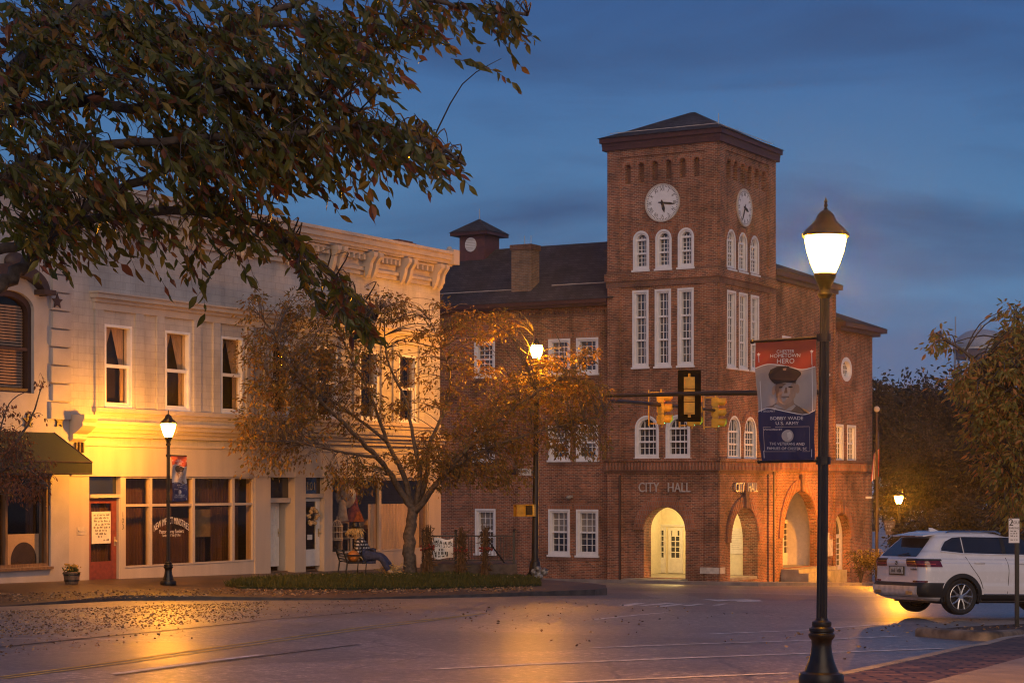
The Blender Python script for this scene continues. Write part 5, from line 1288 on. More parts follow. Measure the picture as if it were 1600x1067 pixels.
def cloth(a0, a1, b0, b1, nu=8, nv=14):
    vs = []; fs = []
    for j in range(nv+1):
        for i in range(nu+1):
            v = b0+(b1-b0)*j/nv; u = a0+(a1-a0)*i/nu
            vs.append((.14-.45*u*(.4+.6*v), -.12*math.sin(u*6+v*3), -2.4*v-.3*u))
    for j in range(nv):
        for i in range(nu): fs.append((j*(nu+1)+i, j*(nu+1)+i+1, (j+1)*(nu+1)+i+1, (j+1)*(nu+1)+i))
    return vs, fs
fr_ = P('flag_red', (.35,.04,.04), .8); fw_ = P('flag_white', (.6,.55,.52), .8); fb_ = P('flag_blue', (.03,.035,.1), .8)
MB().add(*cloth(0,1,0,.4)).build('canton', fb_, t, smooth='all', fixn=False)
for i in range(7): MB().add(*cloth(i/7,(i+1)/7,.4,1,2)).build('stripe', fr_ if i % 2 == 0 else fw_, t, smooth='all', fixn=False)
YT = 430; k = YT/F; q = pt(1533, 545, YT)
t = thing('water_tower', 'pale domed water tower far off above the trees at right', 'water tower', (q.x, YT, q.z-22))
r = 41*k; tm = P('tower_steel', (.36,.36,.40), .5, var=.2); tr_ = P('tower_rust', (.16,.1,.09), .7)
MB().lathe([(r*.2,30*k),(r*.55,27*k),(r*.85,19*k),(r*.98,10*k),(r,6*k),(r,-1*k)], 28, (0,0,22)).build('tank', tm, t, smooth='all')
MB().lathe([(r*1.04,-2*k),(r*1.04,1.2*k),(r*1.0,1.3*k)], 28, (0,0,22)).build('walkway', M['stone'], t)
MB().lathe([(r*.97,-16*k),(r*.97,-2*k)], 28, (0,0,22)).build('lower_tank', tr_, t, smooth=True)
for i in range(8): q_ = i*math.pi/4; MB().tube([(r*math.cos(q_), r*math.sin(q_), -4), (r*math.cos(q_), r*math.sin(q_), 22)], .25, 6).build('leg', tm, t)
MB().tube([(-r*.98,0,22),(-r*.98,0,22+50*k)], .12, 5).tube([(0,0,22+28*k),(0,0,22+38*k)], .3, 6).build('mast', tm, t)
# ------------------------------------------------------------------ trees and plants
def leaf_mesh(name, mat, P_, D_, Ln, ratio, parent=None, fold=.16):
    P_ = np.asarray(P_, float); D_ = np.asarray(D_, float); n = len(P_); Ln = np.asarray(Ln, float)[:, None]
    D_ /= np.linalg.norm(D_, axis=1, keepdims=True)+1e-9
    r = RNG.normal(size=(n, 3)); s = np.cross(D_, r); s /= np.linalg.norm(s, axis=1, keepdims=True)+1e-9; nn = np.cross(D_, s)
    w = Ln*ratio*.5*RNG.uniform(.75, 1.2, (n, 1)); bend = Ln*RNG.normal(.0, .14, (n, 1)); fo = Ln*fold*RNG.uniform(.1, .8, (n, 1)); tw = RNG.normal(0, .25, (n, 1))
    s2 = s*np.cos(tw)+nn*np.sin(tw)
    v = np.stack([P_, P_+D_*Ln*.3+s*w*.85+nn*(fo+bend*.25), P_+D_*Ln*.62+s2*w*.72+nn*(fo+bend*.6), P_+D_*Ln+nn*bend*1.3, P_+D_*Ln*.62-s2*w*.72+nn*(fo+bend*.6), P_+D_*Ln*.3-s*w*.85+nn*(fo+bend*.25), P_+D_*Ln*.3+nn*bend*.25, P_+D_*Ln*.62+nn*bend*.6], 1).reshape(-1, 3)
    b = np.arange(n)[:, None]*8; f = [x for q in ([0,1,6],[0,6,5]) for x in (b+np.array([q])).tolist()]
    f += [x for q in ([1,2,7,6],[6,7,4,5]) for x in (b+np.array([q])).tolist()]; f += [x for q in ([2,3,7],[7,3,4]) for x in (b+np.array([q])).tolist()]
    me = bpy.data.meshes.new(name); me.from_pydata(v.tolist(), [], f); me.materials.append(mat)
    o = bpy.data.objects.new(name, me); COL.objects.link(o)
    if parent: o.parent = parent
    return o
def catmull(pts, k=5):
    out = []
    for i in range(len(pts)-1):
        p0, p1, p2, p3 = pts[max(i-1,0)], pts[i], pts[i+1], pts[min(i+2,len(pts)-1)]
        for j in range(k):
            t = j/k; out.append(.5*((2*p1)+(p2-p0)*t+(2*p0-5*p1+4*p2-p3)*t*t+(3*p1-p0-3*p2+p3)*t**3))
    out.append(pts[-1]); return out
def tree(name, label, cat, base, limbs, blobs, Y0, D, nclu, lpc, ll, ratio, bark, leaf, droop=.9, spread=.35, group=None, twig=.012, seed=1, out=(0,0), nlev=1, jit=.35, cl_r=None, hug=0, rs=1.0, lean=lambda x: 0):
    """limbs: [(r0, r1, [(px, py, dY)...])]; blobs: [(px, py, rx, ry, weight)] giving where foliage hangs"""
    global RNG; RNG = np.random.default_rng(seed); rnd = random.Random(seed)
    t = thing(name, label, cat, base, group=group); B = Vector(base); mb = MB(); samp = []
    for r0, r1, ps_ in limbs:
        r0 *= rs; r1 *= rs
        q = catmull([pt(x, y, Y0+d+lean(x))-B for x, y, d in ps_]); n = len(q)
        q = [p+Vector((rnd.gauss(0,1), rnd.gauss(0,1), rnd.gauss(0,1)))*r0*jit*(0 if i in (0, n-1) else 1)*.35 for i, p in enumerate(q)]
        mb.tube(q, [r0+(r1-r0)*(i/(n-1))**.8 for i in range(n)], 9)
        samp += [(p, r0+(r1-r0)*i/(n-1)) for i, p in enumerate(q) if i > n*.18]
    wts = [b[4] for b in blobs]; sp = np.array([tuple(p) for p, _ in samp])
    Pn = []; Dn = []; Ll = []
    for c in range(nclu):
        b = rnd.choices(blobs, wts)[0]; a = rnd.uniform(0, 2*math.pi); rr = math.sqrt(rnd.random())
        dY = rnd.gauss(0, D*.5); C_ = pt(b[0]+b[2]*rr*math.cos(a), b[1]+b[3]*rr*math.sin(a), Y0+dY+lean(b[0]+b[2]*rr*math.cos(a)))-B
        dd = sp-np.array(C_); dist = np.linalg.norm(dd*np.array([1,.35,1.7]) if hug else dd, axis=1)+(0 if hug else np.maximum(0, dd[:, 2])*.9)
        j = int(np.argmin(dist)); S_ = samp[j][0]; vec = C_-S_
        if hug and vec.length > .6: C_ = S_+vec*(.6/vec.length); vec = C_-S_
        mid = S_.lerp(C_, .5)+Vector((rnd.gauss(0,.06), rnd.gauss(0,.06), .12))*vec.length
        path = catmull([S_, mid, C_], 3)
        mb.tube(path, [min(samp[j][1]*.7, twig*(1.2+vec.length*.5))*(1-.75*i/(len(path)-1)) for i in range(len(path))], 5, caps=False)
        # leafy shoot continuing from the twig tip
        dr = (vec.normalized() if vec.length > .01 else Vector((1,0,0)))+Vector((out[0], 0, out[1]))+Vector((rnd.gauss(0,.4), rnd.gauss(0,.4), rnd.gauss(-.15,.3)))
        dr.normalize(); L_ = (cl_r or ll*4)*rnd.uniform(.6, 1.3)
        nl = max(3, int(lpc*rnd.uniform(.6, 1.4)))
        if hug:          # long shoot with leaves set alternately along it
            dr.z = dr.z*.6-.12; dr.normalize(); sd = dr.cross(Vector((0,0,1))).normalized(); pts_ = [C_+dr*L_*(f-.75)-Vector((0,0,1))*L_*.35*f*f for f in (0, .35, .7, 1)]
            mb.tube(pts_, [twig*.7, twig*.6, twig*.45, twig*.25], 4, caps=False)
            for i in range(nl):
                f = (i+.6)/nl; p = C_+dr*L_*(f-.75)-Vector((0,0,1))*L_*.35*f*f; sg = 1 if i % 2 else -1
                d = dr*rnd.uniform(.3,.8)+sd*sg*rnd.uniform(.15,.7)+Vector((rnd.gauss(0,.15), rnd.gauss(0,.15), -droop*rnd.uniform(.3,1.5)))
                Pn.append(tuple(p)); Dn.append(tuple(d)); Ll.append(ll*rnd.uniform(.55,1.2))
            continue
        for i in range(nl):
            f_ = rnd.random(); side = Vector((rnd.gauss(0,1), rnd.gauss(0,1), rnd.gauss(0,.6))); side = side.normalized()
            p = C_ + dr*(f_-.45)*L_ - Vector((0,0,1))*f_*f_*L_*.35 + side*L_*spread*rnd.random()
            Pn.append(tuple(p)); d = dr*.35+side*.45+Vector((0,0,-droop))*rnd.uniform(.5,1.3); Dn.append(tuple(d)); Ll.append(ll*rnd.uniform(.6,1.25))
    mb.build('trunk', bark, t, smooth='all', fixn=False)
    leaf_mesh('crown', leaf, Pn, Dn, Ll, ratio, t)
    return t
M['bark'] = P('tree_bark', (.11,.08,.06), .8, var=.4, scale=14, bump=.6, bscale=35)
M['bark_pale'] = P('pale_bark', (.12,.09,.07), .7, var=.4, scale=10, bump=.5, bscale=30)
M['leaf_near'] = leafmat('near_tree_leaves', [(.13,.13,.024),(.24,.165,.026),(.095,.105,.02),(.17,.15,.026),(.27,.14,.028),(.115,.12,.022),(.22,.08,.036),(.10,.105,.02),(.14,.14,.025),(.3,.2,.032)], .28, .46, .5)
M['leaf_mid'] = leafmat('orange_brown_leaves', [(.26,.15,.03),(.18,.12,.025),(.32,.17,.03),(.13,.105,.024),(.2,.09,.025),(.28,.17,.035)], .5, .35)
M['leaf_red'] = leafmat('red_brown_leaves', [(.2,.07,.03),(.14,.06,.025),(.24,.09,.035),(.1,.05,.02),(.17,.08,.025)], .45, .3)
M['leaf_right'] = leafmat('turning_green_leaves', [(.34,.25,.04),(.22,.2,.036),(.45,.24,.045),(.26,.21,.036),(.5,.2,.05),(.17,.15,.03)], .42, .35)
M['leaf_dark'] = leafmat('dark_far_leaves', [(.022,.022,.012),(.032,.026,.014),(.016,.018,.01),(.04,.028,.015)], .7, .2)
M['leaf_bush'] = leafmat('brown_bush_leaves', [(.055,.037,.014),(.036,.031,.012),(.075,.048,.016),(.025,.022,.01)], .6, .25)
# overhanging foreground tree, trunk just out of frame on the left
Yn = 9.2; bx = -4.3; gz = ZC-h_near(bx, Yn)
FB = [(150,105,190,115,4.3),(50,110,90,120,2.5),(60,290,90,60,1.4),(210,265,170,65,2.8),(400,180,150,90,3.6),(470,50,140,60,2.2),(280,25,280,40,3),(540,215,110,48,2),(640,225,70,30,.9),(693,248,30,20,.32),
      (620,12,80,20,.7),(700,16,60,14,.45),(780,22,40,14,.42),(805,48,14,18,.15),(560,95,70,38,.9),(600,70,40,25,.35),(150,345,130,42,.95),(285,405,50,26,.55),(80,370,60,28,.5),(400,275,100,36,.75),(560,275,60,22,.45),
      (440,365,50,26,.5),(500,415,45,28,.5),(545,465,34,28,.42),(565,495,20,18,.18),(340,335,60,22,.4),(395,235,120,50,1.3),(330,100,120,60,2)]
tree('overhanging_tree', 'large leafy tree in the foreground whose drooping branches fill the upper left', 'tree', (bx, Yn, gz),
     [(.16,.1,[(-680,1300,0),(-640,900,0),(-500,640,0),(-250,520,0)]),(.075,.03,[(-250,520,0),(-60,470,0),(0,445,0),(40,415,.1),(62,392,.1),(110,340,.2),(200,290,.2),(330,235,.3)]),
      (.05,.02,[(-250,520,0),(-60,410,.2),(40,380,.3),(110,350,.4),(260,330,.4),(390,345,.4),(440,372,.4),(500,412,.5),(555,468,.5),(588,498,.5)]),
      (.12,.05,[(-500,640,0),(-300,300,0),(-60,180,0),(8,140,0),(37,98,.1),(120,20,.2),(200,-60,.3)]),(.05,.012,[(-60,180,0),(135,157,.2),(169,127,.2),(295,70,.3),(374,42,.3),(450,8,.3),(560,-20,.4),(680,2,.4),(760,18,.5),(825,24,.5)]),
      (.045,.012,[(135,157,.2),(225,169,-.2),(318,152,-.3),(394,132,-.3),(500,150,-.2),(560,175,-.2)]),(.05,.012,[(-60,330,.0),(0,295,-.3),(28,261,-.3),(140,230,-.4),(330,215,-.4),(480,205,-.4),(600,200,-.3),(690,232,-.3),(728,258,-.3)]),
      (.03,.01,[(374,42,.3),(480,40,.5),(560,75,.5),(640,70,.5)])],
     FB, Yn, 1.0, 960, 11, .076, .46, M['bark'], M['leaf_near'], droop=.6, spread=.5, twig=.003, seed=5, out=(.8,-.12), cl_r=.30, hug=1, rs=.62)
# young street tree in the grass
q = on_walk(640, 897); Ym = q.y-.3; q = pt(640, 896, Ym)
print('mid tree', Ym, q)
MBL = [(440,560,75,60,2.0),(400,480,30,25,.3),(500,480,60,30,.7),(600,480,40,25,.6),(660,500,50,40,.45),(430,640,60,50,1.8),(440,715,65,24,.9),(520,640,60,50,1.5),(520,560,60,50,1.5),(620,600,60,60,.9),(700,540,60,50,.9),(760,500,55,28,.9),
       (760,620,80,50,1.8),(860,590,60,35,1.5),(900,625,55,35,1.8),(820,660,90,45,2.0),(900,680,50,30,1.0),(740,700,90,40,1.9),(690,730,50,30,1),(780,740,50,25,.9),(560,740,50,22,.7),(640,700,50,30,.45),(390,690,25,15,.2),(915,550,25,15,.15)]
tree('street_tree', 'young multi stemmed street tree with sparse orange leaves in the grass before the cream shop', 'tree', q,
     [(.235,.16,[(640,905,0),(641,870,0),(640,830,0),(645,792,0)]),
      (.12,.015,[(645,795,0),(622,760,0),(590,715,-.3),(545,670,-.6),(500,625,-.8),(455,575,-1),(420,510,-1.1),(388,478,-1.2)]),
      (.11,.015,[(645,797,0),(630,740,.3),(605,690,.5),(580,620,.6),(548,560,.6),(520,500,.6)]),(.10,.013,[(650,790,0),(655,735,-.3),(645,680,-.4),(632,620,-.5),(605,560,-.5),(600,480,-.5)]),
      (.11,.013,[(650,795,0),(665,745,.4),(672,690,.6),(695,640,.8),(702,580,.9),(672,500,1)]),(.12,.016,[(648,800,0),(680,760,-.3),(720,712,-.6),(775,660,-.8),(840,612,-1),(905,570,-1)]),
      (.09,.013,[(655,790,0),(690,745,.5),(735,690,.9),(780,620,1.1),(820,565,1.2),(835,520,1.2)]),(.07,.012,[(700,735,-.5),(760,702,-.9),(850,672,-1.1),(945,648,-1.2)]),(.06,.012,[(590,715,-.3),(530,705,-.8),(460,690,-1.1),(395,690,-1.3)]),
      (.06,.01,[(605,690,.5),(540,640,.9),(470,600,1.1),(420,590,1.2)])],
     MBL, Ym, 2.2, 1550, 17, .135, .46, M['bark_pale'], M['leaf_mid'], droop=.45, spread=.6, twig=.008, seed=9, cl_r=.45, lean=lambda x: -max(0, 625-x)/200*4.2)
# small red-brown tree at the left edge
q0 = on_walk(-45, 938); Yq = q0.y
tree('street_tree', 'small red leaved tree at the left edge before the green awning', 'tree', q0,
     [(.11,.05,[(-45,942,0),(-42,860,0),(-30,790,0),(-10,740,0)]),(.05,.01,[(-10,740,0),(20,700,.2),(50,650,.4),(68,595,.4)]),(.04,.01,[(-10,740,0),(20,730,-.3),(55,740,-.5),(80,765,-.5)]),(.03,.008,[(-30,790,0),(-5,690,.2),(15,630,.2),(45,610,.3)])],
     [(25,735,50,40,3),(45,770,35,16,.9),(15,690,30,25,1),(60,725,22,22,.7),(50,650,18,8,.14),(62,597,8,8,.08),(20,640,30,8,.14),(-30,700,60,70,2)], Yq, 1.2, 150, 15, .10, .42, M['bark'], M['leaf_red'], droop=.7, spread=.6, twig=.008, seed=4, cl_r=.33)
# big turning tree at the right edge
Yr = 45.5; q = pt(1690, 930, Yr)
tree('street_tree', 'bushy tree with turning green and orange leaves at the right edge behind the white car', 'tree', (q.x, Yr, ZC-h_road(q.x, Yr)),
     [(.22,.14,[(1690,960,0),(1688,880,0),(1680,800,0)]),(.12,.02,[(1680,800,0),(1640,700,-.4),(1590,620,-.6),(1520,560,-.8),(1462,520,-.9)]),(.12,.02,[(1680,800,0),(1650,680,.4),(1610,560,.5),(1590,490,.5)]),(.1,.02,[(1680,800,0),(1630,760,-.5),(1580,740,-.9)])],
     [(1595,610,70,85,5),(1555,600,38,50,2.2),(1570,700,42,55,2.6),(1512,590,26,30,.7),(1475,540,20,24,.28),(1590,520,30,40,1.1),(1600,760,50,50,1.6),(1650,640,70,140,4),(1540,655,24,36,.8),(1575,490,14,12,.12)], Yr, 2.2, 760, 20, .16, .42, M['bark'], M['leaf_right'], droop=.5, spread=.6, twig=.012, seed=12, cl_r=.5)
# woods on the rise behind, and brown trees in the middle distance
def crown_tree(px, top, w, Y, base, mat, lab, seed, n=130, lpc=26, ll=.6, cr=2, grp='trees on the far rise'):
    gz = min(pt(px, base, Y).z, ZC-h_road(pt(px, base, Y).x, Y)+.05)
    h = base-top; R_ = random.Random(seed); bl = []
    for k in range(7): bl.append((px+R_.uniform(-.34,.34)*w, top+h*R_.uniform(.2,.6), w*R_.uniform(.16,.3), h*R_.uniform(.1,.2), 1))
    bl.append((px, top+h*.12, w*.15, h*.1, .5)); bl.append((px, top+h*.45, w*.38, h*.28, 2.5))
    b = Vector((pt(px, base, Y).x, Y, gz))
    tree('tree', lab, 'tree', b, [(.3,.1,[(px,base+30,0),(px+2,base-h*.3,0),(px-2,base-h*.6,0),(px,top+h*.2,0)]),(.15,.04,[(px,base-h*.35,0),(px-w*.2,base-h*.55,.5),(px-w*.32,base-h*.7,.5)]),(.15,.04,[(px,base-h*.3,0),(px+w*.2,base-h*.5,-.5),(px+w*.32,base-h*.68,-.5)])],
         bl, Y, w/F*Y*.5, n, lpc, ll, .6, M['bark'], M[mat], droop=.4, spread=.7, group=grp, twig=.02, seed=seed, cl_r=cr)
far = [(1368,588,70,165,'rounded dark tree on the far rise next to the brick wall'),(1408,594,75,172,'second dark tree on the far rise counting from the brick wall'),(1448,582,80,180,'dark tree on the far rise just left of the water tower'),
       (1500,572,90,185,'dark tree on the far rise directly under the water tower'),(1560,580,90,178,'dark tree on the far rise behind the turning tree'),(1622,585,90,170,'dark far tree at the right frame edge')]
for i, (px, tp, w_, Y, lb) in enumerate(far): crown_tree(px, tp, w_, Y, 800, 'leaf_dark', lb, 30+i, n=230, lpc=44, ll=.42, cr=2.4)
midt = [(1398,672,85,128,'brown leaved tree behind the far lamp'),(1452,655,90,122,'spreading brown tree right of the far lamp'),(1515,665,95,118,'dim brown tree above the white car roof'),(1580,690,90,112,'low brown tree under the turning tree')]
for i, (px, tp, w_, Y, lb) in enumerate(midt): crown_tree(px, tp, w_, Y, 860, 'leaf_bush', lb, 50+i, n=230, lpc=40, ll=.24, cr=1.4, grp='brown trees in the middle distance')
for i, (px, tp, w_, Y, lb) in enumerate([(1440,806,80,82,'low dark bush behind the rear of the white car'),(1505,770,120,86,'low dark bush behind the roof of the white car'),(1590,765,120,84,'low dark bush at the right edge behind the white car')]):
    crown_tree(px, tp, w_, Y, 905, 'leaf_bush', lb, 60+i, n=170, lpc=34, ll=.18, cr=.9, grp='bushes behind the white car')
# shrubs at the hall corner
for i, (px, w_, tp, lb) in enumerate(((1345,30,855,'twiggy brown shrub by the arched glazed door'),(1372,26,862,'low shrub between the hall corner and the white car'))):
    Y = 96; b = pt(px, 905, Y); b.z = ZC-h_hall(b.x, Y)
    tree('shrub', lb, 'shrub', b, [(.05,.02,[(px,912,0),(px-4,890,0),(px-8,870,0)]),(.05,.02,[(px,912,0),(px+5,888,.1),(px+10,868,.1)]),(.04,.02,[(px,912,0),(px,880,-.2),(px+1,858,-.2)])],
         [(px,880,w_*.6,15,2),(px-6,868,w_*.5,10,1),(px+8,872,w_*.5,10,1)], Y, .8, 70, 12, .14, .4, M['bark'], M['leaf_bush'], droop=.2, spread=.7, group='shrubs at the hall corner', twig=.01, seed=70+i, cl_r=.3)
# grass mound and fallen leaves
M['grass'] = leafmat('grass_blades', [(.07,.085,.015),(.10,.10,.02),(.05,.066,.013),(.15,.115,.028)], .6, .3)
M['turf'] = P('turf_soil', (.03,.04,.012), .9, var=.4, scale=5, bump=.6, bscale=25)
gpx = [(352,912),(375,906),(430,902),(560,899),(660,898),(760,899),(830,904),(846,912),(800,914.5),(700,916),(560,918),(440,918),(375,916)]
def h_gr(X, Y): return h_walk(X, Y)-.06
_, gp = raised('turf', 'turf', gpx, h_gr, drop=.1)
xs_ = [p.x for p in gp]; ys_ = [p.y for p in gp]
def inside(x, y, poly):
    c = False; n = len(poly); j = n-1
    for i in range(n):
        if (poly[i].y > y) != (poly[j].y > y) and x < (poly[j].x-poly[i].x)*(y-poly[i].y)/(poly[j].y-poly[i].y)+poly[i].x: c = not c
        j = i
    return c
rnd = random.Random(2); Pn = []; Dn = []; Ll = []
while len(Pn) < 22000:
    x = rnd.uniform(min(xs_), max(xs_)); y = rnd.uniform(min(ys_), max(ys_))
    cl_ = .5+.5*math.sin(x*2.1+1.3*math.sin(y*1.7))*math.sin(y*2.6+x*.7)
    if inside(x+rnd.gauss(0,.13), y+rnd.gauss(0,.13), gp): Pn.append((x, y, ZC-h_gr(x, y)-.03)); Dn.append((rnd.gauss(0,.45), rnd.gauss(0,.45), 1)); Ll.append(rnd.uniform(.08,.15)+.12*cl_*rnd.random())
tag(leaf_mesh('grass', M['grass'], Pn, Dn, Ll, .13), 'short green grass covering the island under the street tree', 'grass', kind='stuff')
M['litter'] = leafmat('fallen_leaves', [(.34,.22,.12),(.2,.12,.06),(.42,.29,.17),(.09,.055,.03),(.48,.36,.22)], .6, .1)
Pn = []; Dn = []; Ll = []
def litter(n, quad, hf, lift=.012, size=(.028,.062), pw=1.0):
    k = 0
    while k < n:
        u, v = rnd.random(), rnd.random()**pw; a, b, c, d = quad
        x = (a[0]*(1-u)+b[0]*u)*(1-v)+(d[0]*(1-u)+c[0]*u)*v; y = (a[1]*(1-u)+b[1]*u)*(1-v)+(d[1]*(1-u)+c[1]*u)*v
        p = hit(x, y, hf); Pn.append((p.x, p.y, p.z+lift+rnd.uniform(0,.015))); a_ = rnd.uniform(0, 6.28); Dn.append((math.cos(a_), math.sin(a_), rnd.uniform(-.1,.25))); Ll.append(rnd.uniform(*size)); k += 1
litter(3200, [(-20,957),(200,938),(420,941),(520,945)][::-1] and [(-20,957),(420,941),(400,968),(-20,1000)], h_road, pw=1.6)
litter(260, [(300,942),(640,938),(620,955),(300,975)], h_road); litter(260, [(-20,985),(260,965),(300,1000),(-20,1030)], h_road); litter(350, [(200,938),(430,941),(330,965),(60,985)], h_road)
litter(800, [(0,942),(420,929),(420,918),(0,928)], h_walk, size=(.04,.09)); litter(1500, [(380,932),(830,924),(830,916),(380,919)], h_walk, size=(.04,.09)); litter(160, [(430,905),(830,908),(810,902),(430,900)], h_gr, .1)
litter(120, [(560,960),(900,940),(1200,960),(900,1010)], h_road, size=(.04,.08)); litter(90, [(1100,1000),(1400,980),(1600,960),(1300,1040)], h_road, size=(.04,.08))
litter(60, [(1480,988),(1640,980),(1640,974),(1500,982)], h_isl, size=(.04,.08))
tag(leaf_mesh('leaf_litter', M['litter'], Pn, Dn, Ll, .55, fold=.1), 'fallen brown leaves scattered over the kerbside and pavement', 'leaf litter', kind='stuff')
# ------------------------------------------------------------------ white SUV: stacked body contours, local +x forwards, origin on the ground under the rear axle
M['car_paint'] = P('white_car_paint', (.72,.71,.72), .25, var=.02, coat=.8, spec=.5)
M['car_black'] = P('black_trim', (.014,.014,.015), .55, var=.2); M['car_glass'] = P('tinted_glass', (.012,.013,.016), .04, var=.2, spec=.8, coat=.5)
M['tyre'] = P('tyre_rubber', (.016,.016,.017), .8, var=.2, bump=.2); M['alloy'] = P('alloy', (.55,.55,.57), .28, metal=.9, var=.08)
M['satin_trim'] = P('satin_trim', (.75,.76,.8), .4, metal=.2)
M['chrome'] = P('chrome', (.7,.7,.72), .15, metal=1, var=.05); M['lamp_bar'] = P('lamp_bar', (.5,.06,.05), .3)
M['tail_red'] = P('tail_light_red', (.13,.008,.01), .12, var=.2, coat=1)
M['silver'] = P('silver_bumper', (.62,.6,.58), .4, metal=.25)
LV = [(.28,.84,-.70,3.62),(.34,.93,-.90,3.74),(.42,.965,-.985,3.84),(.52,.985,-1.0,3.9),(.6,.99,-.995,3.92),(.66,.985,-.955,3.92),(.78,.992,-.945,3.9),(.90,.998,-.94,3.88),(.97,.992,-.94,3.82),(1.02,.985,-.955,3.72),(1.07,.972,-.965,3.55),(1.11,.958,-.96,3.25),(1.15,.938,-.94,2.75),(1.18,.918,-.915,2.5),
      (1.22,.90,-.88,2.38),(1.30,.868,-.80,2.2),(1.38,.836,-.715,2.02),(1.46,.803,-.63,1.84),(1.54,.77,-.545,1.66),(1.60,.742,-.49,1.5),(1.645,.71,-.50,1.34),(1.68,.66,-.47,1.2),(1.705,.585,-.40,1.05),(1.722,.48,-.25,.85),(1.732,.3,-.05,.6)]
zs_ = [l[0] for l in LV]
def lvl(z): return [float(np.interp(z, zs_, [l[i] for l in LV])) for i in (1, 2, 3)]
NF, NR, NC = 84, 14, 8
def outline(z, off=0.0):
    w_, r_, f_ = lvl(z); w_ += off; r_ -= off; f_ += off
    rr = min(.24 if z < 1.2 else .2, w_*.6); rf = min(.5, w_*.6)
    pts = []
    for i in range(NR): pts.append((r_, (w_-rr)*(1-2*(i)/(NR-1)) ))                          # rear, left -> right
    for i in range(1, NC): a = math.pi*.5*i/NC; pts.append((r_+rr-rr*math.cos(a), -(w_-rr)-rr*math.sin(a)))
    for i in range(NF): pts.append((r_+rr+(f_-rf-r_-rr)*i/(NF-1), -w_))
    for i in range(1, NC): a = math.pi*.5*i/NC; pts.append((f_-rf+rf*math.sin(a), -(w_-rf)-rf*math.cos(a)))
    for i in range(NR): pts.append((f_, -(w_-rf)*(1-2*i/(NR-1))))
    for i in range(1, NC): a = math.pi*.5*i/NC; pts.append((f_-rf+rf*math.cos(a), (w_-rf)+rf*math.sin(a)))
    for i in range(NF): pts.append((f_-rf-(f_-rf-r_-rr)*i/(NF-1), w_))
    for i in range(1, NC): a = math.pi*.5*i/NC; pts.append((r_+rr-rr*math.sin(a), (w_-rr)+rr*math.cos(a)))
    return pts
car_a = R(20); rw = pt(1497, 960, 41.0); gz = rw.z
ca_, sa_ = math.cos(car_a), math.sin(car_a)
org = Vector((rw.x-.84*sa_, rw.y+.84*ca_, gz))
suv = thing('parked_suv', 'white five door estate car parked at the right edge, seen from its rear corner', 'car', org-Vector((0,0,.02)), car_a); suv.rotation_euler = (R(-1.2), R(1.3), car_a)
zz_ = sorted(set([l[0] for l in LV]+list(np.arange(.30,1.1,.035))+list(np.arange(1.1,1.7,.05))))
WX = (0.0, 2.975); RA = .415
n = len(outline(.5)); vs = []; fs = []
for z in zz_: vs += [(x, y, z) for x, y in outline(z)]
for j in range(len(zz_)-1):
    for i in range(n):
        a, b, c, d = j*n+i, j*n+(i+1) % n, (j+1)*n+(i+1) % n, (j+1)*n+i
        cx0 = sum(vs[k][0] for k in (a,b,c,d))/4; cy0 = sum(vs[k][1] for k in (a,b,c,d))/4; cz0 = sum(vs[k][2] for k in (a,b,c,d))/4
        if abs(cy0) > .6 and any((cx0-w_)**2+(cz0-.375)**2 < RA**2 for w_ in WX): continue
        fs.append((a, b, c, d))
fs.append(tuple((len(zz_)-1)*n+i for i in range(n))); fs.append(tuple(range(n-1, -1, -1)))
MB().add(vs, fs).build('body', M['car_paint'], suv, smooth='all')
def skin_patch(name, mat, z0, z1, cond, off, par=suv, nz=8):
    """thin panel following the body shell where cond(x, y) holds"""
    zl_ = [z0+(z1-z0)*i/nz for i in range(nz+1)]; idx = [i for i in range(n) if cond(*outline((z0+z1)/2)[i])]
    runs = []
    for i in idx:
        if runs and runs[-1][-1] == i-1: runs[-1].append(i)
        else: runs.append([i])
    for r_ in runs:
        if len(r_) < 2: continue
        vs = []; fs = []; k = len(r_)
        for o_ in (off, off-.03):
            for z in zl_:
                ol = outline(z, o_); vs += [(ol[i][0], ol[i][1], z) for i in r_]
        h = k*(nz+1)
        for j in range(nz):
            for i in range(k-1):
                fs.append((j*k+i, j*k+i+1, (j+1)*k+i+1, (j+1)*k+i)); fs.append((h+j*k+i, h+(j+1)*k+i, h+(j+1)*k+i+1, h+j*k+i+1))
        ring_ = [i for i in range(k)]+[j*k+k-1 for j in range(1, nz+1)]+[nz*k+i for i in range(k-2, -1, -1)]+[j*k for j in range(nz-1, 0, -1)]
        for a, b in zip(ring_, ring_[1:]+ring_[:1]): fs.append((a, a+h, b+h, b))
        MB().add(vs, fs).build(name, M[mat], par, smooth=True)
skin_patch('rear_window', 'car_glass', 1.19, 1.575, lambda x, y: x < -.5 and abs(y) < .66, .006)
skin_patch('tail_light', 'tail_red', .985, 1.135, lambda x, y: (x < -.46) and y < -.30, .012); skin_patch('tail_light', 'tail_red', .985, 1.135, lambda x, y: (x < -.46) and y > .30, .012)
skin_patch('tail_light_trim', 'car_black', 1.112, 1.148, lambda x, y: x < -.44 and abs(y) > .28, .018, nz=2); skin_patch('tail_light_bar', 'lamp_bar', 1.035, 1.05, lambda x, y: x < -.6 and .38 < abs(y), .016, nz=2)
skin_patch('rear_bumper', 'car_black', .36, .66, lambda x, y: x < -.42, .014)
skin_patch('skid_plate', 'silver', .37, .585, lambda x, y: x < -.6 and abs(y) < .84, .035)
skin_patch('reflector', 'tail_red', .665, .70, lambda x, y: x < -.7 and .62 < abs(y) < .97, .012, nz=2)
skin_patch('sill_cladding', 'car_black', .29, .42, lambda x, y: .42 < x < 2.55 and abs(y) > .6, .016)
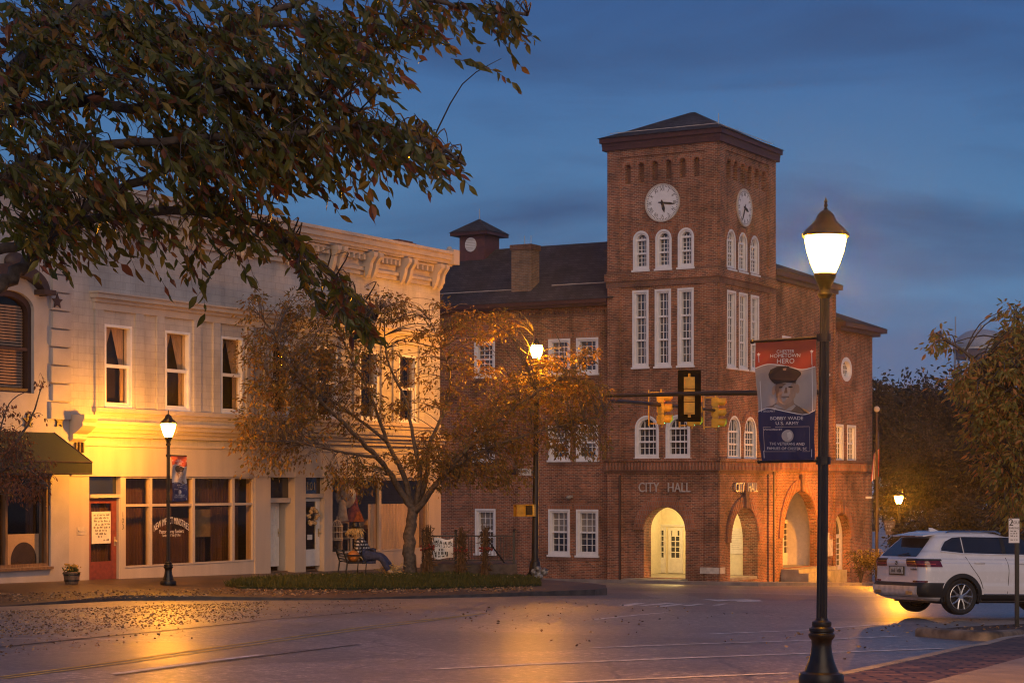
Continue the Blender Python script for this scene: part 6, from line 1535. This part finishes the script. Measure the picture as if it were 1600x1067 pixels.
skin_patch('sill_strip', 'chrome', .425, .44, lambda x, y: .5 < x < 2.5 and abs(y) > .6, .012, nz=2)
def side(y_s, poly, name, mat, off=.016, par=suv, th=.02):
    m_ = lambda x, z, w: (x, y_s*(lvl(z)[0]+w), z)
    return MB().plate(m_, poly, [], off-th, off).build(name, M[mat], par)
for s in (-1, 1):
    side(s, [(-0.44,1.320),(0,1.280),(0.08,1.277),(0.08,1.605),(-0.12,1.588),(-0.3,1.510),(-0.42,1.380)], 'quarter_window', 'car_glass')
    side(s, [(0.11,1.275),(1.02,1.260),(1.02,1.612),(0.5,1.610),(0.11,1.608)], 'rear_door_window', 'car_glass')
    side(s, [(1.12,1.260),(2.12,1.250),(1.98,1.335),(1.56,1.590),(1.4,1.607),(1.12,1.612)], 'front_door_window', 'car_glass')
    side(s, [(1.025,1.255),(1.115,1.255),(1.115,1.612),(1.025,1.612)], 'door_pillar', 'car_black')
    # chrome window surround
    ln = [(-0.46,1.305),(0.08,1.260),(2.15,1.237),(2.15,1.252),(0.08,1.276),(-0.45,1.319)]; side(s, ln, 'window_trim', 'satin_trim', .022)
    side(s, [(-0.46,1.305),(-0.45,1.380),(-0.32,1.525),(-0.12,1.605),(0.1,1.623),(1.4,1.622),(1.4,1.612),(0.1,1.613),(-0.12,1.593),(-0.31,1.512),(-0.43,1.375),(-0.445,1.305)], 'window_trim', 'satin_trim', .021)
    # shut lines
    for ps_ in ([(1.08,1.19),(1.12,.95),(1.1,.45)], [(.12,1.2),(.22,1.0),(.42,.75),(.5,.55)]):
        q = [(x, s*(lvl(z)[0]+.0), z) for x, z in ps_]; MB().tube(catmull([Vector(p) for p in q], 5), .008, 5).build('shut_line', M['car_black'], suv)
    for x in (.42, 1.42):
        z = 1.075; y = s*(lvl(z)[0]+.025)
        MB().tube([(x-.12, s*lvl(z)[0], z), (x-.09, y, z+.004), (x+.09, y, z+.004), (x+.12, s*lvl(z)[0], z)], .017, 8).build('door_handle', M['car_paint'], suv, smooth='all')
    for w_ in WX:
        vs = []; fs = []; k = 36
        for i in range(k+1):
            a = R(-14)+R(208)*i/k
            for rr, of in ((RA-.02, -.06), (RA-.02, .018), (RA+.065, .018), (RA+.075, -.02)):
                x, z = w_+rr*math.cos(a), .375+rr*math.sin(a); vs.append((x, s*(lvl(max(z,.35))[0]+of), z))
        for i in range(k):
            for c in range(3): fs.append((i*4+c, i*4+c+1, i*4+c+5, i*4+c+4))
        MB().add(vs, fs).build('wheel_arch', M['car_black'], suv, smooth=True)
        vs = []; fs = []
        for i in range(k+1):
            a = R(-20)+R(220)*i/k; vs += [(w_+.43*math.cos(a), s*.98, .375+.43*math.sin(a)), (w_+.43*math.cos(a), s*.5, .375+.43*math.sin(a)), (w_, s*.5, .375)]
        for i in range(k): fs += [(i*3, i*3+1, i*3+4, i*3+3), (i*3+1, i*3+2, i*3+4)]
        MB().add(vs, fs).build('wheel_well', M['car_black'], suv)
def wheel(x, s):
    w_ = thing('wheel', None, None); w_.parent = suv; w_.location = (x, s*.84, .375); w_.rotation_euler = (0, 0, 0 if s < 0 else math.pi)
    ty = [(.27,-.12),(.33,-.14),(.365,-.12),(.375,-.08),(.375,.08),(.365,.12),(.33,.14),(.27,.12)]
    k = 40; vs = []; fs = []
    for r_, y in ty:
        for i in range(k): a = 2*math.pi*i/k; vs.append((r_*math.cos(a), y, r_*math.sin(a)))
    for j in range(len(ty)-1):
        for i in range(k): fs.append((j*k+i, j*k+(i+1) % k, (j+1)*k+(i+1) % k, (j+1)*k+i))
    MB().add(vs, fs).build('tyre', M['tyre'], w_, smooth=True)
    mb = MB(); mr_ = lambda a, r_, y: (r_*math.cos(a), y, r_*math.sin(a))
    vs = []; fs = []; pr = [(.275,-.118),(.262,-.125),(.25,-.10),(.245,.1)]
    for r_, y in pr: vs += [mr_(2*math.pi*i/k, r_, y) for i in range(k)]
    for j in range(3):
        for i in range(k): fs.append((j*k+i, j*k+(i+1) % k, (j+1)*k+(i+1) % k, (j+1)*k+i))
    mb.add(vs, fs)
    for i in range(5):
        for d in (-1, 1):
            a0 = 2*math.pi*i/5+math.pi/2+d*.10; a1 = 2*math.pi*i/5+math.pi/2+d*.33
            mb.tube([mr_(a0, .05, -.085), mr_((a0+a1)/2, .15, -.1), mr_(a1, .262, -.105)], [.026,.02,.017], 6)
    mb.tube([(0,-.11,0),(0,-.06,0)], [.045,.06], 14)
    mb.build('rim', M['alloy'], w_, smooth=True)
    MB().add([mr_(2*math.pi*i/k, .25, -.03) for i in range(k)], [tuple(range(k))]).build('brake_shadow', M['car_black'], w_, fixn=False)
for x in WX:
    for s in (-1, 1): wheel(x, s)
# spoiler, roof rails, fin aerial, plate, badge, wiper, exhaust, mirror
vs = [(-.70,-.60,1.60),(-.70,.60,1.60),(-.42,.66,1.655),(-.42,-.66,1.655),(-.71,-.60,1.63),(-.71,.60,1.63),(-.3,.62,1.695),(-.3,-.62,1.695)]
MB().add(vs, [(0,1,2,3),(4,7,6,5),(0,4,5,1),(1,5,6,2),(2,6,7,3),(3,7,4,0)]).build('spoiler', M['car_paint'], suv)
MB().box(-.715,-.70,-.3,.3,1.607,1.622).build('brake_light', M['tail_red'], suv)
for s in (-1, 1): MB().tube([(-.2,s*.63,1.68),(-.1,s*.635,1.725),(1.0,s*.635,1.735),(1.15,s*.62,1.69)], .016, 6).build('roof_rail', M['chrome'], suv, smooth=True)
MB().add([(-.18,-.025,1.725),(-.18,.025,1.725),(.06,0,1.728),(-.2,0,1.80),(-.1,0,1.79)], [(0,3,4,2),(1,2,4,3),(0,1,3),(0,2,1)]).build('aerial', M['car_paint'], suv)
pl = MB().box(-.975,-.958,-.26,.26,.83,.97).build('license_plate', P('plate_face', (.45,.5,.48), .4, var=.3, scale=20), suv)
scrawl(MB(), lambda u, z, w: (-w, u, z), -.2, .2, .9, .08, .977, .1, .2).build('plate_lettering', M['ink'], pl, fixn=False)
MB().plate(lambda u, z, w: (-.955-w, u, z), rect(-.3,.3,.80,.985), [rect(-.27,.27,.825,.975)], -.0, .012).build('plate_recess', M['car_black'], suv)
bd = MB().plate(lambda u, z, w: (-.966-w, u, z), ell(0,1.055,.042,.042,20), [], 0, .012).build('badge', M['car_black'], suv)
for a in (0, 2): MB().plate(lambda u, z, w: (-.978-w, u, z), [(0,1.055)]+[(.028*math.cos((a+i/6)*math.pi/2), 1.055+.028*math.sin((a+i/6)*math.pi/2)) for i in range(7)], [], 0, .002).build('badge_quarter', M['white'], bd)
scrawl(MB(), lambda u, z, w: (-w, u, z), -.78, -.5, .93, .04, .957, .2, .3).build('model_lettering', M['car_black'], suv, fixn=False)
MB().tube([(-.925,0,1.205),(-.89,-.3,1.25),(-.885,-.36,1.26)], .012, 6).build('wiper', M['car_black'], suv)
for s in (-1, 1): MB().box(-1.04,-.95,s*.62-.13,s*.62+.13,.41,.48).build('exhaust', M['chrome'], suv)
for s in (-1, 1): MB().ball((2.0, s*1.06, 1.17), .09, .12, .075).tube([(2.05,s*.92,1.15),(2.02,s*1.0,1.15)], .03, 6).build('mirror', M['car_paint'], suv, smooth='all')
MB().box(-.6,3.5,-.7,.7,.24,.3).build('underbody', M['car_black'], suv)
# ------------------------------------------------------------------ bench with the seated straw figure, pumpkin
def skin_mesh(verts, edges, rad, root=0, sub=1):
    me = bpy.data.meshes.new('s'); me.from_pydata([tuple(v) for v in verts], edges, []); o = bpy.data.objects.new('s', me); COL.objects.link(o)
    md = o.modifiers.new('k', 'SKIN'); sv = me.skin_vertices[0].data
    for i, r_ in enumerate(rad): sv[i].radius = (r_, r_) if not hasattr(r_, '__len__') else r_
    sv[root].use_root = True
    s = o.modifiers.new('s', 'SUBSURF'); s.levels = sub; s.render_levels = sub
    m2 = bpy.data.meshes.new_from_object(o.evaluated_get(bpy.context.evaluated_depsgraph_get()))
    mb = MB(); mb.add([tuple(v.co) for v in m2.vertices], [tuple(p.vertices) for p in m2.polygons]); bpy.data.objects.remove(o); return mb
Yb = 59.5; bq = pt(549, 900, Yb); bz = ZC-h_walk(bq.x, Yb); bh = R(14)
bench = thing('park_bench', 'dark slatted park bench at the edge of the grass', 'bench', (bq.x, Yb, bz), bh)
mb = MB()
for i in range(5): mb.box(-.2+i*.105, -.11+i*.105, -.75, .75, .43, .46)
mb.build('seat', M['black_iron'], bench)
mb = MB()
for i in range(4): z = .5+i*.085; x = -.24-.03*i; mb.box(x-.012, x+.012, -.75, .75, z, z+.055)
mb.build('backrest', M['black_iron'], bench)
for y in (-.72, .72):
    mb = MB(); mb.tube([(-.38,y,.84),(-.24,y,.45),(-.3,y,0)], .025, 6); mb.tube([(-.24,y,.44),(.33,y,.44),(.3,y,0)], .025, 6); mb.tube([(-.3,y,.66),(.2,y,.66),(.33,y,.44)], .022, 6); mb.build('leg', M['black_iron'], bench)
sc = thing('scarecrow', 'straw haired scarecrow in a checked shirt and black hat seated on the bench', 'scarecrow', (bq.x+.12, Yb-.1, bz), bh); sc.scale = (1.15, 1.15, 1.2)
M['check'] = brickmat('checked_shirt', (.5,.48,.47), (.46,.44,.43), (.03,.03,.04), bw=.085, rh=.085, ms=.024, bump=0, stain=.1)
M['straw'] = P('straw', (.6,.4,.15), .9, var=.4, scale=30); M['denim'] = P('denim', (.035,.045,.10), .85, var=.3, scale=15); M['sack'] = P('sacking', (.42,.3,.17), .9, var=.2, scale=20)
J = [(.30,0,.54),(.21,0,.72),(.09,0,.92),(.05,0,1.0),(.02,0,1.08),(.02,0,1.19),(.10,.2,.9),(.10,.27,.68),(.3,.22,.6),(.10,-.2,.9),(.03,-.28,.72),(.05,-.24,.52),(.32,.1,.53),(.74,.12,.5),(1.0,.14,.2),(1.12,.14,.15),(.32,-.1,.53),(.66,-.13,.5),(.86,-.16,.14),(.99,-.18,.09)]
E = [(0,1),(1,2),(2,3),(3,4),(4,5),(2,6),(6,7),(7,8),(2,9),(9,10),(10,11),(0,12),(12,13),(13,14),(14,15),(0,16),(16,17),(17,18),(18,19)]
RD = [.15,.15,.15,.07,.1,.09,.075,.06,.04,.075,.06,.04,.1,.075,.05,.045,.1,.075,.05,.045]
skin_mesh(J, E, RD, sub=2).build('body', M['sack'], sc, smooth='all')
ix = [0,1,2,6,7,8,9,10,11]; mp_ = {v: i for i, v in enumerate(ix)}
skin_mesh([J[i] for i in ix], [(mp_[a], mp_[b]) for a, b in E if a in mp_ and b in mp_], [RD[i]*1.22+.01 for i in ix], sub=2).build('shirt', M['check'], sc, smooth='all')
ix = [0,12,13,14,16,17,18]; mp_ = {v: i for i, v in enumerate(ix)}
skin_mesh([J[i] for i in ix], [(mp_[a], mp_[b]) for a, b in E if a in mp_ and b in mp_], [RD[i]*1.2+.012 for i in ix], sub=2).build('jeans', M['denim'], sc, smooth='all')
rn = random.Random(8); mb = MB()
for k in range(90):
    a = rn.uniform(0.6, 5.7); p = Vector((.02+.1*math.cos(a), .1*math.sin(a), 1.21)); d = Vector((math.cos(a)*.13+rn.gauss(0,.03), math.sin(a)*.13+rn.gauss(0,.03), -rn.uniform(.1,.21))); mb.tube([p, p+d*.5+Vector((0,0,.03)), p+d], [.014,.011,.006], 4, caps=False)
mb.build('straw_hair', M['straw'], sc, fixn=False)
MB().lathe([(.2,0),(.205,.012),(.11,.03),(.105,.12),(.08,.14),(.01,.142)], 16, (.02,0,1.23)).build('hat', M['black_iron'], sc, smooth=True)
for e in (-.04, .04): MB().ball((.115, e, 1.15), .014).build('eye', M['ink'], sc)
MB().tube([(.115,-.04,1.09),(.125,0,1.08),(.115,.04,1.09)], .008, 4).build('mouth', M['ink'], sc); MB().ball((.125,0,1.12), .017).build('nose', M['sack'], sc)
mb = MB()
for s in (-1, 1):
    for k in range(5):
        b = Vector(J[8] if s > 0 else J[11]); d = Vector((.1+.02*rn.random(), s*(-.04+.022*k), -.03-.01*k)); mb.tube([b, b+d*.6, b+d+Vector((0,0,-.03))], [.013,.011,.007], 5)
mb.build('hand', M['straw'], sc, smooth='all')
def pumpkin(label, loc, r):
    t = thing('pumpkin', label, 'pumpkin', loc, group='pumpkins')
    MB().ball((0,0,r*.85), r, r, r*.85, 32, 12, fn=lambda q, z: 1-.07*abs(math.cos(4*q))).build('pumpkin_body', P('pumpkin_skin', (.45,.16,.03), .5, var=.15), t, smooth='all'); MB().tube([(0,0,r*1.6),(.02,0,r*1.95)], [.03,.02], 6).build('stem', M['wood'], t)
d_ = Vector((math.cos(bh), math.sin(bh), 0)); l_ = Vector((-d_.y, d_.x, 0))
bb = Vector((bq.x, Yb, bz))
pumpkin('round orange pumpkin on the bench beside the scarecrow', bb-d_*.02-l_*.5+Vector((0,0,.46)), .2)
hb = thing('straw_bale', 'ragged bundle of straw on the ground at the feet of the scarecrow', 'straw', bb+d_*1.15+Vector((0,0,0))); mb = MB()
for k in range(160):
    p = Vector((rn.gauss(0,.16), rn.gauss(0,.16), rn.uniform(0,.3))); d = Vector((rn.gauss(0,1), rn.gauss(0,1), rn.gauss(.2,.5))).normalized()*rn.uniform(.15,.32); mb.tube([p, p+d], [.012,.006], 4, caps=False)
mb.build('straw', M['straw'], hb, fixn=False)
# ------------------------------------------------------------------ barrel planter by the door
q = on_walk(112, 912)
t = thing('barrel_planter', 'half barrel planter of yellow flowers beside the rust red door', 'planter', q)
MB().lathe([(.16,0),(.19,.1),(.215,.3),(.2,.31),(.19,.25)], 18).build('barrel', M['wood'], t, smooth=True)
for z in (.07, .22): MB().lathe([(.186+z*.11,z),(.19+z*.11,z),(.19+z*.11,z+.035),(.186+z*.11,z+.035)], 18).build('hoop', M['black_iron'], t)
mb = MB(); Pn = []; Dn = []; Ll = []
for k in range(60): mb.ball((rn.gauss(0,.09), rn.gauss(0,.09), rn.uniform(.34,.5)), rn.uniform(.018,.034), n=6, m=4)
mb.build('flowers', P('yellow_flowers', (.6,.34,.06), .7, var=.3, scale=40), t)
for k in range(140): Pn.append((rn.gauss(0,.08), rn.gauss(0,.08)-.03, rn.uniform(.25,.4))); Dn.append((rn.gauss(0,.6), rn.gauss(-.2,.6), rn.gauss(.1,.7))); Ll.append(rn.uniform(.08,.16))
leaf_mesh('foliage', M['grass'], Pn, Dn, Ll, .35, t)
# ------------------------------------------------------------------ raised terrace with railing, corn stalks and sheet banner
YR = 62.0; kR = YR/F
def rp(px, py, d=0): return pt(px, py, YR+d)
g0 = ZC-h_walk(-1, YR)-.4; zt = rp(760, 881).z; x0, x1 = rp(657, 0).x, rp(808, 0).x
tag(MB().box(x0, x1, YR-.1, YR+4.2, g0-.4, zt).build('terrace_wall', P('dark_block', (.09,.07,.06), .8, var=.3, bump=.3)), 'low dark concrete terrace wall below the black railing', 'wall')
rl = thing('railing', 'black metal railing on the terrace beside the street tree', 'railing', (x0, YR, zt)); O_ = Vector((x0, YR, zt)); hR = rp(760, 836).z-zt
W_ = x1-x0-.12
mb = MB(); mb.box(.03, W_, -.025, .025, hR-.04, hR).box(.03, W_, -.018, .018, .1, .13); mb.build('rail', M['black_iron'], rl)
for px in (661, 712, 757, 803): x = rp(px, 0).x-x0; MB().box(x-.04, x+.04, -.04, .04, 0, hR+.1).ball((x,0,hR+.13), .05).build('post', M['black_iron'], rl)
nb_ = 28
for i in range(nb_): x = .1+(W_-.2)*i/(nb_-1); MB().box(x-.009, x+.009, -.009, .009, .13, hR-.04).build('baluster', M['black_iron'], rl)
MB().tube([(rp(765,0).x-x0,-.06,hR*.75),(rp(788,0).x-x0,-.06,.05)], .025, 6).build('stair_rail', M['black_iron'], rl)
M['stalk'] = P('dry_corn', (.13,.075,.035), .9, var=.4, scale=20, streak=True)
M['dryleaf'] = leafmat('dry_corn_leaves', [(.15,.085,.035),(.10,.055,.025),(.18,.11,.05),(.13,.045,.025)], .8, .2)
def corn(label, px, top, base):
    b = rp(px, base, -.45); t = thing('corn_stalks', label, 'corn stalks', b, group='corn stalk bundles'); h = (base-top)*kR; mb = MB(); Pn = []; Dn = []; Ll = []
    for k in range(34):
        a = rn.uniform(0, 6.28); r_ = rn.uniform(0,.105); hh = h*rn.uniform(.75,1.02)
        p0 = Vector((r_*1.5*math.cos(a), r_*1.5*math.sin(a), 0)); p1 = Vector((r_*.6*math.cos(a), r_*.6*math.sin(a), h*.55)); p2 = Vector((r_*1.6*math.cos(a)+rn.gauss(0,.05), r_*1.6*math.sin(a), hh)); mb.tube([p0,p1,p2], [.02,.017,.01], 5, caps=False)
        for j in range(9): f = rn.uniform(.1,1); Pn.append(tuple(p0.lerp(p2, f))); Dn.append((rn.gauss(0,.5), rn.gauss(0,.5), rn.gauss(-.5,.6))); Ll.append(rn.uniform(.14,.3))
    mb.build('stalk_bundle', M['stalk'], t, smooth='all', fixn=False); leaf_mesh('dry_leaves', M['dryleaf'], Pn, Dn, Ll, .14, t)
    mb = MB(); 
    for k in range(14): a = rn.uniform(0,6.28); mb.ball((.2*math.cos(a), -.12-.1*rn.random(), h*.52+rn.gauss(0,.05)), .035, n=6, m=4)
    mb.build('red_bow', P('dark_red_cloth', (.2,.03,.02), .8), t)
corn('corn stalk bundle tied to the railing beside the tree trunk', 668, 821, 893); corn('corn stalk bundle tied to the railing just right of the white sheet sign', 720, 823, 899); corn('corn stalk bundle tied to the railing furthest from the tree trunk', 759, 818, 901)
q = rp(692, 857, -.12)
t = thing('sheet_sign', 'white cloth sign with dark lettering tied to the black railing', 'sign', q); vs = []; fs = []; nx, nz = 14, 10; hw, hh = 16*kR, 15.5*kR
sf = lambda u, v, w=0: (hw*u, -.02*math.sin(3*u+2*v)-.03*math.cos(2*v)-w, hh*v+.03*u*u-.03*math.sin(3*u)*(v+.2))
for j in range(nz+1):
    for i in range(nx+1): vs.append(sf(-1+2*i/nx, -1+2*j/nz))
for j in range(nz):
    for i in range(nx): fs.append((j*(nx+1)+i, j*(nx+1)+i+1, (j+1)*(nx+1)+i+1, (j+1)*(nx+1)+i))
MB().add(vs, fs).build('cloth', M['white'], t, smooth='all', fixn=False)
mb = MB(); fs_ = lambda u, z, w: sf(u/hw, z/hh, w)
MB().text('EVENT STORE', .19, lambda x, y, z: sf(x/hw, .32+y/hh, .012), sx=.62).build('lettering', M['ink'], t, fixn=False)
for v, hh_, a_, b_ in ((.7, .11, -.8, .85), (-.05, .1, -.4, .1), (-.42, .1, -.8, .7), (-.72, .08, -.75, .6)): scrawl(mb, fs_, hw*a_, hw*b_, hh*v, hh_, .012)
mb.build('small_lettering', M['ink'], t, fixn=False)
# ------------------------------------------------------------------ thin haze added to give the lamps their halos
m = bpy.data.materials.new('halo_haze'); m.use_nodes = True; nt = m.node_tree; nt.nodes.remove(nt.nodes['Principled BSDF'])
v = N(nt, 'ShaderNodeVolumePrincipled'); v.inputs['Color'].default_value = (.9,.9,.92,1); v.inputs['Density'].default_value = .00035; v.inputs['Anisotropy'].default_value = .85
nt.links.new(v.outputs[0], nt.nodes['Material Output'].inputs['Volume'])
tag(MB().box(-290, 290, -35, 650, -13, 46).build('haze', m), kind='stuff')
